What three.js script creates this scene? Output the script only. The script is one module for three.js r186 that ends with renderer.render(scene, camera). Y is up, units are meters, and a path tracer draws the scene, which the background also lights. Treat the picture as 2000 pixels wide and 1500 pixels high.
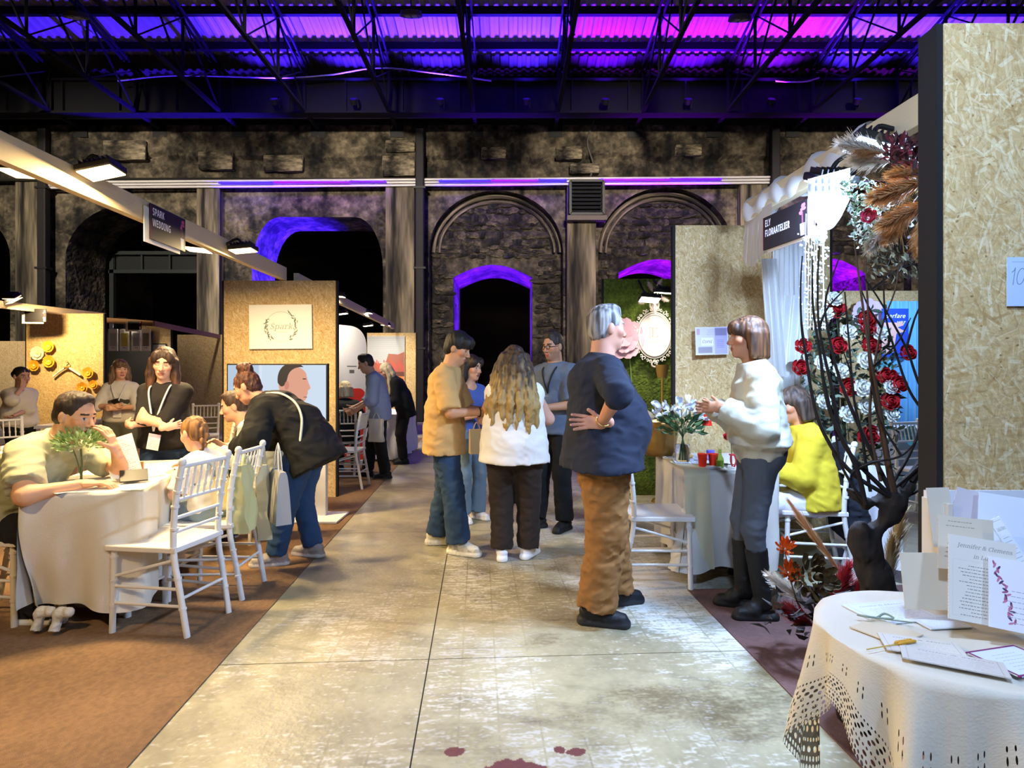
import * as THREE from 'three';
import { RoundedBoxGeometry } from 'three/addons/geometries/RoundedBoxGeometry.js';
import { mergeGeometries, mergeVertices } from 'three/addons/utils/BufferGeometryUtils.js';
import { RectAreaLightUniformsLib } from 'three/addons/lights/RectAreaLightUniformsLib.js';
import { ImprovedNoise } from 'three/addons/math/ImprovedNoise.js';

// ---------- camera, renderer, exposure ----------
const scene = new THREE.Scene();
scene.background = new THREE.Color(0x000000);
const EYE = 1.38, FOCAL = 1150;                                    // metres above the floor, focal length in pixels of the 2000 x 1500 frame
const camera = new THREE.PerspectiveCamera(2 * Math.atan(750 / FOCAL) * 180 / Math.PI, 4 / 3, 0.05, 120);
camera.position.set(0, EYE, 0);
camera.setViewOffset(2000, 1500, 0, 16, 2000, 1500);
const renderer = new THREE.WebGLRenderer({ antialias: true });
renderer.toneMapping = THREE.LinearToneMapping;
renderer.toneMappingExposure = 1.25;
renderer.shadowMap.enabled = true;
RectAreaLightUniformsLib.init();
const ROOFPOWER = 230, TUBEGLOW = 1.6, TUBEPOWER = 40, DOORPOWER = 1300;
const P_HALL = 480, P_LEFT = 20, P_RIGHT = 20, TVGLOW = 0.75;
const WARM = 0xffdca0, COOL = 0xb4d2ff, NEUTRAL = 0xfff0d6;

// large washes of the hall: stage lights on the roof girder that colour the roof sheets
function spot(color, power, from, to, angle, penumbra = 0.6, radius = 3) {
  const l = new THREE.SpotLight(color, power, 0, angle, penumbra, 2);
  l.position.set(...from); l.target.position.set(...to); l.castShadow = true; l.shadow.radius = radius;
  l.shadow.mapSize.set(1024, 1024);
  scene.add(l, l.target); return l;
}

// ---------- helpers ----------
const V = (x, y, z) => new THREE.Vector3(x, y, z);
const at = (px, py, d) => V((px - 1000) * d / FOCAL, EYE - (py - 734) * d / FOCAL, -d);   // a point of the place at distance d
let seed = 12345;
function rnd() { seed = (seed * 1664525 + 1013904223) >>> 0; return seed / 4294967296; }
const rr = (a, b) => a + (b - a) * rnd();
function reseed(n) { seed = n >>> 0; }
const names = {};
function numbered(n) { const k = names[n] = (names[n] ?? -1) + 1; return k ? n + '_' + String(k).padStart(3, '0') : n; }
function shade(o) { o.traverse(c => { if (c.isMesh) { c.castShadow = c.receiveShadow = true; } }); return o; }
function tag(o, label, category, group, kind) {
  if (label) o.userData.label = label; if (category) o.userData.category = category;
  if (group) o.userData.group = group; if (kind) o.userData.kind = kind; return o;
}
function part(name, geo, mat, parent) {                            // one mesh of a thing
  const g = Array.isArray(geo) ? join(geo) : geo;
  const m = new THREE.Mesh(g, mat); m.castShadow = m.receiveShadow = true;
  m.name = parent && parent !== scene ? name : numbered(name);
  (parent || scene).add(m); return m;
}
function thing(name, label, category, pos = [0, 0, 0], turn = 0, group) {
  const o = new THREE.Group(); o.name = numbered(name); o.position.set(...pos); o.rotation.y = turn; scene.add(o);
  return tag(o, label, category, group);
}
function structure(name, geo, mat) { const m = part(name, geo, mat, scene); m.userData.kind = 'structure'; return m; }
function join(list) {
  const l = list.map(g => {
    g = g.index ? g.toNonIndexed() : g.clone();
    for (const k of Object.keys(g.attributes)) if (!['position', 'normal', 'uv', 'color'].includes(k)) g.deleteAttribute(k);
    if (!g.attributes.uv) g.setAttribute('uv', new THREE.BufferAttribute(new Float32Array(g.attributes.position.count * 2), 2));
    return g;
  });
  const hasC = l.some(g => g.attributes.color);
  if (hasC) for (const g of l) if (!g.attributes.color) g.setAttribute('color', new THREE.BufferAttribute(new Float32Array(g.attributes.position.count * 3).fill(1), 3));
  return l.length > 1 ? mergeGeometries(l) : l[0];
}
function box(w, h, d, x = 0, y = 0, z = 0, r = 0) {
  const g = r ? new RoundedBoxGeometry(w, h, d, 2, Math.min(r, w / 2.01, h / 2.01, d / 2.01)) : new THREE.BoxGeometry(w, h, d);
  return g.translate(x, y, z);
}
function cyl(r0, r1, h, x = 0, y = 0, z = 0, n = 16) { return new THREE.CylinderGeometry(r1, r0, h, n).translate(x, y + h / 2, z); }   // r0 at the bottom, stands on y
function bar(a, b, r, n = 8, r2 = r) {                             // round bar between two points
  const d = b.clone().sub(a), L = d.length(), g = new THREE.CylinderGeometry(r2, r, L, n);
  g.translate(0, L / 2, 0).applyQuaternion(new THREE.Quaternion().setFromUnitVectors(V(0, 1, 0), d.normalize())).translate(a.x, a.y, a.z); return g;
}
function beam(a, b, w, h) {                                        // square bar between two points, h across the vertical
  const d = b.clone().sub(a), L = d.length(), g = new THREE.BoxGeometry(w, h, L);
  const m = new THREE.Matrix4().lookAt(b, a, V(0, 1, 0)); g.applyMatrix4(m); const c = a.clone().add(b).multiplyScalar(0.5); return g.translate(c.x, c.y, c.z);
}
function tube(pts, r, n = 6, seg, closed = false) {
  const c = new THREE.CatmullRomCurve3(pts, closed, 'centripetal'); return new THREE.TubeGeometry(c, seg || pts.length * 4, r, n, closed);
}
function taper(pts, r0, r1, n = 6, seg) {                          // tube that thins out
  const g = tube(pts, 1, n, seg), p = g.attributes.position, s = (seg || pts.length * 4), c = new THREE.CatmullRomCurve3(pts, false, 'centripetal');
  for (let i = 0; i <= s; i++) { const q = c.getPointAt(i / s), r = r0 + (r1 - r0) * i / s;
    for (let j = 0; j <= n; j++) { const k = i * (n + 1) + j; p.setXYZ(k, q.x + (p.getX(k) - q.x) * r, q.y + (p.getY(k) - q.y) * r, q.z + (p.getZ(k) - q.z) * r); } }
  return g;
}
function lathe(pts, n = 24) { return new THREE.LatheGeometry(pts.map(p => new THREE.Vector2(p[0], p[1])), n); }
const P3 = new ImprovedNoise();
const noise = (x, y, z) => P3.noise(x, y, z);
function fbm(x, y, z, o = 4) { let s = 0, a = 0.5; for (let i = 0; i < o; i++) { s += a * P3.noise(x, y, z); x *= 2.03; y *= 2.03; z *= 2.03; a *= 0.5; } return s; }
function srgb(hex) { return new THREE.Color(hex); }
function mat(color, roughness = 0.8, more = {}) { return new THREE.MeshStandardMaterial({ color, roughness, metalness: 0, ...more }); }
function canvasTex(w, h, draw, data = false) {
  const c = document.createElement('canvas'); c.width = w; c.height = h; const x = c.getContext('2d'); draw(x, w, h);
  const t = new THREE.CanvasTexture(c); if (!data) t.colorSpace = THREE.SRGBColorSpace; t.wrapS = t.wrapT = THREE.RepeatWrapping; t.anisotropy = 8; return t;
}
function dataTex(w, h, fn, data = false) {                         // fn(u, v) gives [r, g, b] 0-255
  const a = new Uint8Array(w * h * 4);
  for (let j = 0; j < h; j++) for (let i = 0; i < w; i++) { const c = fn(i / w, j / h, i, j), k = (j * w + i) * 4; a[k] = Math.max(0, Math.min(255, c[0])); a[k + 1] = Math.max(0, Math.min(255, c[1])); a[k + 2] = Math.max(0, Math.min(255, c[2])); a[k + 3] = 255; }
  const t = new THREE.DataTexture(a, w, h); t.magFilter = THREE.LinearFilter; t.minFilter = THREE.LinearMipmapLinearFilter; t.generateMipmaps = true; t.wrapS = t.wrapT = THREE.RepeatWrapping; if (!data) t.colorSpace = THREE.SRGBColorSpace; t.needsUpdate = true; return t;
}
// tiling noise: period p cells across
function hash2(i, j, s) { let n = (i * 374761393 + j * 668265263 + s * 974634777) | 0; n = Math.imul(n ^ (n >>> 13), 1274126177); return ((n ^ (n >>> 16)) >>> 0) / 4294967296; }
function tile(u, v, p, s = 0, q = p) {
  const x = u * p, y = v * q, i = Math.floor(x), j = Math.floor(y); let fx = x - i, fy = y - j; fx = fx * fx * (3 - 2 * fx); fy = fy * fy * (3 - 2 * fy);
  const a = hash2(((i % p) + p) % p, ((j % q) + q) % q, s), b = hash2((((i + 1) % p) + p) % p, ((j % q) + q) % q, s), c = hash2(((i % p) + p) % p, (((j + 1) % q) + q) % q, s), d = hash2((((i + 1) % p) + p) % p, (((j + 1) % q) + q) % q, s);
  return a + (b - a) * fx + (c - a) * fy + (a - b - c + d) * fx * fy;
}
function tfbm(u, v, p, s = 0, o = 5, q = p) { let t = 0, a = 0.5, n = 0; for (let i = 0; i < o; i++) { t += a * tile(u, v, p << i, s + i, q << i); n += a; a *= 0.5; } return t / n; }
const sm = (a, b, x) => { x = Math.max(0, Math.min(1, (x - a) / (b - a))); return x * x * (3 - 2 * x); };
// ---------- the hall ----------
const WD = 18;                                                     // distance of the stone wall
const wx = px => (px - 1000) * WD / FOCAL, wy = py => EYE + (734 - py) * WD / FOCAL;
const plasterMap = dataTex(1024, 1024, (u, v) => {
  const a = tfbm(u, v, 5, 1, 6), b = tfbm(u, v, 20, 9, 4), st = tfbm(u, v, 24, 21, 4, 3), k = sm(0.52, 0.62, tfbm(u, v, 7, 40, 5));
  let t = 0.30 + 0.55 * a + 0.6 * (b - 0.5) + 0.5 * (tfbm(u, v, 60, 77, 3) - 0.5) - 0.7 * Math.max(0, st - 0.52); t -= 0.2 * k;
  return [t * 196, t * 188, t * 170];
});
const plasterBump = dataTex(1024, 1024, (u, v) => { const t = 255 * (0.35 * tfbm(u, v, 6, 3, 6) + 0.4 * sm(0.5, 0.56, tfbm(u, v, 7, 40, 5)) + 0.3 * tfbm(u, v, 60, 5, 3)); return [t, t, t]; }, true);
for (const t of [plasterMap, plasterBump]) t.repeat.set(1 / 6, 1 / 6);
const plaster = mat(0xc4bba8, 0.95, { map: plasterMap, bumpMap: plasterBump, bumpScale: 0.12 });
const plasterPale = mat(0xece2cc, 0.95, { map: plasterMap, bumpMap: plasterBump, bumpScale: 0.1 });
const blackMetal = mat(0x0a0a0b, 0.6), roofBlack = mat(0x010101, 0.95), darkMetal = mat(0x15171a, 0.5, { metalness: 0.3 });
const stoneMats = [0x9a9286, 0xaaa294, 0x8a8278, 0x7c756b, 0xb4aa9a].map(c => mat(c, 0.95, { map: plasterMap, bumpMap: plasterBump, bumpScale: 0.1 }));

// floor: concrete slabs of about 2.3 m with saw-cut joints, turned a little against the wall
const TH = 0.0573, ct = Math.cos(TH), st_ = Math.sin(TH);
const aisle = (u, d, y = 0) => V(u * ct - d * st_, y, -(d * ct + u * st_));        // u across, d along the gangway
const FU0 = -2.2, FV0 = 1.2, FUW = 4.4, FVL = 12;                                   // patch of floor that carries its own worn pattern
const stains = [[-0.09, 2.168, 0.035, 0.03], [0.30, 2.158, 0.022, 0.022], [0.355, 2.14, 0.038, 0.024], [0.12, 2.05, 0.1, 0.06], [0.2, 2.03, 0.06, 0.03]];
const floorMap = dataTex(1024, 2048, (u, v) => {
  const X = FU0 + u * FUW, D = FV0 + v * FVL;
  const n1 = fbm(X * 1.1, D * 1.1, 3.3, 5), n2 = fbm(X * 7, D * 7, 8.1, 4), n3 = noise(X * 40, D * 40, 1.5);
  let r = 158 + n1 * 60 + n2 * 26 + n3 * 8, g = 152 + n1 * 58 + n2 * 25 + n3 * 8, b = 124 + n1 * 46 + n2 * 22 + n3 * 8;
  // whitish remains of old adhesive: thin broken strokes in patches, most of them near and to the right
  const lay = fbm(X * 1.5 + 4, D * 1.1 + 1, 0.4, 3), fl = fbm(X * 16, D * 44, 5.7, 4) + 0.45 * noise(X * 55, D * 90, 2) + 0.3 * noise(X * 8, D * 60, 4), gx = Math.abs(((X * 6.2) % 1 + 1) % 1 - 0.5), gd = Math.abs(((D * 6.2) % 1 + 1) % 1 - 0.5);
  const amount = lay * 0.95 - 0.1 + 0.2 * Math.min(1.2, Math.max(-1, X)) - 0.05 * Math.max(0, D - 3.0) - (gx < 0.025 || gd < 0.03 ? 0.14 : 0);
  const w = sm(0.0, 0.34, fl * 0.75 + amount) * 0.72 + 0.25 * sm(-0.1, 0.35, amount);
  r += w * (214 - r); g += w * (214 - g); b += w * (208 - b);
  const dk = sm(0.06, 0.4, fbm(X * 1.3 + 9, D * 1.6, 7.7, 4) + 0.25 * fl) * (1 - 0.5 * w) * sm(-1, 0.8, X); r -= dk * 60; g -= dk * 64; b -= dk * 62;
  const sc = sm(0.42, 0.5, Math.abs(noise(X * 3 + D * 9, D * 2 - X, 4.2))); r -= sc * 12; g -= sc * 12; b -= sc * 10;
  for (const s of stains) { const e = ((X - s[0]) / s[2]) ** 2 + ((D - s[1]) / s[3]) ** 2 + n2 * 0.9 + n3 * 0.5; if (e < 1) { r = 104; g = 62; b = 58; } }
  return [r, g, b];
});
const floorBump = dataTex(1024, 1024, (u, v) => { const t = 255 * (0.6 * tfbm(u, v, 8, 61, 6) + 0.4 * tfbm(u, v, 90, 65, 3)); return [t, t, t]; }, true);
floorBump.repeat.set(3, 8);
const concrete = mat(0xffffff, 0.42, { map: floorMap, bumpMap: floorBump, bumpScale: 0.004 });
const floor = new THREE.Group(); floor.name = 'floor'; floor.userData.kind = 'structure'; scene.add(floor);
{ // bed under the slabs
  part('slab_bed', box(46, 0.3, 34, 0, -0.156, -4), mat(0x5c5444, 0.95), floor);
  const us = [-0.4 + 0.16], S = 2.36; for (let i = 1; i < 10; i++) { us.push(us[0] + i * S); us.unshift(us[0] - S); }
  const U = []; for (let i = -9; i <= 9; i++) U.push(-0.24 + i * S);
  const D0 = 2.885; const D = []; for (let i = -6; i <= 7; i++) D.push(D0 + i * S);
  for (let i = 0; i < U.length - 1; i++) for (let j = 0; j < D.length - 1; j++) {
    const g = new THREE.BoxGeometry(S - 0.006, 0.16, S - 0.006); const cu = (U[i] + U[i + 1]) / 2, cd = (D[j] + D[j + 1]) / 2;
    if (Math.abs(cu) > 21 || cd > 18.8) continue;
    const p = g.attributes.position, uv = g.attributes.uv;
    for (let k = 0; k < p.count; k++) uv.setXY(k, (cu + p.getX(k) - FU0) / FUW, (cd - p.getZ(k) - FV0) / FVL);
    const m = part('concrete_slab', g, concrete, floor); const c = aisle(cu, cd); m.position.set(c.x, -0.08, c.z); m.rotation.y = TH;
  }
}
// stand carpets on both sides of the gangway
const carpetBump = dataTex(256, 256, (u, v) => { const t = 255 * tfbm(u, v, 64, 5, 2); return [t, t, t]; }, true); carpetBump.repeat.set(8, 8);
const carpetMap = dataTex(512, 512, (u, v) => { const t = 0.8 + 0.25 * tfbm(u, v, 6, 2, 4) + 0.2 * (tfbm(u, v, 128, 7, 2) - 0.5); return [t * 142, t * 110, t * 78]; }); carpetMap.repeat.set(0.5, 0.5);
const carpetMapR = dataTex(512, 512, (u, v) => { const t = 0.8 + 0.25 * tfbm(u, v, 6, 12, 4) + 0.2 * (tfbm(u, v, 128, 17, 2) - 0.5); return [t * 112, t * 80, t * 76]; }); carpetMapR.repeat.set(0.5, 0.5);
function carpet(name, label, u0, u1, d0, d1, m) {
  const s = new THREE.Shape(); for (const [i, [u, d]] of [[u0, d0], [u1, d0], [u1, d1], [u0, d1]].entries()) { const p = aisle(u, d); s[i ? 'lineTo' : 'moveTo'](p.x, -p.z); }
  const g = new THREE.ExtrudeGeometry(s, { depth: 0.006, bevelEnabled: false }).rotateX(-Math.PI / 2);
  tag(part(name, g, m), label, 'carpet');
}
carpet('stand_carpet', 'brown stand carpet left of the concrete gangway, under the white clothed table', -9.5, -1.232, -3, 13.2, mat(0xffffff, 1, { map: carpetMap, bumpMap: carpetBump, bumpScale: 0.003 }));
carpet('stand_carpet', 'reddish brown stand carpet right of the concrete gangway, under the flower stand', 1.345, 9.5, -3, 3.72, mat(0xffffff, 0.75, { map: carpetMapR, bumpMap: carpetBump, bumpScale: 0.003 }));

// back wall: arches cut through one thick wall, blind arches filled with rubble stone
function archPath(p, x0, x1, top, spring, base) {                  // round head from spring to top
  p.moveTo(x0, base); p.lineTo(x1, base); p.lineTo(x1, spring);
  const n = 20, cx = (x0 + x1) / 2, rx = (x1 - x0) / 2, ry = top - spring;
  for (let i = 1; i <= n; i++) { const a = Math.PI * i / n; p.lineTo(cx + rx * Math.cos(a), spring + ry * Math.sin(a)); }
  p.lineTo(x0, base); return p;
}
function flatPath(p, x0, x1, top, base, r) {                       // flat head with wide rounded corners
  p.moveTo(x0, base); p.lineTo(x1, base); p.lineTo(x1, top - r * 1.9);
  for (let i = 1; i <= 8; i++) { const a = Math.PI / 2 * i / 8; p.lineTo(x1 - r + r * Math.cos(a), top - r * 1.9 + r * 1.9 * Math.sin(a)); }
  for (let i = 0; i <= 8; i++) { const a = Math.PI / 2 + Math.PI / 2 * i / 8; p.lineTo(x0 + r + r * Math.cos(a), top - r * 1.9 + r * 1.9 * Math.sin(a)); }
  p.lineTo(x0, base); return p;
}
const BASE = 0;
const blind = [[838, 1100, 372, 490], [1168, 1432, 366, 490], [1516, 1780, 366, 490]];
const doors = [[883, 1040, 513, 538], [1212, 1372, 502, 528], [1556, 1706, 500, 532]];
{
  const s = new THREE.Shape(); const L = 22; s.moveTo(-L, 0); s.lineTo(L, 0); s.lineTo(L, wy(358)); s.lineTo(-L, wy(358)); s.lineTo(-L, 0);
  s.holes.push(archPath(new THREE.Path(), wx(128), wx(388), wy(398), wy(505), BASE + 0.01));
  s.holes.push(flatPath(new THREE.Path(), wx(492), wx(748), wy(424), BASE + 0.01, 0.85));
  s.holes.push(archPath(new THREE.Path(), wx(-250), wx(20), wy(398), wy(505), BASE + 0.01));
  for (const [a, b, t, sp] of blind) s.holes.push(archPath(new THREE.Path(), wx(a), wx(b), wy(t), wy(sp), BASE + 0.01));
  const g = new THREE.ExtrudeGeometry(s, { depth: 1.75, bevelEnabled: false }); g.translate(0, 0, -WD - 1.75);
  structure('wall_back', g, plaster);
  // upper wall: projecting parapet with beam pockets, made of separate rough blocks
  const up = new THREE.Group(); up.name = 'wall_back_parapet'; up.userData.kind = 'structure'; scene.add(up);
  const y0 = wy(352), y1 = wy(250); part('parapet_core', box(44, y1 - y0 + 1.3, 1.2, 0, (y0 + y1) / 2 + 0.65, -WD - 0.66), plaster, up);
  { // rough render: the lower half stands back along a broken edge
    const g = new THREE.PlaneGeometry(34, y1 - y0, 680, 34), p = g.attributes.position, uv = g.attributes.uv;
    for (let i = 0; i < p.count; i++) { const x = p.getX(i), y = p.getY(i) / (y1 - y0) + 0.5, e = 0.4 + 0.16 * noise(x * 0.5, 3, 1) + 0.1 * noise(x * 2.2, 5, 1) + 0.04 * noise(x * 7, 1, 1); const blk = noise(Math.floor(x * 0.55 + 0.2 * Math.floor(y * 2)) * 3.7, 2.2, 1) * 0.06;
      p.setZ(i, 0.1 + (y > e ? 0.1 : 0) + (y > e - 0.05 && y < e ? -0.05 : 0) + blk + 0.07 * fbm(x * 1.6, y * 2.4, 4, 4)); uv.setXY(i, x, p.getY(i)); }
    g.computeVertexNormals(); part('rough_render', g.translate(0, (y0 + y1) / 2, -WD), plaster, up);
    reseed(7); for (const [px, py, w, h] of [[782, 330, 1.0, 0.62], [785, 292, 0.9, 0.36], [430, 320, 1.05, 0.55], [965, 305, 0.75, 0.36], [1110, 305, 0.8, 0.4], [1140, 335, 0.9, 0.3], [1340, 300, 0.8, 0.34], [560, 325, 1.2, 0.5], [255, 300, 1.3, 0.6]]) part('rough_block', box(w, h, 0.3, wx(px), wy(py), -WD + 0.16, 0.05), plasterPale, up); }
  for (let i = -6; i <= 6; i++) part('beam_pocket', box(0.42, 0.46, 0.22, -1.08 + 2.39 * i, y1 - 0.14, -WD + 0.12), blackMetal, up);
  // ledge
  structure('trim_1', box(44, 0.1, 0.34, 0, wy(356), -WD + 0.1), plaster);
}
// rubble filling of the blind arches: stones one by one, joints recessed
blind.forEach(([a, b, t, sp], bi) => {
  const [dx0, dx1, dt, ds] = doors[bi];
  const s = archPath(new THREE.Shape(), wx(a) - 0.02, wx(b) + 0.02, wy(t) + 0.02, wy(sp), 0);
  const hole = new THREE.Path(); hole.moveTo(wx(dx0), 0.01); hole.lineTo(wx(dx1), 0.01); hole.lineTo(wx(dx1), wy(ds));
  for (let i = 1; i <= 12; i++) { const q = i / 12, xx = wx(dx1) + (wx(dx0) - wx(dx1)) * q; hole.lineTo(xx, wy(ds) + (wy(dt) - wy(ds)) * Math.sin(Math.PI * q)); }
  hole.lineTo(wx(dx0), 0.01); s.holes.push(hole);
  const g = new THREE.ExtrudeGeometry(s, { depth: 2.5, bevelEnabled: false }).translate(0, 0, -WD - 2.85);
  const w = structure('wall_arch_filling', g, mat(0x9c9488, 0.95, { map: plasterMap, bumpMap: plasterBump, bumpScale: 0.12 })); w.name = 'wall_arch_filling' + (bi ? '_00' + bi : '');
  reseed(31 + bi); const stoneG = [];
  for (let k = 0; k < 6; k++) { const sg = new THREE.IcosahedronGeometry(0.5, 1), p = sg.attributes.position;
    for (let i = 0; i < p.count; i++) { const v = V().fromBufferAttribute(p, i); const m = Math.max(Math.abs(v.x), Math.abs(v.y), Math.abs(v.z)); v.multiplyScalar(0.5 * 0.62 / m + 0.42).multiplyScalar(1 + 0.14 * noise(v.x * 3 + k * 7, v.y * 3, v.z * 3)); p.setXYZ(i, v.x, v.y, v.z); }
    const mv = mergeVertices((sg.deleteAttribute('normal'), sg.deleteAttribute('uv'), sg)); mv.computeVertexNormals(); const su = []; for (let i = 0; i < mv.attributes.position.count; i++) su.push(mv.attributes.position.getX(i) * 0.7 + k * 1.3, mv.attributes.position.getY(i) * 0.5 + k * 0.7); mv.setAttribute('uv', new THREE.Float32BufferAttribute(su, 2)); stoneG.push(mv); }
  const inArch = (x, y) => { const cx = (wx(a) + wx(b)) / 2, rx = (wx(b) - wx(a)) / 2 - 0.34, ry = wy(t) - wy(sp) - 0.34; if (y < wy(sp)) return Math.abs(x - cx) < rx + 0.2; return ((x - cx) / rx) ** 2 + ((y - wy(sp)) / ry) ** 2 < 1; };
  const inDoor = (x, y) => x > wx(dx0) - 0.16 && x < wx(dx1) + 0.16 && y < wy(dt) + 0.2;
  let y = bi ? wy(bi == 2 ? 600 : 560) : 2.6, n = 0;
  while (y < wy(t)) { const h = rr(0.12, 0.27); let x = wx(a) + rr(0, 0.2);
    while (x < wx(b)) { const wd = rr(0.18, 0.56);
      if (n < 300 && inArch(x + wd / 2, y) && !inDoor(x + wd / 2, y)) { n++; const m = part('stone', stoneG[Math.floor(rnd() * 6)], stoneMats[Math.floor(rnd() * 5)], w);
        m.position.set(x + wd / 2, y + rr(-0.03, 0.03), -WD - 0.36); m.scale.set(wd * rr(0.95, 1.12), h * rr(0.8, 1.2), rr(0.08, 0.2)); m.rotation.z = rr(-0.22, 0.22); }
      x += wd; } y += h * 0.93; }
  // moulded ring of the arch
  for (const [off, r] of [[0.1, 0.07], [0.27, 0.05]]) { const pts = []; const cx = (wx(a) + wx(b)) / 2, rx = (wx(b) - wx(a)) / 2 - off, ry = wy(t) - wy(sp) - off;
    for (let i = 0; i <= 24; i++) { const q = Math.PI * i / 24; pts.push(V(cx + rx * Math.cos(q), wy(sp) + ry * Math.sin(q), -WD - 0.3)); } part('arch_moulding', tube(pts, r, 6, 40), plasterPale, w); }
});
// piers, downpipes, vent
function pier(px0, px1, m = plasterPale) { return box(wx(px1) - wx(px0), wy(360), 0.3, (wx(px0) + wx(px1)) / 2, wy(360) / 2, -WD + 0.1, 0.03); }
structure('wall_back_pier', pier(392, 436), plasterPale); structure('wall_back_pier', pier(756, 812), plasterPale); structure('wall_back_pier', pier(1106, 1162), plasterPale); structure('wall_back_pier', pier(42, 92), plasterPale); structure('wall_back_pier', pier(1440, 1494), plasterPale);
for (const [px, d, l] of [[103, 0, 'dark rusty downpipe on the far left pier of the stone wall'], [824, 0, 'dark rusty downpipe left of the middle blind arch'], [1503, 0, 'dark rusty downpipe between the right hand blind arches']]) {
  const t = thing('downpipe', l, 'pipe', [wx(px), 0, -WD + 0.35]); part('pipe', box(0.26, wy(252), 0.22, 0, wy(252) / 2, 0, 0.04), mat(0x120d0b, 0.7), t);
  for (const y of [2.2, 4.6, 7.0]) part('pipe_clamp', box(0.36, 0.06, 0.26, 0, y, 0), blackMetal, t);
}
{ const t = thing('louvre_vent', 'dark louvred vent high on the pier between two blind arches', 'vent', [wx(1143), wy(425), -WD + 0.3]); const w = wx(1175) - wx(1112), h = wy(362) - wy(425);
  part('vent_back', box(w, h, 0.04, 0, h / 2, 0), blackMetal, t);
  part('vent_frame', [box(0.07, h, 0.18, -w / 2, h / 2, 0.06), box(0.07, h, 0.18, w / 2, h / 2, 0.06), box(w, 0.07, 0.18, 0, 0, 0.06), box(w, 0.07, 0.18, 0, h, 0.06)], darkMetal, t);
  for (let i = 0; i < 8; i++) { const s = part('louvre', box(w - 0.1, 0.02, 0.12), mat(0x24262a, 0.5), t); s.position.set(0, 0.08 + i * (h - 0.1) / 7.6, 0.08); s.rotation.x = 0.6; }
  part('vent_sill', box(w + 0.2, 0.14, 0.28, 0, -0.12, 0.02), mat(0x6e675e, 0.9), t); }
// dark rooms behind the openings, side walls, rear wall
const RB = WD + 18;                                                // the unlit hall behind the wall is as deep as this one
structure('wall_rear_room', box(44, 10, 0.3, 0, 5, -RB), plaster); structure('wall_rear_room_left', box(0.3, 10, 17, -22, 5, -WD - 9.6), plaster); structure('wall_rear_room_right', box(0.3, 10, 17, 22, 5, -WD - 9.6), plaster);
structure('ceiling_rear_room', box(44, 0.2, 17, 0, 9.3, -WD - 9.6), plaster); structure('floor_rear_room', box(44, 0.2, 18, 0, -0.1, -WD - 10.0), mat(0x8a8474, 0.9));
structure('wall_left', box(0.4, 16, 36, -22, 8, -4), plaster); structure('wall_right', box(0.4, 16, 36, 22, 8, -4), plaster);
structure('wall_front', box(44, 16, 0.4, 0, 8, 13), plaster);
{ // gantry of dark steel seen through the left arch
  const t = thing('steel_gantry', 'dark green steel gantry crossing inside the far left arch', 'gantry', [wx(258), 0, -WD - 2.0]); const m = mat(0x1c2422, 0.7);
  for (const py of [468, 508]) part('gantry_beam', box(4.1, 0.12, 0.14, 0, wy(py), 0), m, t);
  for (let i = 0; i < 5; i++) part('gantry_post', box(0.06, wy(468) - wy(508), 0.06, -1.9 + i * 0.95, (wy(468) + wy(508)) / 2, 0), m, t);
  part('gantry_panel', box(4, wy(470) - wy(506), 0.03, 0, (wy(468) + wy(508)) / 2, -0.08), mat(0x161c1b, 0.8), t);
  for (const x of [-1.95, 1.95]) part('gantry_leg', box(0.14, wy(468), 0.14, x, wy(468) / 2, 0), m, t); }

// ---------- roof ----------
const roofY = d => 10.0 + 0.217 * (18 - d);
function sheet(x0, x1, d0, d1, pitch, dep, drop, m, name) {
  const n = Math.round((x1 - x0) / pitch), pos = [], idx = []; const prof = [[0, 0], [0.34, 0], [0.5, -dep], [0.84, -dep]];
  for (let i = 0; i <= n; i++) for (const [f, y] of prof) { if (i == n && f) break; for (const d of [d0, d1]) pos.push(x0 + (i + f) * pitch, roofY(d) + y - drop, -d); }
  for (let i = 0; i < pos.length / 6 - 1; i++) { const k = i * 2; idx.push(k, k + 1, k + 2, k + 1, k + 3, k + 2); }
  const g = new THREE.BufferGeometry(); g.setAttribute('position', new THREE.Float32BufferAttribute(pos, 3)); g.setIndex(idx);
  const f = g.toNonIndexed(); f.computeVertexNormals(); const uv = []; for (let i = 0; i < f.attributes.position.count; i++) uv.push(f.attributes.position.getX(i), f.attributes.position.getZ(i)); f.setAttribute('uv', new THREE.Float32BufferAttribute(uv, 2));
  return structure(name, f, m);
}
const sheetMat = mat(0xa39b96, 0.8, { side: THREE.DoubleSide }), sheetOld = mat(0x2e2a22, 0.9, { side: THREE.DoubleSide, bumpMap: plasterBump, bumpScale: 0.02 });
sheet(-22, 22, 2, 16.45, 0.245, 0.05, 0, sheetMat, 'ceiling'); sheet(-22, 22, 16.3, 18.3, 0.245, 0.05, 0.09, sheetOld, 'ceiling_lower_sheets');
structure('ceiling_rear', box(44, 0.2, 15.4, 0, 12.9, 5.5), plaster);
for (const d of [6.35, 8.71, 11.07, 13.4, 14.78, 15.92, 17.15]) tag(part('roof_purlin', box(44, 0.2, 0.12, 0, roofY(d) - 0.17, -d), roofBlack), 'black steel purlin across the roof, ' + (d > 17 ? 'nearest to the stone wall' : d > 15.5 ? 'second from the stone wall' : d > 14.5 ? 'third from the stone wall' : d > 13 ? 'fourth from the stone wall' : d > 11 ? 'fifth from the stone wall' : d > 8 ? 'sixth from the stone wall' : 'seventh from the stone wall'), 'purlin', 'roof purlins');
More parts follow.
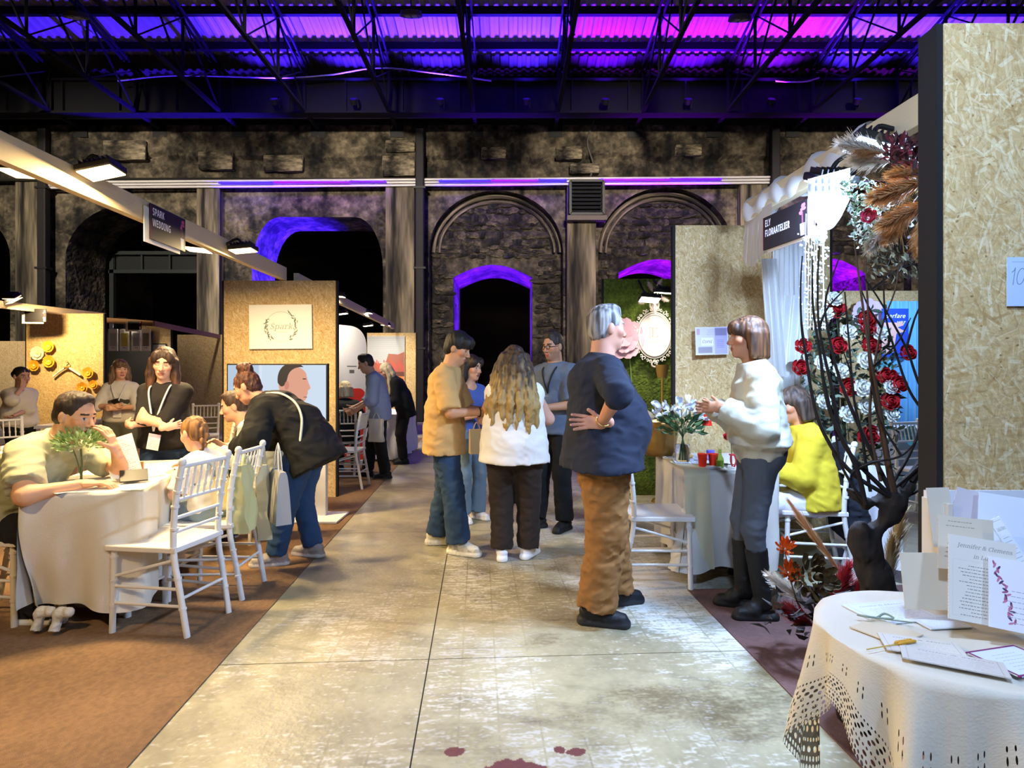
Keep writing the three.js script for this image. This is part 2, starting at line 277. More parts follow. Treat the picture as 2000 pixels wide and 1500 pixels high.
for (let i = -7; i <= 7; i++) { // lattice trusses running towards the wall
  const x = -1.08 + 2.39 * i, t = thing('roof_truss', 'black lattice roof truss ' + (i ? ['first', 'second', 'third', 'fourth', 'fifth', 'sixth', 'seventh'][Math.abs(i) - 1] + (i < 0 ? ' left of' : ' right of') : 'straight above') + ' the violet doorway', 'truss', [x, 0, 0], 0, 'roof trusses');
  const yb = 8.85, top = d => roofY(d) - 0.32;
  part('top_chord', [beam(V(-0.06, top(17.9), -17.9), V(-0.06, top(8), -8), 0.04, 0.07), beam(V(0.08, top(17.9), -17.9), V(0.08, top(8), -8), 0.04, 0.07)], roofBlack, t);
  part('bottom_chord', beam(V(0, yb, -18.05), V(0, yb, -8), 0.1, 0.08), roofBlack, t);
  for (let k = 0; k < 5; k++) { const d = 16.6 - k * 1.85; part('post', beam(V(0, yb, -d), V(0.001, top(d), -d + 0.001), 0.06, 0.06), roofBlack, t);
    part('diagonal', beam(V(0, yb, -d), V(0, top(d - 1.85), -d + 1.85), 0.038, 0.038), roofBlack, t); part('diagonal', beam(V(0.06, top(d), -d), V(0.06, yb, -d + 1.85), 0.03, 0.03), roofBlack, t); }
}
{ const t = thing('roof_girder', 'deep black girder running along just in front of the stone wall, under the roof', 'girder', [0, 0, -16.75]); part('girder_web', box(44, 0.92, 0.1, 0, 9.28, 0), roofBlack, t); part('girder_flange', box(44, 0.06, 0.34, 0, 9.74, 0), roofBlack, t); part('girder_flange', box(44, 0.06, 0.34, 0, 8.82, 0), roofBlack, t);
  for (let i = -13; i <= 13; i++) part('girder_stiffener', box(0.05, 0.86, 0.3, 0.1 + i * 1.6, 9.28, 0), roofBlack, t); }
const gutter = mat(0x777a82, 0.35, { metalness: 0.4 });
tag(part('gutter_pipe', bar(V(-20, wy(218), -WD + 0.35), V(20, wy(214), -WD + 0.35), 0.07, 12), gutter), 'upper grey duct pipe running above the parapet of the stone wall', 'pipe');
tag(part('gutter_pipe', bar(V(-20, wy(243), -WD + 0.45), V(20, wy(238), -WD + 0.45), 0.05, 12), gutter), 'lower thin grey pipe running along the parapet top', 'pipe');
tag(part('gutter_trough', box(40, 0.3, 0.2, 0, wy(229), -WD + 0.2), mat(0x2a2c30, 0.5)), 'dark trough between the two grey pipes above the parapet', 'gutter');
{ // hanging cable under the roof
  const pts = [[230, 158], [330, 148], [560, 152], [640, 147], [735, 133], [850, 143], [960, 158]].map(p => at(p[0], p[1], 16.3)); tag(part('roof_cable', tube(pts, 0.02, 6, 60), mat(0x9a948a, 0.7)), 'slack pale cable strung below the purlins left of centre', 'cable');
  const p2 = [[1150, 358], [1158, 320], [1147, 280], [1160, 235]].map(p => at(p[0], p[1], 17.75)); tag(part('wall_cable', tube(p2, 0.03, 6, 30), mat(0x55524c, 0.8)), 'grey cable hanging down the parapet above the vent', 'cable');
  const p3 = [[1515, 158], [1540, 160], [1575, 159], [1600, 152]].map(p => at(p[0], p[1], 16.3)); tag(part('roof_cable', tube(p3, 0.02, 6, 20), mat(0x9a948a, 0.7)), 'short pale cable hanging under the roof at the right', 'cable'); }
for (const [px, py, l] of [[148, 30, 'at the upper left'], [803, 27, 'left of the middle'], [1445, 35, 'right of the middle']]) { // high-bay lamps, switched off
  const c = at(px, py, 13.6), t = thing('high_bay_lamp', 'switched-off round high bay lamp with four panes under the roof ' + l, 'lamp', [c.x, c.y, c.z]); t.rotation.x = 0.35;
  part('lamp_housing', [cyl(0.26, 0.24, 0.1, 0, -0.05, 0, 24)], mat(0x4a4744, 0.6), t); part('suspension', bar(V(0, 0.04, 0), V(0, 1.0, -0.35), 0.012), roofBlack, t);
  for (const [x, z] of [[-0.08, -0.08], [0.08, -0.08], [-0.08, 0.08], [0.08, 0.08]]) part('lens', box(0.11, 0.02, 0.11, x, -0.06, z, 0.005), mat(0xd8d4cc, 0.3), t);
}
// stage lights on the girder that wash the roof sheets in blue and violet
const BLUE = 0x3a18ff, VIOLET = 0x6a0cff, MAGENTA = 0x860aff;
const ROOFV = 0x5406ff;
const washes = [[-6.6, BLUE, 1], [-4.4, BLUE, 1.3], [-2.0, BLUE, 1.3], [0.4, BLUE, 1.2], [2.6, ROOFV, 1.0], [4.9, ROOFV, 1.1], [7.2, VIOLET, 1.0], [9.6, BLUE, 1.3], [12, BLUE, 1]];
washes.forEach(([x, c, k], i) => {
  const t = thing('stage_light', 'black stage light on the roof girder throwing ' + (c === BLUE ? 'blue' : 'violet') + ' light upwards, ' + ['first', 'second', 'third', 'fourth', 'fifth', 'sixth', 'seventh', 'eighth', 'ninth'][i] + ' from the left', 'stage light', [x, 8.95, -16.42], 0, 'stage lights on the girder'); t.rotation.x = 0.7; part('bracket', box(0.03, 0.2, 0.2, 0.1, 0, -0.1), blackMetal, t);
  part('housing', [cyl(0.09, 0.11, 0.14, 0, 0, 0, 16)], blackMetal, t); part('lens', cyl(0.09, 0.09, 0.01, 0, 0.141, 0, 16), mat(0x000000, 0.4, { emissive: c, emissiveIntensity: 0.15 }), t);
  spot(c, ROOFPOWER * k, [x, 9.1, -16.3], [x, 10.6, -15.62], 0.95, 0.45, 5);
});
// coloured light tubes along the wall ledge, between the conduits
const conduit = mat(0xd6d2cc, 0.3);
for (const [i, py] of [361, 366, 371].entries()) tag(part('conduit', bar(V(wx(100), wy(py + 2), -WD + 0.33 - i * 0.02), V(wx(1660), wy(py - 9), -WD + 0.33 - i * 0.02), 0.035, 10), conduit), ['uppermost', 'middle', 'lowest'][i] + ' of the three conduits running along the wall ledge', 'conduit', 'wall conduits');
[[440, 545, BLUE], [545, 690, MAGENTA], [690, 760, VIOLET], [860, 960, BLUE], [960, 1050, MAGENTA], [1050, 1105, BLUE], [1165, 1300, MAGENTA], [1300, 1400, VIOLET], [1510, 1580, BLUE]].forEach(([a, b, c], i) => {
  const xa = wx(a), xb = wx(b), y = wy(361 - (a - 440) * 0.008), t = thing('light_tube', (c === BLUE ? 'blue' : c === VIOLET ? 'violet' : 'magenta') + ' light tube on the wall ledge, ' + ['above the left end', 'above the middle', 'above the right end'][i] + (i < 3 ? ' of the wide black opening' : ''), 'light tube', [(xa + xb) / 2, y - 0.07, -WD + 0.42], 0, 'light tubes on the ledge');
  if (i > 2) t.userData.label = (c === BLUE ? 'blue' : c === VIOLET ? 'violet' : 'magenta') + ' light tube on the wall ledge, ' + ['left part above the violet doorway', 'middle part above the violet doorway', 'right part, left of the vent', 'just right of the vent', 'above the right blind arch', 'far right by the flower stand'][i - 3];
  part('tube', bar(V(-(xb - xa) / 2, 0, 0), V((xb - xa) / 2, 0, 0), 0.03, 8), mat(0x000000, 0.4, { emissive: c, emissiveIntensity: TUBEGLOW }), t);
  for (const q of [-0.45, 0.45]) part('clip', box(0.04, 0.03, 0.2, q * (xb - xa), 0.03, -0.12), blackMetal, t);
  const l = new THREE.RectAreaLight(c, TUBEPOWER, xb - xa, 0.06); l.position.set((xa + xb) / 2, y - 0.11, -WD + 0.42); l.lookAt((xa + xb) / 2, y - 2, -WD + 0.15); scene.add(l);
});
// violet floor lights in the doorways and the wide opening
[[doors[0], VIOLET, 'middle'], [doors[1], MAGENTA, 'green panel'], [doors[2], MAGENTA, 'flower stand']].forEach(([d, c, w], i) => {
  const x = (wx(d[0]) + wx(d[1])) / 2; const t = thing('floor_light', 'small violet floor light in the doorway behind the ' + ['visitors in the middle', 'green panel', 'flower stand'][i], 'floor light', [x, 0.03, -WD - 1.5]); part('housing', box(0.3, 0.16, 0.2, 0, 0.08, 0, 0.02), blackMetal, t); part('lens', box(0.26, 0.01, 0.16, 0, 0.165, 0), mat(0, 0.4, { emissive: c, emissiveIntensity: 2 }), t);
  const hw = (wx(d[1]) - wx(d[0])) / 2; c = i ? c : 0x5a10ff;
  spot(c, DOORPOWER, [x, 0.23, -WD - 1.5], [x, 5, -WD - 1.5], 0.42, 0.5, 5);
  for (const s of [-1, 1]) spot(c, DOORPOWER * 0.5, [x - s * 0.1, 0.23, -WD - 1.5], [x + s * hw, 3.2, -WD - 1.5], 0.34, 0.7, 5);
});
{ const t = thing('floor_light', 'small blue floor light in the wide black opening', 'floor light', [wx(700), 0.03, -WD - 0.9]); part('housing', box(0.3, 0.16, 0.2, 0, 0.08, 0, 0.02), blackMetal, t); part('lens', box(0.26, 0.01, 0.16, 0, 0.165, 0), mat(0, 0.4, { emissive: BLUE, emissiveIntensity: 2 }), t);
  spot(BLUE, DOORPOWER * 2.2, [wx(690), 0.23, -WD - 0.9], [wx(505), 5.6, -WD - 0.9], 0.42, 0.6, 5); }
// ---------- stands: boards, beams, lamps, signs ----------
const osbTones = ['#d9c090', '#c9aa74', '#e3d0a6', '#b9955c', '#cfb483', '#ddc99a', '#a98550', '#e8d9b4', '#c2a068'];
function osbTex(sd) { return canvasTex(1024, 1024, (x, w, h) => { reseed(sd); x.fillStyle = '#c8ab76'; x.fillRect(0, 0, w, h);
  for (let i = 0; i < 11000; i++) { const L = rr(14, 66), W = rr(3, 13), a = rr(-0.75, 0.75) + (rnd() < 0.25 ? 1.57 : 1.57 * 0) + 1.2; const px = rr(-60, w + 60), py = rr(-60, h + 60);
    x.save(); x.translate(px, py); x.rotate(a); x.globalAlpha = rr(0.25, 0.7); x.fillStyle = osbTones[Math.floor(rnd() * 9)]; x.beginPath(); x.moveTo(-L / 2, -W / 2 * rr(0.3, 1)); x.lineTo(L / 2 * rr(0.7, 1), -W / 2 * rr(0.4, 1)); x.lineTo(L / 2, W / 2 * rr(0.2, 1)); x.lineTo(-L / 2 * rr(0.8, 1), W / 2); x.closePath(); x.fill();
    x.globalAlpha = 0.25; x.strokeStyle = '#7d5a2a'; x.lineWidth = 1; x.beginPath(); x.moveTo(-L / 2, W / 2); x.lineTo(L / 2, W / 2 * 0.8); x.stroke(); x.restore(); }
  for (let i = 0; i < 260; i++) { x.globalAlpha = 0.6; x.fillStyle = '#6d4a20'; x.beginPath(); x.ellipse(rr(0, w), rr(0, h), rr(1, 3), rr(1, 5), rr(0, 3), 0, 7); x.fill(); } }); }
const osbBump = dataTex(512, 512, (u, v) => { const t = 255 * tfbm(u, v, 24, 3, 3, 60); return [t, t, t]; }, true);
const osb = [osbTex(5), osbTex(9)].map(t => { t.repeat.set(1 / 1.25, 1 / 1.25); return mat(0xffffff, 0.75, { map: t, bumpMap: osbBump, bumpScale: 0.003 }); });
function uvBox(w, h, d) { // box with uv in metres
  const g = new THREE.BoxGeometry(w, h, d), p = g.attributes.position, n = g.attributes.normal, uv = g.attributes.uv;
  for (let i = 0; i < p.count; i++) { const ax = Math.abs(n.getX(i)), ay = Math.abs(n.getY(i)); uv.setXY(i, ax > 0.5 ? p.getZ(i) : p.getX(i), ay > 0.5 ? p.getZ(i) : p.getY(i)); } return g;
}
const edgeDark = mat(0x0c0a08, 0.8), timber = mat(0xd9c6a0, 0.75, { bumpMap: osbBump, bumpScale: 0.001 });
// a board wall: x0..x1 at distance d, h high; the side faces are painted black
function boardWall(label, x0, x1, h, d, o = {}) {
  const w = x1 - x0, th = o.th || 0.06, t = thing('board_wall', label, 'panel', [(x0 + x1) / 2, 0, -d - th / 2], o.turn || 0);
  const n = Math.max(1, Math.round(w / 1.25)), bw = w / n; for (let i = 0; i < n; i++) { const m = part('chipboard', uvBox(bw - 0.003, h, 0.018), o.mat || osb[(i + (o.k || 0)) % 2], t); m.position.set(-w / 2 + bw * (i + 0.5), h / 2, th / 2 - 0.009); }
  part('edge_frame', [box(0.02, h, th - 0.004, -w / 2 - 0.011, h / 2, -0.001), box(0.02, h, th - 0.004, w / 2 + 0.011, h / 2, -0.001), box(w, h - 0.01, 0.01, 0, h / 2, -th / 2 + 0.005)], edgeDark, t); return t;
}
function flood(label, pos, aim, power, color, o = {}) {             // flat floodlight hung from a bracket
  const t = thing('floodlight', label, 'lamp', pos, 0, o.group), dir = V(...aim).sub(V(...pos)).normalize();
  const q = new THREE.Quaternion().setFromUnitVectors(V(0, -1, 0), dir), w = o.w || 0.22, dp = o.d || 0.16;
  const g1 = [box(w, 0.04, dp, 0, 0.028, 0, 0.01)]; for (let i = -3; i <= 3; i++) g1.push(box(0.006, 0.03, dp * 0.8, i * w / 8, 0.06, 0));
  const hs = part('housing', join(g1).applyQuaternion(q), blackMetal, t);
  part('lens', box(w * 0.9, 0.006, dp * 0.88, 0, 0.004, 0).applyQuaternion(q), mat(0x222222, 0.3, { emissive: color, emissiveIntensity: o.glow || 5 }), hs);
  if (o.arm) part('bracket', tube([V(0, 0.05, 0), V(o.arm[0] * 0.3, 0.11, o.arm[2] * 0.4), V(o.arm[0], o.arm[1], o.arm[2])], 0.012, 6, 10), blackMetal, t);
  if (o.cone) { spot(color, power, [pos[0] + dir.x * 0.05, pos[1] + dir.y * 0.05, pos[2] + dir.z * 0.05], aim, o.cone, 0.5, 12); return t; }
  const l = new THREE.RectAreaLight(color, power / (w * dp), w * 0.9, dp * 0.88); l.position.set(pos[0] + dir.x * 0.012, pos[1] + dir.y * 0.012, pos[2] + dir.z * 0.012); l.lookAt(...aim); scene.add(l); return t;
}
function signTex(lines, o = {}) { return canvasTex(512, 300, (x, w, h) => { x.fillStyle = '#141014'; x.fillRect(0, 0, w, h); x.fillStyle = '#a8305a'; x.fillRect(0, 0, 5, h); x.fillStyle = '#f2f0f2'; x.font = 'bold 76px sans-serif';
  lines.forEach((s, i) => { x.save(); x.translate(26, 92 + i * 92); x.scale(o.sx || 0.72, 1.15); x.fillText(s, 0, 0); x.restore(); });
  // flower vase print at the right end
  x.fillStyle = '#c4547e'; for (let i = 0; i < 9; i++) { x.beginPath(); x.ellipse(462 + 20 * Math.cos(i * 2.4), 70 + 34 * Math.sin(i * 2.1), 17, 13, i, 0, 7); x.fill(); } x.fillStyle = '#8a3a58'; x.fillRect(457, 100, 10, 90); x.fillStyle = '#f4eef0'; x.beginPath(); x.moveTo(436, 190); x.lineTo(490, 190); x.lineTo(484, 290); x.lineTo(446, 290); x.fill(); }); }
function hangSign(label, pos, turn, lines, o = {}) {
  const t = thing('stand_sign', label, 'sign', pos, turn), w = o.w || 0.42, h = o.h || 0.25;
  part('sign_board', box(w, h, 0.006), mat(0xe9e6e0, 0.6), t).position.set(-0.05, -0.03, -0.012);
  const pn = part('sign_panel', box(w, h, 0.008), mat(0x141014, 0.6), t); pn.position.z = -0.002;
  const m = part('sign_face', new THREE.PlaneGeometry(w, h), mat(0xffffff, 0.5, { map: signTex(lines, o) }), pn); m.position.z = 0.006; return t;
}
// --- left front stand
const pSpark = boardWall('chipboard wall carrying the white wreath poster, behind the leaning woman', -3.27, -2.0, 2.46, 6.68, { k: 1 });
{ const t = thing('roof_beam', 'long pale timber beam over the left stand carrying floodlights and a sign', 'beam', [-2.6, 2.54, 0]); part('timber', box(0.06, 0.15, 8.2, 0, 0, -2.62, 0.004), timber, t); }
const gL = 'floodlights on the left beam';
flood('lit floodlight under the left beam at the picture edge', [-2.84, 2.55, -3.42], [-2.95, 0, -3.3], P_LEFT, WARM, { arm: [0.22, 0.0, 0], group: gL });
flood('lit floodlight on the gangway side of the left beam, nearest to the camera', [-2.44, 2.58, -3.5], [-1.9, 0, -3.3], P_LEFT, WARM, { arm: [-0.14, 0.02, 0], group: gL });
flood('lit floodlight behind the hanging black sign, stand side of the left beam', [-2.74, 2.47, -5.12], [-3.0, 0, -4.9], P_LEFT, WARM, { arm: [0.12, 0.1, 0], group: gL });
flood('lit floodlight behind the hanging black sign, gangway side of the left beam', [-2.42, 2.5, -5.3], [-2.2, 0, -5.2], P_LEFT, WARM, { arm: [-0.16, 0.06, 0], group: gL });
flood('floodlight on the left beam above the camera', [-2.4, 2.56, -1.0], [-1.5, 0, -1.6], P_LEFT * 0.8, WARM, { arm: [-0.17, 0.02, 0], group: gL });
hangSign('black hanging sign reading SPARK WEDDING on the left beam', [-2.545, 2.47, -4.36], Math.PI / 2, ['SPARK', 'WEDDING'], { w: 0.44, h: 0.25 });
{ const c = at(547, 638, 6.64), tx = canvasTex(768, 540, (x, w, h) => { x.fillStyle = '#f3f2ea'; x.fillRect(0, 0, w, h); x.strokeStyle = '#8f9290'; x.lineWidth = 3; const cx = 390, cy = 270, R = 185; x.beginPath(); x.arc(cx, cy, R, 0, 7); x.stroke(); reseed(3);
    x.fillStyle = '#4d5a4c'; for (const [a0, a1] of [[2.2, 3.7], [-1.1, 0.9]]) for (let i = 0; i < 26; i++) { const a = a0 + (a1 - a0) * i / 25, q = R + rr(-22, 26); x.save(); x.translate(cx + q * Math.cos(a), cy + q * Math.sin(a)); x.rotate(a + 1.57 + rr(-0.9, 0.9)); x.globalAlpha = rr(0.5, 1); x.beginPath(); x.ellipse(0, 0, rr(10, 22), rr(4, 9), 0, 0, 7); x.fill(); x.restore(); }
    x.globalAlpha = 0.85; x.fillStyle = '#8f8b84'; x.font = 'italic 96px serif'; x.save(); x.translate(252, 300); x.scale(1.05, 1); x.fillText('Spark', 0, 0); x.restore(); x.fillRect(320, 335, 165, 3); x.strokeStyle = '#8f8b84'; x.lineWidth = 2; x.beginPath(); x.moveTo(250, 300); x.bezierCurveTo(200, 270, 300, 180, 330, 230); x.moveTo(300, 318); x.lineTo(520, 312); x.stroke(); });
  const t = thing('wreath_poster', 'white poster with a leaf wreath and the word Spark on chipboard', 'poster', [c.x, c.y, -6.655]); const ps = part('poster_sheet', box(0.71, 0.5, 0.006), mat(0xf3f2ea, 0.6), t); const f = part('poster_print', new THREE.PlaneGeometry(0.705, 0.495), mat(0xffffff, 0.6, { map: tx }), ps); f.position.z = 0.005; t.rotation.z = 0.01; }
{ // TV on a white floor stand
  const d = 5.7, t = thing('television', 'large television on a white floor stand showing a man in profile', 'television', [at(541, 0, d).x, 0, -d]);
  const W = 0.95, H = 0.535, cy = at(0, 767, d).y;
  const tx = canvasTex(768, 432, (x, w, h) => { const g = x; g.fillStyle = '#cfe2f6'; g.fillRect(0, 0, w, h); g.fillStyle = '#b9cfe6'; g.fillRect(0, 0, 240, h); g.fillStyle = '#dfeaf5'; g.fillRect(250, 0, 14, h); g.fillRect(540, 0, 8, h * 0.6);
    g.fillStyle = '#10131c'; g.beginPath(); g.moveTo(0, 330); g.lineTo(120, 215); g.lineTo(200, 260); g.lineTo(210, 432); g.lineTo(0, 432); g.fill();                       // dark jacket at the left
    g.fillStyle = '#131722'; g.beginPath(); g.moveTo(330, 432); g.bezierCurveTo(330, 330, 420, 300, 470, 290); g.lineTo(620, 350); g.lineTo(650, 432); g.fill(); g.fillStyle = '#f2f4f8'; g.beginPath(); g.moveTo(500, 200); g.lineTo(600, 290); g.lineTo(560, 350); g.lineTo(450, 290); g.fill();
    g.translate(530, 120); g.scale(1.22, 1.22); g.translate(-545, -105); g.fillStyle = '#e3a48d'; g.beginPath(); g.moveTo(440, 60); g.bezierCurveTo(480, 5, 580, 0, 612, 60); g.bezierCurveTo(618, 90, 622, 110, 640, 150); g.bezierCurveTo(640, 165, 622, 165, 622, 175); g.bezierCurveTo(626, 190, 618, 196, 616, 204); g.bezierCurveTo(616, 240, 580, 250, 555, 236); g.lineTo(520, 270); g.lineTo(455, 205); g.bezierCurveTo(430, 150, 430, 100, 440, 60); g.fill();
    g.fillStyle = '#3b3430'; g.beginPath(); g.moveTo(430, 120); g.bezierCurveTo(420, 30, 480, -20, 560, -10); g.lineTo(596, 20); g.bezierCurveTo(540, 16, 500, 40, 492, 90); g.bezierCurveTo(480, 140, 460, 150, 446, 140); g.fill(); g.fillStyle = '#d08a78'; g.beginPath(); g.ellipse(488, 138, 15, 28, 0.1, 0, 7); g.fill(); g.fillStyle = '#5a3a30'; g.fillRect(590, 92, 22, 7); g.fillRect(596, 210, 22, 4); });
  const tc = part('tv_case', box(W + 0.03, H + 0.03, 0.05, 0, cy, -0.03, 0.006), blackMetal, t);
  const s = part('screen', new THREE.PlaneGeometry(W, H), mat(0x111111, 0.3, { emissive: 0xffffff, emissiveMap: tx, emissiveIntensity: TVGLOW }), tc); s.position.set(0, cy, 0.0);
  part('column', box(0.13, cy - H / 2, 0.07, 0.41, (cy - H / 2) / 2 + 0.02, -0.03, 0.008), mat(0xd9dbe2, 0.5), t); part('foot', box(0.46, 0.02, 0.42, 0.42, 0.018, 0.03, 0.004), mat(0xeceef2, 0.5), t);
  const l = new THREE.RectAreaLight(0xcfe2f6, TVGLOW * 0.7, W, H); l.position.set(t.position.x, cy, -d + 0.01); l.lookAt(t.position.x, cy, 0); scene.add(l); }
// --- left second stand, further along the gangway
{ const t = thing('roof_beam', 'timber beam of the second left stand, running away behind the wreath wall', 'beam', [-2.63, 2.52, -10.2]); part('timber', box(0.06, 0.13, 6.6, 0, 0, 0, 0.004), timber, t); t.rotation.y = 0.03; }
[[660, 580, 8.5, 'nearest'], [668, 614, 10.4, 'second'], [716, 612, 10.6, 'third'], [719, 637, 12.4, 'fourth'], [753, 636, 12.8, 'last']].forEach(([px, py, d, n], i) => { const c = at(px, py, d); flood('small lit floodlight along the second left stand beam, ' + n + ' one', [c.x, c.y, c.z], [c.x + (i % 2 ? 0.3 : -0.2), 0, c.z], P_LEFT * 0.6, NEUTRAL, { w: 0.2, d: 0.15, arm: [-2.63 - c.x + (c.z + 10.2) * 0.03, 2.5 - c.y, 0], group: 'floodlights of the second left stand' }); });
const desertTex = canvasTex(512, 640, (x, w, h) => { x.fillStyle = '#a9adb2'; x.fillRect(0, 0, w, h); x.fillStyle = '#8e9298'; for (let i = 0; i < 24; i++) x.fillRect(0, i * 12, w, 5); x.fillStyle = '#8c5040'; x.beginPath(); x.moveTo(0, 330); x.lineTo(60, 250); x.lineTo(130, 300); x.lineTo(250, 290); x.lineTo(290, 190); x.lineTo(420, 200); x.lineTo(512, 170); x.lineTo(512, 420); x.lineTo(0, 420); x.fill(); x.fillStyle = '#b0443a'; for (let i = 0; i < 20; i++) x.fillRect(120 + i * 20, 260 + (i % 5) * 16, 14, 90); x.fillStyle = '#5c2f28'; x.fillRect(0, 390, w, 50); x.fillStyle = '#c97a3a'; x.fillRect(0, 440, w, 90); x.fillStyle = '#4b6a96'; x.fillRect(0, 530, w, 110); });
boardWall('chipboard end wall with the desert poster at the far end of the left gangway side', -3.37, -2.24, 2.38, 13.7);
{ const t = thing('desert_poster', 'desert rock poster on the far chipboard wall', 'poster', [-2.92, 1.62, -13.66]); part('poster_sheet', box(0.86, 1.36, 0.01), mat(0xdddddd, 0.6), t); part('poster_print', new THREE.PlaneGeometry(0.85, 1.35), mat(0xffffff, 0.6, { map: desertTex }), t).position.z = 0.007; }
{ const tx = canvasTex(256, 1024, (x, w, h) => { x.fillStyle = '#f3f1ef'; x.fillRect(0, 0, w, h); x.fillStyle = '#e2382a'; x.beginPath(); x.roundRect(10, 470, 236, 560, 60); x.fill(); x.fillStyle = '#fff'; for (let i = 0; i < 6; i++) { x.fillRect(70, 560 + i * 76, 110, 14); x.fillRect(86, 580 + i * 76, 80, 10); } x.fillStyle = '#6a6a6a'; x.fillRect(90, 300, 80, 8); x.fillRect(110, 330, 40, 26); });
  const s = new THREE.Shape(); s.moveTo(-0.3, 0); s.lineTo(0.3, 0); s.lineTo(0.3, 1.75); s.quadraticCurveTo(0.3, 2.12, -0.06, 2.12); s.lineTo(-0.3, 2.12); const g = new THREE.ExtrudeGeometry(s, { depth: 0.012, bevelEnabled: false }); const uv = g.attributes.uv, p = g.attributes.position; for (let i = 0; i < uv.count; i++) uv.setXY(i, (p.getX(i) + 0.3) / 0.6, p.getY(i) / 2.12);
  const t = thing('banner_stand', 'white banner stand with a red rounded lower half and a rounded top corner', 'banner', [-2.5, 0.006, -9.15], 0.95); part('banner', g, mat(0xffffff, 0.6, { map: tx }), t).position.y = 0.03; part('foot', box(0.62, 0.05, 0.16, 0, 0.025, 0), mat(0xbfc2c6, 0.4), t); }
// --- far left stands
boardWall('yellow lit chipboard wall with paper flowers and a hanger, far left stand', -8.58, -7.22, 2.48, 10.4, { k: 1 });
boardWall('narrow chipboard wall with framed pictures in the far left stand', -7.88, -7.25, 2.45, 12.5);
boardWall('dim chipboard wall between the far left stand and the wreath wall', -8.3, -6.6, 2.4, 14.6, { k: 1 });
boardWall('dim chipboard wall behind the woman in the white blouse', -14.6, -11.6, 2.3, 15.6);
boardWall('black board wall behind the hanging cards of the far left stand', -8.9, -7.5, 2.3, 12.2, { mat: edgeDark });
{ const a = at(95, 604, 9.9), b = at(205, 618, 11.2), c = at(275, 634, 12), e = at(440, 660, 15); const t = thing('roof_beam', 'wooden beam over the far left stand, left of its black sign', 'beam', [0, 0, 0]); part('timber', [beam(at(-40, 590, 9.2), b, 0.05, 0.12)], timber, t); const t2 = thing('roof_beam', 'thin beam running from the hanging cards to the dim chipboard wall', 'beam', [0, 0, 0]); part('timber', [beam(at(200, 625, 11.2), at(300, 632, 11.2), 0.05, 0.1), beam(at(300, 632, 11.2), e, 0.05, 0.1)], mat(0x8a6a50, 0.8), t2); }
{ const c = at(28, 588, 9.4); flood('lit floodlight above the far left stand at the picture edge', [c.x, c.y, c.z], [c.x + 1, 0.6, c.z - 0.6], P_LEFT * 1.1, WARM, { arm: [0.1, 0.08, 0] }); const e = at(242, 629, 11.4); flood('lit floodlight above the hanging cards', [e.x, e.y, e.z], [e.x - 0.2, 0, e.z + 0.3], P_LEFT * 0.5, NEUTRAL); const f = at(215, 630, 9.2); flood('floodlight lighting the paper flower wall, hidden above it', [-7.9, 2.62, -9.3], [-7.9, 0.9, -10.3], P_LEFT * 0.7, WARM); }
{ const c = at(-40, 590, 9.2).lerp(at(205, 618, 11.2), 0.4).add(V(0.03, -0.12, 0.04)); hangSign('small black stand sign over the paper flower wall', [c.x, c.y, c.z], 0.1, ['CONFETTI', 'WEDDING'].map(() => '▬▬▬▬▬'), { w: 0.34, h: 0.22, sx: 0.6 }); const e = at(200, 625, 11.2).lerp(at(300, 632, 11.2), 0.66).add(V(0, -0.06, 0.045)); hangSign('tiny black stand sign beside the hanging cards', [e.x, e.y, e.z], 0.1, ['▬▬▬', '▬▬▬'], { w: 0.24, h: 0.17 }); }
const petalG = (() => { const s = new THREE.Shape(); s.moveTo(0, 0); s.bezierCurveTo(0.6, 0.25, 0.55, 0.95, 0.12, 1); s.bezierCurveTo(-0.0, 0.92, 0, 0.92, -0.12, 1); s.bezierCurveTo(-0.55, 0.95, -0.6, 0.25, 0, 0); const g = new THREE.ShapeGeometry(s, 5), p = g.attributes.position; for (let i = 0; i < p.count; i++) p.setZ(i, 0.5 * p.getY(i) ** 2 * 0.6 + 0.15 * p.getX(i) ** 2); g.computeVertexNormals(); return g; })();
function paperFlower(label, px, py, d, r, color, n = 7) { const c = at(px, py, d), t = thing('paper_flower', label, 'flower', [c.x, c.y, c.z], 0, 'paper flowers on chipboard'); const m = mat(color, 0.8, { side: THREE.DoubleSide });
  for (const [k, sc] of [[0, 1], [1, 0.62]]) for (let i = 0; i < n; i++) { const q = part('petal', petalG, m, t); q.scale.setScalar(r * sc); q.rotation.set(0, 0, (i + k * 0.5) / n * 6.283); q.position.z = 0.01 + k * 0.02; } part('centre', new THREE.SphereGeometry(r * 0.2, 10, 8).scale(1, 1, 0.6).translate(0, 0, 0.035), mat(0xf0dc7a, 0.8), t); return t; }
[[76, 690, 0.125, 0xe9ddb8, 'large cream paper flower on the chipboard wall'], [97, 677, 0.105, 0xe8b52c, 'yellow paper flower right above the large cream one'], [98, 706, 0.11, 0xe0a922, 'yellow paper flower right below the large cream one'], [69, 714, 0.1, 0xd89c18, 'yellow paper flower left below the large cream one'], [174, 728, 0.1, 0xe0a922, 'yellow paper flower right of the hanger'], [163, 757, 0.1, 0xd89c18, 'yellow paper flower under the one right of the hanger'], [184, 751, 0.08, 0xe0a41a, 'yellow paper flower beside the woman in the grey vest']].forEach(([x, y, r, c, l]) => paperFlower(l, x, y, 10.37, r, c));
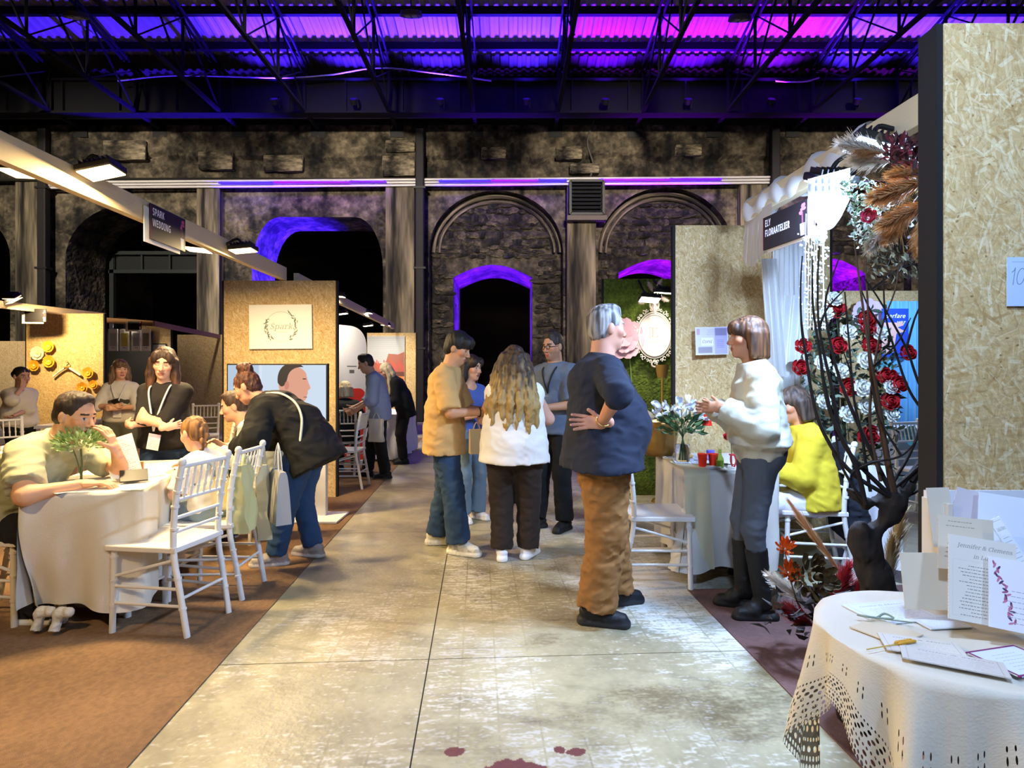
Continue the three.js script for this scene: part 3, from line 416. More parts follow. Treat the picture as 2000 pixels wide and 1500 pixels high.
{ const c = at(131, 720, 10.36), t = thing('clothes_hanger', 'white wooden clothes hanger hung on the paper flower wall', 'hanger', [c.x, c.y, c.z]); part('shoulder', tube([V(-0.24, -0.14, 0), V(-0.1, -0.03, 0), V(0, 0.02, 0), V(0.1, -0.03, 0), V(0.24, -0.12, 0)], 0.017, 8, 24), mat(0xf0ead8, 0.6), t); part('hook', tube([V(0, 0.02, 0), V(0, 0.06, 0), V(0.03, 0.09, 0), V(0, 0.12, 0)], 0.006), darkMetal, t); part('bow', box(0.09, 0.03, 0.02, 0, 0.025, 0.02, 0.008), mat(0xb08040, 0.8), t); }
[[221, 0xeeeeea, '#b9b6b0', 'leftmost'], [243, 0xf0ecd0, '#d6c23a', 'yellow printed, second'], [266, 0xeeeeea, '#8c9096', 'third'], [285, 0xdddddd, '#70655c', 'rightmost']].forEach(([px, c, k, n]) => { const p = at(px, 664, 11.2), t = thing('hanging_card', n + ' of the white cards hanging from the far left beam', 'card', [p.x, p.y, p.z], 0, 'hanging cards'); const tx = canvasTex(128, 320, (x, w, h) => { x.fillStyle = '#f3f2ee'; x.fillRect(0, 0, w, h); x.fillStyle = k; x.globalAlpha = 0.8; x.fillRect(22, 60, 84, 190); x.fillStyle = '#555'; x.fillRect(40, 270, 48, 8); }); part('card_sheet', box(0.18, 0.42, 0.008), mat(0xffffff, 0.6, { map: tx }), t); part('cord', bar(V(0, 0.21, 0), V(0, 0.4, 0), 0.004), darkMetal, t); });
{ const c = at(308, 695, 12.46), t = thing('picture_frame', 'black framed picture on the narrow chipboard wall behind the dark haired woman', 'picture', [c.x, c.y, c.z]); part('frame', [box(0.36, 0.02, 0.03, 0, 0.25, 0), box(0.36, 0.02, 0.03, 0, -0.25, 0), box(0.02, 0.5, 0.03, -0.18, 0, 0), box(0.02, 0.5, 0.03, 0.18, 0, 0)], blackMetal, t); part('picture', box(0.34, 0.48, 0.01), mat(0xc8c4ba, 0.6), t); }
{ const c = at(285, 680, 12.4), t = thing('picture_frame', 'tall narrow dark picture left of the black framed one', 'picture', [c.x, c.y, c.z]); part('frame', box(0.1, 0.4, 0.02), blackMetal, t); part('picture', box(0.08, 0.36, 0.024), mat(0x9a9a96, 0.6), t); }
// --- right stands
const hedgeTex = dataTex(512, 512, (u, v) => { const a = tfbm(u, v, 40, 3, 3), b = tfbm(u, v, 5, 8, 3), t = 0.55 + 0.5 * a + 0.3 * (b - 0.5); return [t * 112, t * 138, t * 48]; });
const hedgeBump = dataTex(512, 512, (u, v) => { const t = 255 * tfbm(u, v, 50, 13, 3); return [t, t, t]; }, true);
{ const t = boardWall('green turf covered wall with the oval framed logo', 1.06, 1.92, 2.5, 6.8, { mat: mat(0xffffff, 0.95, { map: hedgeTex, bumpMap: hedgeBump, bumpScale: 0.02 }) }); }
boardWall('tall pale chipboard wall with a purple notice, behind the woman with the bob', 1.345, 2.62, 2.62, 4.85);
boardWall('bright tall chipboard wall at the right picture edge', 1.372, 2.62, 2.5, 1.87, { th: 0.09 });
{ const t = thing('roof_beam', 'pale timber beam over the flower stand behind the pampas plumes', 'beam', [1.775, 2.55, -3.08]); part('timber', box(0.06, 0.14, 2.24, 0, 0, 0, 0.004), timber, t); t.rotation.y = 0.07; }
hangSign('black hanging sign reading ELY FLORAATELIER', [1.6, 2.26, -3.46], -Math.PI / 2 + 0.16, ['ELY', 'FLORAATELIER'], { w: 0.42, h: 0.2, sx: 0.56 }).children[0].position.set(0.03, -0.02, -0.012);
flood('glaring cool floodlight over the flower stand beside the black sign', [1.62, 2.36, -3.0], [1.62, 0.5, -3.9], P_RIGHT * 1.5, COOL, { glow: 14, arm: [0.12, 0.16, 0] });
flood('second cool floodlight among the hanging pampas plumes', [1.66, 2.42, -2.72], [1.0, 0.2, -2.5], P_RIGHT * 1.2, COOL, { glow: 10, arm: [0.1, 0.1, 0] });
flood('floodlight over the stationery table, above the picture', [0.4, 2.8, -0.7], [1.65, 1.8, -2.1], P_RIGHT * 0.95, COOL);
flood('floodlight over the right gangway side, above the camera', [1.5, 2.7, 0.6], [0.3, 0, -2.0], P_RIGHT * 0.55, COOL);
flood('small lit lamp over the green wall', [1.63, 2.26, -6.3], [1.5, 0.5, -6.5], P_RIGHT * 0.14, NEUTRAL, { glow: 9, arm: [0, 0.22, -0.49] });
flood('second small lit lamp over the green wall, by the pale feathers', [1.46, 2.18, -6.25], [1.3, 0.2, -5.8], P_RIGHT * 0.12, NEUTRAL, { glow: 9, arm: [0, 0.3, -0.54] });
flood('floodlight of the back stand at the right, hidden by the flowers', [4.4, 2.5, -6.2], [4.6, 0, -7.0], P_RIGHT * 0.5, COOL, { arm: [0, -0.06, -0.98] });
// hall floodlights above the picture, throwing soft light on the stone wall
[[-12, 'leftmost'], [-4.5, 'second'], [3.5, 'third'], [11, 'rightmost']].forEach(([x, n]) => flood('hall floodlight hung from the trusses above the picture, ' + n + ' one', [x, 9.2, -5.5], [x, 4.4, -18], P_HALL, 0xfff0dc, { w: 0.6, d: 0.4, arm: [0, 1.9, 0], glow: 3, cone: 0.47 }));
// ---------- figures: smooth-joined bones meshed as one surface ----------
const vadd = (a, b, k = 1) => [a[0] + b[0] * k, a[1] + b[1] * k, a[2] + b[2] * k], vsub = (a, b) => [a[0] - b[0], a[1] - b[1], a[2] - b[2]];
const vlen = a => Math.hypot(a[0], a[1], a[2]), vnorm = a => { const l = vlen(a) || 1; return [a[0] / l, a[1] / l, a[2] / l]; };
const vcross = (a, b) => [a[1] * b[2] - a[2] * b[1], a[2] * b[0] - a[0] * b[2], a[0] * b[1] - a[1] * b[0]], vdot = (a, b) => a[0] * b[0] + a[1] * b[1] + a[2] * b[2];
const vmix = (a, b, t) => [a[0] + (b[0] - a[0]) * t, a[1] + (b[1] - a[1]) * t, a[2] + (b[2] - a[2]) * t];
// tapered capsule; w = direction that is widened by f; flat cuts the far end
function cap(a, b, ra, rb, o = {}) { const ab = vsub(b, a), L2 = vdot(ab, ab) || 1e-9; return { t: 0, a, ab, L2, L: Math.sqrt(L2), ra, rb, w: o.w ? vnorm(o.w) : null, f: o.f || 1, flat: !!o.flat, op: o.op || 0, k: o.k }; }
// ellipsoid with axes
function ell(c, r, ax, o = {}) { return { t: 1, c, r, ax: ax || [[1, 0, 0], [0, 1, 0], [0, 0, 1]], op: o.op || 0, k: o.k }; }
function evalPrim(p, x, y, z) {
  if (p.t === 0) {
    const dx = x - p.a[0], dy = y - p.a[1], dz = z - p.a[2]; const h0 = (dx * p.ab[0] + dy * p.ab[1] + dz * p.ab[2]) / p.L2, h = h0 < 0 ? 0 : h0 > 1 ? 1 : h0;
    let ex = dx - p.ab[0] * h, ey = dy - p.ab[1] * h, ez = dz - p.ab[2] * h;
    if (p.w) { const q = ex * p.w[0] + ey * p.w[1] + ez * p.w[2], s = q * (1 - 1 / p.f); ex -= p.w[0] * s; ey -= p.w[1] * s; ez -= p.w[2] * s; }
    let d = Math.sqrt(ex * ex + ey * ey + ez * ez) - (p.ra + (p.rb - p.ra) * h);
    if (p.flat) { const c = (h0 - 1) * p.L; if (c > d) d = c; } return d;
  }
  const dx = x - p.c[0], dy = y - p.c[1], dz = z - p.c[2], A = p.ax, r = p.r;
  const u = (dx * A[0][0] + dy * A[0][1] + dz * A[0][2]) / r[0], v = (dx * A[1][0] + dy * A[1][1] + dz * A[1][2]) / r[1], w = (dx * A[2][0] + dy * A[2][1] + dz * A[2][2]) / r[2];
  const k0 = Math.sqrt(u * u + v * v + w * w); const k1 = Math.sqrt((u / r[0]) ** 2 + (v / r[1]) ** 2 + (w / r[2]) ** 2) || 1e-6; return k0 < 1e-5 ? -Math.min(r[0], r[1], r[2]) : k0 * (k0 - 1) / k1;
}
function smin(a, b, k) { if (k <= 0) return a < b ? a : b; const h = Math.max(k - Math.abs(a - b), 0) / k; return (a < b ? a : b) - h * h * k * 0.25; }
function primBox(p, lo, hi, m) {
  const add = (c, r) => { for (let i = 0; i < 3; i++) { lo[i] = Math.min(lo[i], c[i] - r - m); hi[i] = Math.max(hi[i], c[i] + r + m); } };
  if (p.t === 0) { add(p.a, p.ra * p.f); add(vadd(p.a, p.ab), p.rb * p.f); } else add(p.c, Math.max(...p.r));
}
// naive surface nets on a sparse grid
function skinMesh(prims, o = {}) {
  const cell = o.cell || 0.012, K = o.k ?? 0.03, disp = o.disp, cuts = o.cuts || [], amp = o.amp || 0;
  const lo = [1e9, 1e9, 1e9], hi = [-1e9, -1e9, -1e9]; for (const p of prims) if (!p.op) primBox(p, lo, hi, cell * 2 + amp);
  const n = [0, 1, 2].map(i => Math.ceil((hi[i] - lo[i]) / cell) + 2), [nx, ny, nz] = n, B = 6, F = new Float32Array(nx * ny * nz).fill(1);
  const unions = prims.filter(p => !p.op), subs = prims.filter(p => p.op); const diag = cell * B * 0.87 + amp + K * 0.5;
  const near = [], ds = new Float32Array(unions.length), act = [];
  for (let bz = 0; bz < nz; bz += B) for (let by = 0; by < ny; by += B) for (let bx = 0; bx < nx; bx += B) {
    const cx = lo[0] + (bx + B / 2) * cell, cy = lo[1] + (by + B / 2) * cell, cz = lo[2] + (bz + B / 2) * cell; let m = 1e9;
    for (let i = 0; i < unions.length; i++) { const d = evalPrim(unions[i], cx, cy, cz); ds[i] = d; if (d < m) m = d; }
    if (m > diag * 1.15) continue;
    if (m < -diag * 1.6 && !subs.length && !cuts.length) { for (let z = bz; z < Math.min(bz + B, nz); z++) for (let y = by; y < Math.min(by + B, ny); y++) for (let x = bx; x < Math.min(bx + B, nx); x++) F[(z * ny + y) * nx + x] = -1; continue; }
    near.length = 0; for (let i = 0; i < unions.length; i++) if (ds[i] < m + diag * 2.2 + K) near.push(unions[i]);
    for (let z = bz; z < Math.min(bz + B, nz); z++) for (let y = by; y < Math.min(by + B, ny); y++) for (let x = bx; x < Math.min(bx + B, nx); x++) {
      const X = lo[0] + x * cell, Y = lo[1] + y * cell, Z = lo[2] + z * cell; let d = 1e9;
      for (let i = 0; i < near.length; i++) { const p = near[i]; d = smin(d, evalPrim(p, X, Y, Z), p.k ?? K); }
      for (let i = 0; i < subs.length; i++) { const p = subs[i]; d = -smin(-d, evalPrim(p, X, Y, Z), p.k ?? 0.01); }
      if (disp && d < amp * 3 + cell * 2 && d > -amp * 3 - cell * 2) d += disp(X, Y, Z);
      for (let i = 0; i < cuts.length; i++) { const c = cuts[i], e = X * c[0] + Y * c[1] + Z * c[2] - c[3]; if (e > d) d = e; }
      F[(z * ny + y) * nx + x] = d;
    }
  }
  const pos = [], vid = new Int32Array(nx * ny * nz).fill(-1), idx = [];
  for (let z = 0; z < nz - 1; z++) for (let y = 0; y < ny - 1; y++) for (let x = 0; x < nx - 1; x++) {
    const b = (z * ny + y) * nx + x; const c = [F[b], F[b + 1], F[b + nx], F[b + nx + 1], F[b + nx * ny], F[b + nx * ny + 1], F[b + nx * ny + nx], F[b + nx * ny + nx + 1]];
    let s = 0; for (let i = 0; i < 8; i++) if (c[i] < 0) s++; if (s === 0 || s === 8) continue;
    let px = 0, py = 0, pz = 0, k = 0;
    const edge = (i, j) => { const a = c[i], e = c[j]; if ((a < 0) === (e < 0)) return; const t = a / (a - e); px += (i & 1) + ((j & 1) - (i & 1)) * t; py += ((i >> 1) & 1) + (((j >> 1) & 1) - ((i >> 1) & 1)) * t; pz += (i >> 2) + ((j >> 2) - (i >> 2)) * t; k++; };
    edge(0, 1); edge(2, 3); edge(4, 5); edge(6, 7); edge(0, 2); edge(1, 3); edge(4, 6); edge(5, 7); edge(0, 4); edge(1, 5); edge(2, 6); edge(3, 7);
    vid[b] = pos.length / 3; pos.push(lo[0] + (x + px / k) * cell, lo[1] + (y + py / k) * cell, lo[2] + (z + pz / k) * cell);
  }
  const quad = (a, b, c, d, f) => { if (a < 0 || b < 0 || c < 0 || d < 0) return; if (f) idx.push(a, b, c, a, c, d); else idx.push(a, c, b, a, d, c); };
  const sx = 1, sy = nx, sz = nx * ny;
  for (let z = 1; z < nz - 1; z++) for (let y = 1; y < ny - 1; y++) for (let x = 1; x < nx - 1; x++) {
    const b = z * sz + y * sy + x, f = F[b] < 0;
    if (f !== (F[b + sx] < 0)) quad(vid[b - sy - sz], vid[b - sz], vid[b], vid[b - sy], f);
    if (f !== (F[b + sy] < 0)) quad(vid[b - sx - sz], vid[b - sx], vid[b], vid[b - sz], f);
    if (f !== (F[b + sz] < 0)) quad(vid[b - sx - sy], vid[b - sy], vid[b], vid[b - sx], f);
  }
  const g = new THREE.BufferGeometry(); g.setAttribute('position', new THREE.Float32BufferAttribute(pos, 3)); g.setIndex(idx); g.computeVertexNormals();
  if (o.color) { const col = new Float32Array(pos.length); for (let i = 0; i < pos.length; i += 3) { const c = o.color(pos[i], pos[i + 1], pos[i + 2]); col[i] = c[0]; col[i + 1] = c[1]; col[i + 2] = c[2]; } g.setAttribute('color', new THREE.BufferAttribute(col, 3)); }
  return g;
}
const lin = hex => { const c = new THREE.Color(hex); return [c.r, c.g, c.b]; };
function ik(a, t, l1, l2, hint) { // two-bone reach; hint is the way the joint points
  let d = vsub(t, a), L = vlen(d); const m = (l1 + l2) * 0.999; if (L > m) { t = vadd(a, d, m / L); d = vsub(t, a); L = m; }
  const u = vnorm(d), x = (l1 * l1 - l2 * l2 + L * L) / (2 * L), h = Math.sqrt(Math.max(0, l1 * l1 - x * x)); let p = vsub(hint, vmix([0, 0, 0], u, vdot(hint, u))); p = vnorm(p); return [vadd(vadd(a, u, x), p, h), t];
}
function rotY(v, a) { const c = Math.cos(a), s = Math.sin(a); return [v[0] * c + v[2] * s, v[1], -v[0] * s + v[2] * c]; }
function axisRot(v, k, a) { const c = Math.cos(a), s = Math.sin(a), x = vcross(k, v), d = vdot(k, v) * (1 - c); return [v[0] * c + x[0] * s + k[0] * d, v[1] * c + x[1] * s + k[1] * d, v[2] * c + x[2] * s + k[2] * d]; }

function headAxes(yaw, pitch, roll) { // left, up, forward of the head; pitch > 0 looks down
  let f = [Math.sin(yaw) * Math.cos(pitch), -Math.sin(pitch), Math.cos(yaw) * Math.cos(pitch)], l = [Math.cos(yaw), 0, -Math.sin(yaw)], u = vcross(f, l);
  if (roll) { l = axisRot(l, f, roll); u = axisRot(u, f, roll); } return [l, u, f];
}
const toW = (H, x, y, z) => vadd(vadd(vadd(H.c, H.ax[0], x * H.s), H.ax[1], y * H.s), H.ax[2], z * H.s);
function headPrims(H, fem, neck) {
  const e = (x, y, z, a, b, c, o) => ell(toW(H, x, y, z), [a * H.s, b * H.s, c * H.s], H.ax, o), cp = (p, q, ra, rb, o) => cap(toW(H, ...p), toW(H, ...q), ra * H.s, rb * H.s, o), j = fem ? 0.92 : 1;
  const L = [e(0, 0.035, -0.012, 0.075, 0.09, 0.095), e(0, -0.028, 0.026, 0.061 * j, 0.088, 0.062), e(0, -0.074, 0.034, 0.046 * j, 0.036, 0.046), e(0, -0.1, 0.062, 0.022 * j, 0.018, 0.02),
    cp([0, 0.012, 0.083], [0, -0.032, 0.106], 0.008, 0.0125, { k: 0.012 }), cp([-0.032, 0.026, 0.072], [0.032, 0.026, 0.072], 0.013, 0.013, { k: 0.02 })];
  for (const s of [-1, 1]) L.push(e(0.012 * s, -0.035, 0.095, 0.009, 0.008, 0.011, { k: 0.008 }), e(0.042 * s * j, -0.02, 0.056, 0.024, 0.024, 0.024), e(0.076 * s, -0.004, -0.012, 0.011, 0.032, 0.02, { k: 0.008 }), e(0.031 * s, 0.003, 0.069, 0.0175, 0.0145, 0.0165, { k: 0.003 }));
  L.push(cp([-0.019, -0.061, 0.083], [0.019, -0.061, 0.083], 0.0085, 0.0085, { k: 0.008 }), cp([-0.012, -0.073, 0.083], [0.012, -0.073, 0.083], 0.008, 0.008, { k: 0.008 }));
  L.push(cap(toW(H, 0, -0.03, -0.02), neck, 0.056 * H.s * (fem ? 0.88 : 1.05), 0.062 * H.s * (fem ? 0.9 : 1.1), { k: 0.03 }));
  for (const s of [-1, 1]) L.push(e(0.033 * s, 0.008, 0.094, 0.018, 0.012, 0.016, { op: 1, k: 0.012 }));
  return L;
}
function faceColor(H, o) {
  const sk = lin(o.skin), lip = lin(o.lip || '#b0605a'), br = lin(o.brow || '#2a1d16'), beard = o.beard ? lin(o.beard) : null, blush = [sk[0] * 1.0, sk[1] * 0.86, sk[2] * 0.82];
  return (X, Y, Z) => { const d = [X - H.c[0], Y - H.c[1], Z - H.c[2]], x = vdot(d, H.ax[0]) / H.s, y = vdot(d, H.ax[1]) / H.s, z = vdot(d, H.ax[2]) / H.s, ax = Math.abs(x);
    if (z > 0.05 && ax < 0.06) {
      const ex = ax - 0.031, ey = y - 0.002; if (ex * ex / 0.0002 + ey * ey / 0.00006 < 1 && z > 0.066) return o.shut ? (Math.abs(ey + 0.003) < 0.003 ? br : sk) : (ex * ex + ey * ey < 0.00003 ? [0.02, 0.014, 0.01] : ey > 0.0045 ? br : [0.5, 0.47, 0.44]);
      if (y > 0.022 + 0.1 * Math.abs(ax - 0.03) * 0.3 && y < 0.033 && ax > 0.013 && ax < 0.05 && z > 0.055) return br;
      if (y < -0.054 && y > -0.081 && ax < 0.025 - Math.abs(y + 0.066) * 0.6 && z > 0.07) return Math.abs(y + 0.0665) < 0.0022 ? [lip[0] * 0.35, lip[1] * 0.3, lip[2] * 0.3] : lip;
      if (y < -0.03 && y > -0.037 && ax < 0.013 && ax > 0.005 && z > 0.088) return [sk[0] * 0.45, sk[1] * 0.35, sk[2] * 0.3];
    }
    if (beard && z > -0.01 && y < -0.035 && y > -0.13 && (ax > 0.03 || y < -0.078 || y > -0.056)) { const n = 0.6 + 0.4 * noise(X * 300, Y * 300, Z * 300), k = sm(-0.03, -0.055, y) * (o.beardK || 0.8) * n; return [sk[0] + (beard[0] - sk[0]) * k, sk[1] + (beard[1] - sk[1]) * k, sk[2] + (beard[2] - sk[2]) * k]; }
    if (z > 0.03 && ((ax > 0.025 && y < 0 && y > -0.045) || (ax < 0.016 && y < -0.02 && y > -0.045))) return blush;
    return sk; };
}
// a hand: wrist, finger direction, palm side, thumb side
function handPrims(w, f, n, th, o = {}) {
  const s = o.s || 1, curl = o.curl ?? 0.5, L = [], t = vnorm(vsub(th, vmix([0, 0, 0], f, vdot(th, f)))); n = vnorm(vsub(vsub(n, vmix([0, 0, 0], f, vdot(n, f))), vmix([0, 0, 0], t, vdot(n, t))));
  L.push(cap(vadd(w, f, 0.0), vadd(w, f, 0.075 * s), 0.015 * s, 0.0145 * s, { w: t, f: 2.4, k: 0.012 }), cap(vadd(w, f, -0.04), vadd(w, f, 0.02), 0.024 * s, 0.02 * s, { w: t, f: 1.25, k: 0.015 }));
  const len = [0.9, 1, 0.95, 0.76], off = [0.029, 0.0095, -0.0095, -0.028];
  for (let i = 0; i < 4; i++) { let p = vadd(vadd(w, f, 0.08 * s), t, off[i] * s), dir = vnorm(vadd(f, t, (off[i] * 5) * (o.spread ?? 1))); const c = (o.curls ? o.curls[i] : curl);
    [[0.044, 0.0088], [0.028, 0.0082], [0.022, 0.0074]].forEach(([l, r], k) => { dir = axisRot(dir, vnorm(vcross(dir, n)), c * (k ? 0.9 : 0.7)); const q = vadd(p, dir, l * len[i] * s); L.push(cap(p, q, r * s * 1.04, r * s, { k: 0.004 })); p = q; }); }
  let p = vadd(vadd(w, f, 0.022 * s), t, 0.026 * s), dir = vnorm(vadd(vadd(vmix([0, 0, 0], f, 0.75), t, 0.75), n, 0.35 + 0.3 * curl)); L.push(cap(vadd(w, f, 0.01), p, 0.015 * s, 0.0135 * s, { k: 0.01 }));
  for (const [l, r] of [[0.036, 0.0112], [0.03, 0.0095]]) { const q = vadd(p, dir, l * s); L.push(cap(p, q, r * s * 1.06, r * s, { k: 0.005 })); p = q; dir = vnorm(vadd(dir, f, 0.35)); dir = vnorm(vadd(dir, n, 0.25 * curl)); }
  return L;
}
function hairMesh(H, style, o, cell) {
  const e = (x, y, z, a, b, c, q) => ell(toW(H, x, y, z), [a * H.s, b * H.s, c * H.s], H.ax, q), up = H.ax[1]; let L = [], k = 0.02, fq = [70, 10, 70], am = o.amp || 0.004, dirs = o.flow || 'y';
  const g = (p, q, ra, rb, x = {}) => cap(p, q, ra, rb, x), T = (...p) => toW(H, ...p), down = (p, l, dx = 0, dz = 0) => vadd(p, [dx, -l, dz]);
  if (style === 'short') { L = [e(0, 0.043, -0.018, 0.082, 0.092, 0.1), e(0, -0.01, -0.045, 0.074, 0.07, 0.068), e(0, 0.098 + (o.top || 0) * 0.5, 0.022, 0.058, 0.032 + (o.top || 0), 0.05),
      e(0, -0.03, 0.09, 0.085, 0.112 - (o.low || 0), 0.08, { op: 1, k: 0.008 }), e(0.085, -0.03, 0.012, 0.03, 0.05, 0.034, { op: 1, k: 0.006 }), e(-0.085, -0.03, 0.012, 0.03, 0.05, 0.034, { op: 1, k: 0.006 })]; }
  if (style === 'mop') { L = [e(0, 0.048, -0.015, 0.09, 0.095, 0.106), e(0, -0.015, -0.05, 0.08, 0.07, 0.066), e(0, 0.075, 0.062, 0.07, 0.045, 0.05), e(0.03, 0.055, 0.085, 0.03, 0.04, 0.025), e(-0.03, 0.05, 0.085, 0.03, 0.04, 0.025), e(0, -0.055, 0.08, 0.085, 0.09, 0.075, { op: 1, k: 0.008 }), e(0.088, -0.03, 0.015, 0.026, 0.05, 0.03, { op: 1, k: 0.006 }), e(-0.088, -0.03, 0.015, 0.026, 0.05, 0.03, { op: 1, k: 0.006 })]; }
  if (style === 'long' || style === 'curly') { const ln = o.len || 0.3, wd = style === 'curly' ? 1.35 : 1, fw = o.front ?? 0.02; L = [e(0, 0.045, -0.016, 0.085, 0.092, 0.1), e(0, -0.03, -0.055, 0.08 * wd, 0.1, 0.055 * wd)];
    for (let i = 0; i < 7; i++) { const a = -1.25 + 2.5 * i / 6, x = Math.sin(a) * 0.085, z = -0.02 - Math.cos(a) * 0.06 + (Math.abs(i - 3) === 3 ? fw : 0); const p = T(x, 0.02, z), q = T(x * 1.08 * wd, -0.09, z * 1.02), r = down(q, ln * (0.9 + 0.2 * hash2(i, 3, o.sd || 1)), Math.sin(i * 2.1) * 0.02 + x * 0.25, o.back || -0.01); L.push(g(p, q, 0.03, 0.034 * wd), g(q, r, 0.036 * wd, 0.018)); }
    if (o.parting) L.push(e(0.05, 0.06, 0.06, 0.032, 0.05, 0.04), e(-0.05, 0.06, 0.06, 0.032, 0.05, 0.04));
    if (o.bangs) L.push(e(0, 0.07, 0.07, 0.066, 0.04, 0.036));
    L.push(e(0, -0.05, 0.1, 0.062, o.bangs ? 0.085 : 0.11, 0.075, { op: 1, k: 0.012 })); if (style === 'curly') { am = 0.012; fq = [30, 16, 30]; for (let i = 0; i < 21; i++) { const a = -1.9 + 3.8 * i / 20, x = Math.sin(a) * 0.12, z = -0.03 - Math.cos(a) * 0.075, y1 = -0.1 - 0.05 * hash2(i, 5, 2); const q = T(x * 1.15, y1, z * 1.1), m = down(q, ln * 0.5, x * 0.35 + 0.02 * Math.sin(i * 3), (o.back || 0) * 1.1), r = down(m, ln * (0.3 + 0.3 * hash2(i, 7, 1)), -x * 0.1 + 0.03 * Math.sin(i * 5), 0.0); L.push(g(T(x * 0.7, 0.04, z * 0.8), q, 0.03, 0.038), g(q, m, 0.036, 0.026), g(m, r, 0.026, 0.007)); } } }
  if (style === 'bob') { const ln = o.len || 0.06; L = [e(0, 0.045, -0.016, 0.089, 0.094, 0.105), e(0, -0.03, -0.04, 0.086, 0.09, 0.075), e(0, 0.055, 0.078, 0.062, 0.05, 0.036)];
    for (let i = 0; i < 8; i++) { const a = -1.75 + 3.5 * i / 7, x = Math.sin(a) * 0.083, z = -0.022 - Math.cos(a) * 0.075; L.push(g(T(x, 0.02, z), T(x * 1.12, -0.085 - ln * 0.6, z * 1.1 - 0.004), 0.03, 0.022)); } L.push(e(0, -0.055, 0.1, 0.066, 0.085, 0.078, { op: 1, k: 0.01 })); }
  if (style === 'bun') { L = [e(0, 0.04, -0.018, 0.08, 0.09, 0.1), e(0, -0.015, -0.05, 0.07, 0.07, 0.06), e(0, 0.135, -0.05, 0.05, 0.042, 0.05), e(0.02, 0.16, -0.04, 0.03, 0.03, 0.03), e(-0.015, 0.15, -0.075, 0.03, 0.03, 0.03), e(0.01, 0.125, -0.09, 0.03, 0.03, 0.03), e(0, -0.05, 0.085, 0.085, 0.11, 0.08, { op: 1, k: 0.008 }), e(0.085, -0.03, 0.012, 0.028, 0.045, 0.03, { op: 1, k: 0.006 }), e(-0.085, -0.03, 0.012, 0.028, 0.045, 0.03, { op: 1, k: 0.006 })]; am = 0.007; fq = [60, 35, 60]; }
  if (style === 'updo') { L = [e(0, 0.04, -0.018, 0.081, 0.09, 0.1), e(0, 0.02, -0.11, 0.055, 0.055, 0.045), e(0, -0.05, 0.085, 0.085, 0.11, 0.08, { op: 1, k: 0.008 })]; }
  if (style === 'braid') { L = [e(0, 0.04, -0.018, 0.08, 0.088, 0.098), e(0, -0.01, -0.05, 0.07, 0.07, 0.06), e(0, -0.05, 0.085, 0.085, 0.105, 0.08, { op: 1, k: 0.008 })]; let p = T(0, 0.03, -0.108); for (let i = 0; i < 9; i++) { const r = 0.024 - i * 0.0012; L.push(ell(vadd(p, [0.01 * (i % 2 ? 1 : -1), 0, 0]), [r, r * 0.95, r * 0.8], null, { k: 0.006 })); p = vadd(p, [0.002, -0.03, i < 2 ? -0.012 : 0.004]); } am = 0.004; }
  const c1 = lin(o.hair), c2 = lin(o.hair2 || o.hair), c3 = o.tip ? lin(o.tip) : null;
  return skinMesh(L, { cell, k, amp: am * 1.2, disp: (x, y, z) => am * (noise(x * fq[0], y * fq[1], z * fq[2]) + 0.5 * noise(x * fq[0] * 2.2, y * fq[1] * 2, z * fq[2] * 2.2)),
    color: (x, y, z) => { let t = sm(-0.5, 0.6, noise(x * 55 + 3, y * 6, z * 55) + (o.h2 || 0)), c = [c1[0] + (c2[0] - c1[0]) * t, c1[1] + (c2[1] - c1[1]) * t, c1[2] + (c2[2] - c1[2]) * t]; if (c3) { const q = sm(-0.1, 0.25, (H.c[1] - y) * 1.4 - 0.14 + 0.25 * noise(x * 50, y * 5, z * 50)); c = [c[0] + (c3[0] - c[0]) * q, c[1] + (c3[1] - c[1]) * q, c[2] + (c3[2] - c[2]) * q]; } return c; } });
}
const skinMat = new THREE.MeshPhysicalMaterial({ color: 0xffffff, vertexColors: true, roughness: 0.55, sheen: 0.2, sheenRoughness: 0.5 }), hairMat = mat(0xffffff, 0.62, { vertexColors: true }), shoeMat = mat(0xffffff, 0.65, { vertexColors: true });
function clothMat(c, rough = 0.9) { return new THREE.MeshPhysicalMaterial({ color: c, roughness: rough, sheen: 0.25, sheenRoughness: 0.6, sheenColor: new THREE.Color(c) }); }
function wrinkles(amp, f, sd = 0) { return (x, y, z) => { const q = 0.35 * noise(x * 5 + sd, y * 5, z * 5); const a = noise(x * f * 0.7 + sd, y * f * 1.2, z * f * 0.7 + 9), b = 1 - 2.2 * Math.abs(noise(x * f + 5 + q * 2, y * f * 1.5 + sd + q, z * f)), c = 1 - 2.4 * Math.abs(noise(x * f * 1.7 + q * 3, y * f * 2.9 - sd, z * f * 1.7 + q * 2)); return -amp * (0.7 * a + 0.75 * Math.max(0, b) + 0.4 * Math.max(0, c)); }; }

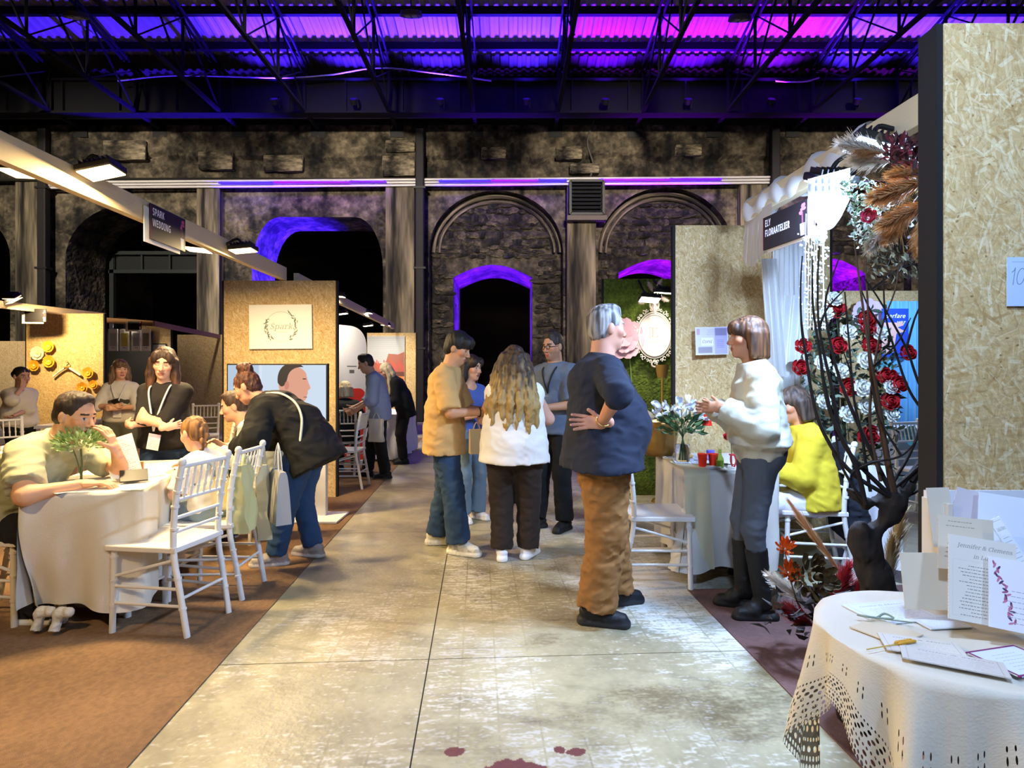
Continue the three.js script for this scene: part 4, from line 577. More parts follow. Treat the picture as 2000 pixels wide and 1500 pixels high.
function person(label, pos, turn, o) {
  const T = thing('person', label, 'person', pos, turn), s = o.h / 1.75, fem = o.fem, W = o.wide || 1, cell = o.cell || 0.013, fine = o.fine || 0.005, sk = o.skin || '#d9a583';
  // --- skeleton
  const P = o.pelvis ? [o.pelvis[0], o.pelvis[1], o.pelvis[2]] : [0, 0.965 * s + (o.heel || 0), 0], lean = o.lean || 0, side = o.side || 0, tw = o.twist || 0, bend = o.bend ?? lean * 0.6;
  const dirOf = a => vnorm([Math.sin(side), Math.cos(a) * Math.cos(side), Math.sin(a)]);
  const u0 = dirOf(bend), u1 = dirOf(lean), u2 = dirOf(lean + (o.hunch || 0.12)), wa = vadd(P, u0, 0.15 * s), ch = vadd(wa, u1, 0.19 * s), nk = vadd(ch, u2, 0.155 * s), fwdT = vnorm(vcross(rotY([1, 0, 0], tw), u1)), latS = rotY([1, 0, 0], tw), latP = rotY([1, 0, 0], tw * 0.3);
  const shw = (o.shoulder || (fem ? 0.148 : 0.172)) * s, shc = vadd(ch, u2, 0.072 * s), hw = 0.088 * s * (o.hips || 1);
  const sh = [1, -1].map(q => vadd(vadd(shc, latS, q * shw), u2, (o.shrug || 0) * 0.03)), hip = [1, -1].map(q => vadd(vadd(P, latP, q * hw), [0, -0.045 * s, 0]));
  const ua = 0.295 * s, fa = 0.255 * s, ul = 0.43 * s, ll = 0.412 * s;
  const hands = [o.handL || [shw + 0.06, 0.82 * s, 0.06], o.handR || [-shw - 0.06, 0.82 * s, 0.06]], eh = [o.elbowL || [0.5, -0.3, -1], o.elbowR || [-0.5, -0.3, -1]];
  const feet = [o.footL || [0.1 * s, 0, 0.02, 0.15], o.footR || [-0.1 * s, 0, 0.02, -0.15]], kh = [o.kneeL || [0.15, 0, 1], o.kneeR || [-0.15, 0, 1]];
  const arm = [0, 1].map(i => ik(sh[i], hands[i], ua, fa, eh[i])), ank = feet.map(f => [f[0], 0.085 * s + (f[1] || 0) + (o.heel || 0), f[2]]), leg = [0, 1].map(i => ik(hip[i], ank[i], ul, ll, kh[i]));
  const hd = o.head || [0, 0, 0], ax = headAxes(hd[0] + tw * 0.5, hd[1], hd[2] || 0), hs = (o.hs || 1) * (fem ? 0.96 : 1), H = { c: vadd(vadd(vadd(nk, vnorm(vadd(u2, ax[1], 1)), 0.155 * hs), ax[2], 0.012), [0, 0, 0], 0), ax, s: hs };
  // --- skin
  const g0 = o.arm || 1, torso = (q, wq = 1) => [cap(wa, ch, 0.098 * s * W + q, 0.104 * s * W + q, { w: latS, f: 1.42 * wq }), cap(sh[0], sh[1], 0.045 * s + q, 0.045 * s + q, { k: 0.05 }), cap(vadd(nk, u2, -0.012 * s), vadd(sh[0], latS, -0.02 * s), 0.044 * s + q * 0.5, 0.042 * s + q, { k: 0.03 }), cap(vadd(nk, u2, -0.012 * s), vadd(sh[1], latS, 0.02 * s), 0.044 * s + q * 0.5, 0.042 * s + q, { k: 0.03 }), cap(P, wa, 0.118 * s * W + q, 0.1 * s * W + q, { w: latP, f: 1.38 * wq }), cap(vadd(nk, u2, -0.1 * s), vadd(nk, u2, -0.005), 0.075 * s + q, 0.05 * s + q * 0.6, { w: latS, f: 1.25 })];
  const armP = (i, q) => [cap(sh[i], arm[i][0], 0.05 * s * g0 + q, 0.041 * s * g0 + q), cap(arm[i][0], arm[i][1], 0.041 * s * g0 + q, 0.026 * s + q * 0.8)];
  const legP = (i, q, q2) => [cap(hip[i], leg[i][0], 0.088 * s * (o.thigh || 1) + q, 0.056 * s * (o.thigh || 1) + q), cap(leg[i][0], leg[i][1], 0.055 * s * (o.thigh || 1) + q, 0.037 * s + (q2 ?? q))];
  const geos = [skinMesh([...torso(-0.006), ...armP(0, 0), ...armP(1, 0), ...legP(0, -0.004), ...legP(1, -0.004)], { cell: cell * 1.15, k: 0.035, color: () => lin(sk) })];
  geos.push(skinMesh(headPrims(H, fem, nk), { cell: o.face || fine * 0.8, k: 0.022, color: faceColor(H, { skin: sk, ...o.faceo }) }));
  const hp = o.hp || {}; for (const i of [0, 1]) { const q = hp[i ? 'R' : 'L'] || {}; if (q.none) continue; const f = q.f ? vnorm(q.f) : vnorm(vsub(arm[i][1], arm[i][0])), sd = i ? -1 : 1; geos.push(skinMesh(handPrims(arm[i][1], f, q.n || [-sd, 0, 0], q.t || [0, 0, 1], { s: s * (fem ? 0.92 : 1.02) * (o.hands || 1), ...q }), { cell: fine * 0.85, k: 0.01, color: () => lin(sk) })); }
  part('body', geos, skinMat, T);
  // --- clothes
  const c = o.top; if (c) { const q = c.ease ?? 0.014, L = torso(q, c.wf || 1); const hemT = vadd(P, vnorm(vsub(P, wa)), (c.hem ?? 0.1) * s); L.push(cap(wa, hemT, 0.105 * s * W + q, (c.hemR || 0.122) * s * W + q, { w: latP, f: 1.42, flat: true }));
    if (fem) for (const m of [-1, 1]) L.push(ell(vadd(vadd(vadd(ch, latS, m * 0.07 * s), fwdT, 0.075 * s * W), u1, -0.02 * s), [0.06 * s * W, 0.062 * s, 0.055 * s], null, { k: 0.05 }));
    if (o.belly) L.push(ell(vadd(vadd(vmix(P, wa, 0.55), fwdT, o.belly[0] * s), u1, 0.02), [o.belly[1] * s * 1.05 + q, o.belly[1] * s * 1.05 + q, o.belly[1] * s + q], null, { k: 0.12 }));
    if (o.seatB) L.push(ell(vadd(P, fwdT, -0.06 * s), [0.15 * s + q, 0.1 * s, 0.09 * s + q], null, { k: 0.06 }));
    for (const i of [0, 1]) { const sl = c.sleeve ?? 1, v = c.vol || 0; const e1 = arm[i][0], w1 = arm[i][1];
      if (sl > 0 && sl <= 1) L.push(cap(sh[i], vmix(sh[i], e1, sl), 0.05 * s * g0 + q, (0.05 + 0.008 * (1 - sl)) * s * g0 + q + v * 0.5, { flat: true, k: 0.018 }));
      else if (sl > 1) { L.push(cap(sh[i], e1, 0.05 * s * g0 + q, 0.044 * s * g0 + q + v, { k: 0.02 })); L.push(cap(e1, vmix(e1, w1, sl - 1), 0.044 * s * g0 + q + v, 0.028 * s + q + (c.cuff ?? 0.002) + v * 0.4, { flat: true, k: 0.02 })); } }
    const cuts = []; if (c.neck) { for (const nc of c.neck) { const nn = vnorm(vadd(vadd(vmix([0, 0, 0], u2, nc[1]), fwdT, nc[2]), latS, nc[0])); const pt = vadd(vadd(nk, u2, nc[3]), fwdT, nc[4] || 0); cuts.push([...nn, vdot(nn, pt)]); } } else cuts.push([...u2, vdot(u2, vadd(nk, u2, 0.015))]);
    const am = (c.fold ?? 0.006) * 1.25; const tm = part(c.name || 'shirt', skinMesh(L, { cell, k: c.k ?? 0.045, cuts, amp: am * 2, disp: wrinkles(am, c.ff || 9, o.sd || 0), color: c.color }), c.color ? new THREE.MeshPhysicalMaterial({ color: 0xffffff, vertexColors: true, roughness: 0.9 }) : clothMat(c.c, c.rough), T); if (c.label) tm.userData.label = c.label; }
  const b = o.pants; if (b) { const q = b.ease ?? 0.012, qt = Math.min(q, b.topEase ?? 0.006), L = [cap(P, vadd(P, [0, -0.06 * s, 0]), 0.112 * s * W + qt, 0.114 * s * W + qt, { w: latP, f: 1.34 }), cap(vadd(P, u0, 0.06 * s), P, 0.1 * s * W + qt, 0.112 * s * W + qt, { w: latP, f: 1.34 })];
    for (const m of [0, 1]) { L.push(ell(vadd(vadd(hip[m], fwdT, -0.055 * s), [0, 0.01, 0]), [0.086 * s * (o.hips || 1), 0.09 * s, 0.075 * s], null, { k: 0.06 })); const lp = legP(m, q, q + (b.flare || 0.008)); lp[1] = cap(leg[m][0], vmix(leg[m][0], leg[m][1], b.len || 0.97), 0.055 * s * (o.thigh || 1) + q, 0.037 * s + q + (b.flare || 0.008), { flat: true }); L.push(...lp); }
    const am = (b.fold ?? 0.006) * 1.25; part(b.name || 'trousers', skinMesh(L, { cell, k: 0.03, amp: am * 2, disp: wrinkles(am, b.ff || 11, 3 + (o.sd || 0)), color: b.color }), b.color ? new THREE.MeshPhysicalMaterial({ color: 0xffffff, vertexColors: true, roughness: 0.9 }) : clothMat(b.c, b.rough || 0.92), T); }
  // --- shoes
  if (o.shoe) for (const i of [0, 1]) { const f = feet[i], yw = f[3], F = [Math.sin(yw), 0, Math.cos(yw)], R = [Math.cos(yw), 0, -Math.sin(yw)], y0 = f[1] || 0, x = o.shoe, A = [f[0], y0, f[2]], z = s * (x.s || 1), hl = o.heel || 0, pt = (a, y, l = 0) => vadd(vadd([A[0], A[1] + y * z, A[2]], F, a * z), R, l * z);
    const st = x.sole ?? 0.02, L = [cap(pt(-0.045, 0.05 + st * 0.4 + hl), pt(0.06, 0.04 + st * 0.4 + hl * 0.4), 0.038 * z, 0.036 * z, { w: R, f: 1.12 }), cap(pt(0.05, 0.036 + st * 0.4), pt(0.135, 0.03 + st * 0.4), 0.037 * z, 0.026 * z, { w: R, f: 1.35 }), cap(pt(-0.02, 0.06 + hl), pt(-0.015, (x.tall || 0.1) + hl), 0.042 * z, (x.shaft || 0.04) * z, { flat: true }),
      cap(pt(-0.055, st * 0.5), pt(0.14, st * 0.5), 0.04 * z, 0.036 * z, { w: R, f: 1.15, k: 0.006 })];
    if (x.boot) L.push(cap(leg[i][1], vmix(leg[i][1], leg[i][0], x.boot), 0.05 * s, 0.064 * s, { flat: true })); const up = lin(x.c), so = lin(x.sc || x.c); part('shoe', skinMesh(L, { cell: o.shoeCell || 0.007, k: 0.02, cuts: [[0, -1, 0, -(y0 + 0.002)]], amp: 0.003, disp: (X, Y, Z) => (Y - y0 < st ? 0.002 * Math.sin(X * 300 + Z * 300) * (x.chunk || 0) : 0.0025 * noise(X * 60, Y * 60, Z * 60)), color: (X, Y, Z) => Y - y0 < st + 0.006 * noise(X * 20, 0, Z * 20) ? so : x.c2 && noise(X * 24, Y * 24, Z * 24 + 4) > 0.12 ? lin(x.c2) : up }), shoeMat, T); }
  if (o.hairStyle) part('hair', hairMesh(H, o.hairStyle, o.ho, o.hairCell || fine), hairMat, T);
  return { T, H, nk, ch, wa, P, sh, arm, leg, hip, fwdT, latS, u1, u2, s };
}
// ---------- the visitors ----------
const at0 = (px, d) => [(px - 1000) * d / FOCAL, 0, -d];
const navy = person('heavy grey-haired man in a navy shirt and tan trousers, one hand behind his back', at0(1172, 3.42), 1.66, { h: 1.79, wide: 1.38, belly: [0.1, 0.165], arm: 1.15, thigh: 1.22, hips: 1.05, shoulder: 0.18, cell: 0.01, fine: 0.004, skin: '#d39a80', lean: -0.06, bend: -0.02, hunch: 0.24, head: [0.2, 0.02], hs: 1.06, seatB: 1,
  top: { c: 0x131d33, sleeve: 1.12, ease: 0.02, hem: 0.12, hemR: 0.15, fold: 0.008, ff: 7, name: 'shirt' }, pants: { c: 0x8a6032, ease: 0.034, fold: 0.011, ff: 12, flare: 0.03 }, shoe: { c: '#0b0e1a', sc: '#23252b', sole: 0.028, s: 1.08 }, hairStyle: 'short', ho: { hair: '#3a3a3e', hair2: '#a9a6a4', h2: 0.12, top: 0.006 }, faceo: { brow: '#6a625e' },
  handR: [-0.25, 1.13, -0.05], elbowR: [-1, -0.6, -0.1], handL: [0.3, 0.95, 0.1], elbowL: [1, -0.2, -0.4], hp: { R: { f: [0.25, 0.0, -1], n: [-1, -0.25, -0.1], t: [0, 1, 0.1], curl: 0.35 }, L: {} }, footR: [-0.14, 0, -0.06, -0.35], footL: [0.12, 0, 0.12, 0.2], sd: 3 });
const bob = person('woman with a brown bob in a cream blouse, grey jeans and black boots', at0(1482, 3.42), -1.75, { h: 1.69, fem: true, heel: 0.045, cell: 0.0095, fine: 0.004, skin: '#c98f6c', lean: 0.02, hunch: 0.2, head: [0.05, -0.02], thigh: 1.0,
  top: { c: 0xc4c2ae, sleeve: 1.93, vol: 0.02, ease: 0.024, hem: -0.03, hemR: 0.15, wf: 1.05, fold: 0.008, ff: 7, k: 0.06, cuff: 0.004, name: 'blouse' }, pants: { c: 0x505762, ease: 0.008, fold: 0.004, flare: 0.004, len: 0.42 }, shoe: { c: '#060606', sc: '#0a0a0a', sole: 0.035, tall: 0.14, shaft: 0.05, boot: 0.7, s: 1.02 }, hairStyle: 'bob', ho: { hair: '#3a2416', hair2: '#6a4222', tip: '#b07a3c', len: 0.035 },
  handL: [0.1, 1.2, 0.22], elbowL: [0.5, -1, -0.4], handR: [-0.05, 1.19, 0.25], elbowR: [-0.5, -1, -0.3], hp: { L: { f: [-0.2, 0.05, 1], n: [-0.9, -0.3, 0], t: [0, 1, 0.2], curl: 0.8 }, R: { f: [0.2, 0, 1], n: [1, 0, 0], t: [0, 1, 0.2], curl: 0.9 } }, footL: [0.09, 0, 0.0, 0.15], footR: [-0.08, 0, 0.07, -0.1], sd: 5 });
{ const P = bob; part('tank_top', skinMesh([cap(vadd(P.P, [0, 0.16, 0]), vadd(P.P, [0, -0.02, 0]), 0.112, 0.126, { w: [1, 0, 0], f: 1.36, flat: true })], { cell: 0.01 }), clothMat(0x231718), bob.T); }
const tan = person('young man in a tan T-shirt and blue jeans looking down at a bag', at0(868, 4.7), 1.5, { h: 1.75, cell: 0.011, fine: 0.0045, skin: '#c49069', lean: 0.03, hunch: 0.25, head: [-0.15, 0.35], arm: 1.0, shoulder: 0.185,
  top: { c: 0xc79f63, sleeve: 0.92, ease: 0.03, hem: 0.19, hemR: 0.138, fold: 0.008, ff: 8, name: 't_shirt' }, pants: { c: 0x27405c, ease: 0.022, fold: 0.009, flare: 0.028 }, shoe: { c: '#d9d2bb', sc: '#ece6d4', c2: '#b9b09a', sole: 0.04, chunk: 1, s: 1.1 }, hairStyle: 'mop', ho: { hair: '#0a0807', hair2: '#15110f' }, faceo: { shut: 1 },
  handR: [-0.16, 1.1, 0.33], elbowR: [-0.6, -1, -0.3], handL: [0.04, 1.1, 0.35], elbowL: [0.6, -1, -0.3], hp: { R: { f: [0.3, -0.1, 1], n: [0.9, -0.4, 0], t: [0, 0.8, 0.4], curl: 0.5 }, L: { f: [-0.3, -0.1, 1], n: [-0.9, -0.4, 0], t: [0, 0.8, 0.4], curl: 0.6 } }, footR: [-0.14, 0, 0.14, -0.35], footL: [0.12, 0, -0.08, 0.15], sd: 7 });
const curly = person('woman with long curly hair in a white sleeveless top, seen from behind', at0(1004, 4.42), 3.05, { h: 1.6, fem: true, wide: 1.28, arm: 1.2, thigh: 1.3, hips: 1.2, cell: 0.011, fine: 0.005, skin: '#d3a08a', head: [-0.25, 0.05], shoulder: 0.155, seatB: 1,
  top: { c: 0xe9e7e2, sleeve: 0, ease: 0.028, hem: 0.16, hemR: 0.135, fold: 0.006, ff: 7, name: 'sleeveless_top' }, pants: { c: 0x2a1f19, ease: 0.018, fold: 0.007, flare: 0.028 }, shoe: { c: '#f0eff0', sc: '#f8f8f8', sole: 0.045 }, hairStyle: 'curly', ho: { hair: '#241810', hair2: '#4e3722', tip: '#a48650', len: 0.4, back: -0.08, front: 0 },
  handR: [-0.06, 1.02, 0.27], elbowR: [-1, -0.5, -0.1], handL: [0.06, 1.02, 0.27], elbowL: [1, -0.5, -0.1], hp: { R: { f: [1, 0.1, 0.5], n: [0, -1, 0], t: [0, 0, 1] }, L: { f: [-1, 0.1, 0.5], n: [0, -1, 0], t: [0, 0, 1] } }, footR: [-0.1, 0, 0.06, -0.45], footL: [0.09, 0, 0.0, 0.1], sd: 9 });
const girl = person('young woman in a blue crop top and pale jeans facing the man in tan', at0(915, 5.65), 0.75, { h: 1.57, fem: true, cell: 0.013, fine: 0.0055, skin: '#d9a684', head: [0.25, 0.1], lean: 0, shoulder: 0.145,
  top: { c: 0x4a66b4, sleeve: 0.45, ease: 0.012, hem: -0.1, hemR: 0.105, fold: 0.005, neck: [[0, 1, 0, 0.0, 0], [0, 0.6, 0.8, -0.05, 0.05]], name: 'crop_top' }, pants: { c: 0x6d8496, ease: 0.012, fold: 0.006, flare: 0.035 }, shoe: { c: '#e8e6e0', sc: '#f4f2ee', sole: 0.03 }, hairStyle: 'long', ho: { hair: '#1b120d', hair2: '#33231a', len: 0.1, parting: 1 },
  handR: [-0.06, 1.02, 0.26], elbowR: [-0.7, -1, -0.4], handL: [0.08, 1.0, 0.27], elbowL: [0.7, -1, -0.4], hp: { R: { f: [0.6, -0.2, 0.8], n: [0, -0.6, -0.5], t: [0, 0.6, 0.6], curl: 0.7 }, L: { f: [-0.6, -0.2, 0.8], n: [0, -0.6, -0.5], t: [0, 0.6, 0.6], curl: 0.7 } }, sd: 11 });
const beard = person('bearded man with glasses in a blue-grey shirt standing behind the group', at0(1088, 5.35), -0.75, { h: 1.79, cell: 0.013, fine: 0.005, skin: '#c08d6b', head: [-0.05, 0.12], lean: 0.02,
  top: { c: 0x5d6b80, sleeve: 0.9, ease: 0.022, hem: 0.12, hemR: 0.125, fold: 0.008 }, pants: { c: 0x0c0d10, ease: 0.02, flare: 0.02 }, shoe: { c: '#0c0b0a', sole: 0.025 }, hairStyle: 'short', ho: { hair: '#1d1510', hair2: '#3a2c22', top: 0.01 }, faceo: { beard: '#3d2c22', beardK: 0.7 },
  handR: [-0.1, 1.12, 0.3], elbowR: [-0.7, -1, -0.2], handL: [0.06, 1.1, 0.3], elbowL: [0.7, -1, -0.2], hp: { R: { f: [0.6, 0, 0.8], n: [0, -1, 0], t: [0.6, 0.5, 0] }, L: { f: [-0.6, 0, 0.8], n: [0, 1, 0], t: [0, 0, 1] } }, footR: [-0.13, 0, 0.12, -0.5], sd: 13 });
const bun = person('woman with a hair bun in black top and blue jeans leaning over the table', at0(596, 4.4), -1.62, { h: 1.66, fem: true, wide: 1.15, thigh: 1.22, hips: 1.1, arm: 1.12, cell: 0.0105, fine: 0.0045, skin: '#d8a084', lean: 0.98, bend: 0.5, hunch: 0.1, head: [0.0, 0.5], pelvis: [0, 0.9, -0.02], seatB: 1,
  top: { c: 0x0b0c0d, sleeve: 1.9, vol: 0.02, ease: 0.028, hem: 0.22, hemR: 0.16, fold: 0.009, ff: 7, name: 'top' }, pants: { c: 0x2c4c74, ease: 0.016, fold: 0.006, flare: 0.02 }, shoe: { c: '#a39c96', sc: '#d8d6d2', sole: 0.03, s: 1.1 }, hairStyle: 'bun', ho: { hair: '#3a2018', hair2: '#6a3c26' }, faceo: { lip: '#a85a58' },
  handL: [0.2, 0.86, 0.42], elbowL: [0.8, 0.1, -1], handR: [-0.1, 0.86, 0.46], elbowR: [-0.8, 0.1, -1], hp: { L: { f: [-0.3, -0.3, 1], n: [0, -1, -0.2], t: [-1, 0, 0.2], curl: 0.6 }, R: { f: [0.2, -0.3, 1], n: [0, -1, 0], t: [1, 0, 0], curl: 0.5 } }, footL: [0.12, 0, 0.17, 0.35], footR: [-0.1, 0, -0.02, -0.2], sd: 15 });
const cardi = person('dark-haired woman in a charcoal cardigan standing with crossed arms behind the table', at0(324, 4.62), 0.12, { h: 1.6, fem: true, wide: 1.08, cell: 0.0105, fine: 0.0045, skin: '#e3b49a', head: [0.22, 0.22, -0.08], hunch: 0.16,
  top: { c: 0x211d1d, sleeve: 1.22, ease: 0.014, hem: 0.06, fold: 0.005, neck: [[0, 1, 0, 0.005, 0], [0, 0.5, 0.87, -0.025, 0.06]], name: 'cardigan' }, pants: { c: 0x263c5c, ease: 0.012, fold: 0.006 }, shoe: { c: '#222222' }, hairStyle: 'long', ho: { hair: '#2b1c16', hair2: '#4c3224', tip: '#6d4830', len: 0.22, parting: 1, front: 0.05 },
  handL: [-0.17, 1.01, 0.2], elbowL: [1, -0.7, 0.4], handR: [0.13, 1.0, 0.275], elbowR: [-1, -0.7, 0.4], hands: 0.92, hp: { L: { f: [-0.7, 0.1, -0.7], n: [0.3, -0.2, -1], t: [0, 1, 0], curl: 0.9 }, R: { f: [0.8, 0.15, -0.4], n: [-0.2, 0, -1], t: [0, 1, 0], curl: 0.8 } }, faceo: { lip: '#c27f74', shut: 1 }, sd: 17 });
const green = person('man in a pale green T-shirt sitting at the white table, hand to his nose', at0(32, 3.42), 1.5, { h: 1.78, wide: 1.12, arm: 1.15, cell: 0.0105, fine: 0.0045, skin: '#dba883', pelvis: [0, 0.6, 0], lean: 0.62, bend: 0.3, hunch: 0.2, head: [-0.02, 0.22], hs: 1.05,
  top: { c: 0xa9ac90, sleeve: 0.78, ease: 0.024, hem: 0.12, hemR: 0.13, fold: 0.009, ff: 8, name: 't_shirt' }, pants: { c: 0x131419, ease: 0.02, fold: 0.008, flare: 0.02 }, shoe: { c: '#101012', sc: '#f0efec', sole: 0.035 }, hairStyle: 'short', ho: { hair: '#241a14', hair2: '#3c2c22', top: 0.004, low: -0.012 }, faceo: { beard: '#6a4a38', beardK: 0.35 },
  handR: [-0.16, 0.79, 0.56], elbowR: [-1, -0.4, -0.6], handL: [0.03, 0.95, 0.585], elbowL: [0.9, -1, 0.3], hp: { R: { f: [0.4, 0.0, 1], n: [0.2, -1, 0], t: [1, 0, 0], curl: 0.5 }, L: { f: [-0.1, 1, -0.35], n: [-0.3, 0.1, -1], t: [-1, 0.2, 0], curl: 0.35 } }, footR: [-0.12, 0, 0.22, 0.1], footL: [0.14, 0, 0.36, 0.1], kneeR: [-0.2, 0.4, 1], kneeL: [0.2, 0.4, 1], sd: 19 });
const child = person('small girl with a plait in denim dungarees sitting on a white chair', at0(408, 3.77), -1.85, { h: 1.2, fem: true, cell: 0.01, fine: 0.0045, skin: '#e2b197', pelvis: [0, 0.555, -0.02], lean: 0.22, hunch: 0.2, head: [-0.15, 0.3], hs: 0.92, arm: 1.0,
  top: { c: 0xe8e4dc, sleeve: 0.9, ease: 0.016, hem: 0.02, name: 't_shirt' }, pants: { c: 0x7d94a8, ease: 0.02, fold: 0.006, name: 'dungarees' }, shoe: { c: '#e6dcd6', sc: '#f2eeea' }, hairStyle: 'braid', ho: { hair: '#5c3c22', hair2: '#a87a48' },
  handL: [0.1, 0.74, 0.2], handR: [-0.08, 0.76, 0.24], footL: [0.08, 0.2, 0.2, 0], footR: [-0.08, 0.2, 0.22, 0], kneeL: [0.1, 0.5, 1], kneeR: [-0.1, 0.5, 1], sd: 21 });
{ const c = child, s = c.s; part('dungaree_bib', skinMesh([cap(vadd(c.P, [0, -0.02, 0]), vadd(c.wa, c.u1, 0.08 * s), 0.1, 0.095, { w: c.latS, f: 1.42, flat: true })], { cell: 0.01, amp: 0.006, disp: wrinkles(0.005, 12, 2) }), clothMat(0x7d94a8), c.T);
  for (const m of [0.055, -0.055]) part('strap', tube([vadd(vadd(c.wa, c.u1, 0.07), c.latS, m), vadd(vadd(vadd(c.ch, c.fwdT, -0.1), c.latS, m), [0, 0.02, 0]), vadd(vadd(c.sh[m > 0 ? 0 : 1], c.u2, 0.042), c.latS, m > 0 ? -0.03 : 0.03)].map((p, i) => V(...(i === 0 ? vadd(p, c.fwdT, -0.1) : p))), 0.012, 6, 12), clothMat(0x7d94a8), c.T); }
const greyman = person('seated man in a pale grey jacket looking down, half hidden by the leaning woman', at0(538, 5.0), -1.3, { h: 1.74, cell: 0.013, fine: 0.005, skin: '#e0b096', pelvis: [0, 0.57, 0], lean: 0.5, bend: 0.3, hunch: 0.25, head: [0.05, 0.25],
  top: { c: 0xaeb8bc, sleeve: 1.9, ease: 0.03, hem: 0.1, fold: 0.008, name: 'jacket' }, pants: { c: 0x14161c, ease: 0.018 }, shoe: { c: '#121824', sc: '#c8c8c8' }, hairStyle: 'short', ho: { hair: '#3a281e', hair2: '#4c382a', low: -0.02 }, handL: [0.2, 0.78, 0.4], handR: [-0.1, 0.78, 0.42], footL: [0.12, 0, 0.38, 0], footR: [-0.12, 0, 0.4, 0], kneeL: [0.1, 0.5, 1], kneeR: [-0.1, 0.5, 1], sd: 23 });
const blouse = person('woman in a white blouse at the far left edge resting her face on one hand', at0(38, 7.3), 1.15, { h: 1.47, fem: true, wide: 1.1, cell: 0.016, fine: 0.0065, skin: '#d8a686', head: [0.1, 0.1], top: { c: 0xe6dcc2, sleeve: 1.15, ease: 0.02, vol: 0.012, hem: 0.02, name: 'blouse' }, pants: { c: 0x0d0c0e, ease: 0.014 }, shoe: { c: '#111111' }, hairStyle: 'updo', ho: { hair: '#1a1210', hair2: '#2c201a' }, handL: [-0.16, 0.9, 0.2], elbowL: [1, -1, 0], handR: [-0.06, 1.25, 0.19], elbowR: [-0.8, -1, 0.2], hp: { R: { f: [0.2, 1, -0.1], n: [0.4, 0, -1], t: [1, 0, 0], curl: 0.3 } }, sd: 25 });
const vest = person('woman with wavy hair in a dark grey vest holding a phone, far left stand', at0(236, 7.2), 0.35, { h: 1.57, fem: true, cell: 0.015, fine: 0.006, skin: '#dba888', head: [0.45, 0.05], top: { c: 0xd2ccc0, sleeve: 1.2, ease: 0.016, hem: 0.03, name: 'shirt' }, pants: { c: 0x595b52, ease: 0.03, flare: 0.05 }, shoe: { c: '#222222' }, hairStyle: 'long', ho: { hair: '#4a3524', hair2: '#8a6a48', len: 0.16, bangs: 1 }, handL: [0.02, 1.0, 0.27], elbowL: [1, -0.8, -0.2], handR: [-0.03, 1.03, 0.27], elbowR: [-1, -0.8, -0.2], hp: { R: { f: [1, 0, 0.4], n: [0, 0.4, -1], t: [0, 1, 0], curl: 0.7 }, L: { f: [-1, 0, 0.4], n: [0, 0, -1], t: [0, 1, 0], curl: 0.7 } }, sd: 27 });
{ const c = vest; part('vest', skinMesh([cap(c.wa, c.ch, 0.098 * c.s + 0.026, 0.1 * c.s + 0.026, { w: c.latS, f: 1.4 }), cap(vadd(c.wa, [0, 0.05, 0]), vadd(c.P, [0, 0.02, 0]), 0.12, 0.128, { w: [1, 0, 0], f: 1.4, flat: true })], { cell: 0.015, k: 0.04 }), clothMat(0x3c3833), c.T); }
const blueman = person('man in a light blue shirt with rolled sleeves bending over a chair', at0(741, 8.0), -1.35, { h: 1.71, cell: 0.016, fine: 0.006, skin: '#cf9b78', lean: 0.16, hunch: 0.3, head: [-0.05, 0.35], top: { c: 0x8f9cb8, sleeve: 1.35, ease: 0.028, hem: 0.16, hemR: 0.13, vol: 0.01 }, pants: { c: 0x14171d, ease: 0.02, flare: 0.02 }, shoe: { c: '#0c0c0d' }, hairStyle: 'short', ho: { hair: '#1b1410', hair2: '#2e241c', top: 0.01 }, handL: [0.18, 0.93, 0.3], handR: [-0.1, 0.95, 0.34], elbowL: [0.6, -0.2, -1], footL: [0.1, 0, -0.08, 0], footR: [-0.1, 0, 0.16, 0], sd: 29 });
const blonde = person('blonde woman in black bending forward at the far white table', at0(790, 9.3), -1.3, { h: 1.66, fem: true, cell: 0.018, fine: 0.007, skin: '#dcae92', lean: 0.42, hunch: 0.2, head: [0.1, 0.5], top: { c: 0x0d0d0f, sleeve: 1.9, ease: 0.03, hem: 0.2, name: 'coat' }, pants: { c: 0x101012, ease: 0.02 }, shoe: { c: '#141414' }, hairStyle: 'long', ho: { hair: '#c9b08a', hair2: '#e2d0b0', len: 0.26, front: 0.05 }, handL: [0.1, 0.9, 0.35], handR: [-0.1, 0.9, 0.35], sd: 31 });
const seatedb = person('seated person with short blond hair in black, beside the blue shirted man', at0(672, 8.2), 3.3, { h: 1.66, fem: true, cell: 0.017, fine: 0.006, skin: '#e0b49a', pelvis: [0, 0.58, 0], lean: 0.25, head: [0.3, 0.15], top: { c: 0x141416, sleeve: 1.9, ease: 0.03, hem: 0.1, name: 'jacket' }, pants: { c: 0x17181c }, shoe: { c: '#141414' }, hairStyle: 'bob', ho: { hair: '#cdb283', hair2: '#e6d4a8', len: 0.01 }, handL: [0.15, 0.78, 0.3], handR: [-0.15, 0.78, 0.3], footL: [0.1, 0, 0.38, 0], footR: [-0.1, 0, 0.38, 0], kneeL: [0.1, 0.5, 1], kneeR: [-0.1, 0.5, 1], sd: 33 });
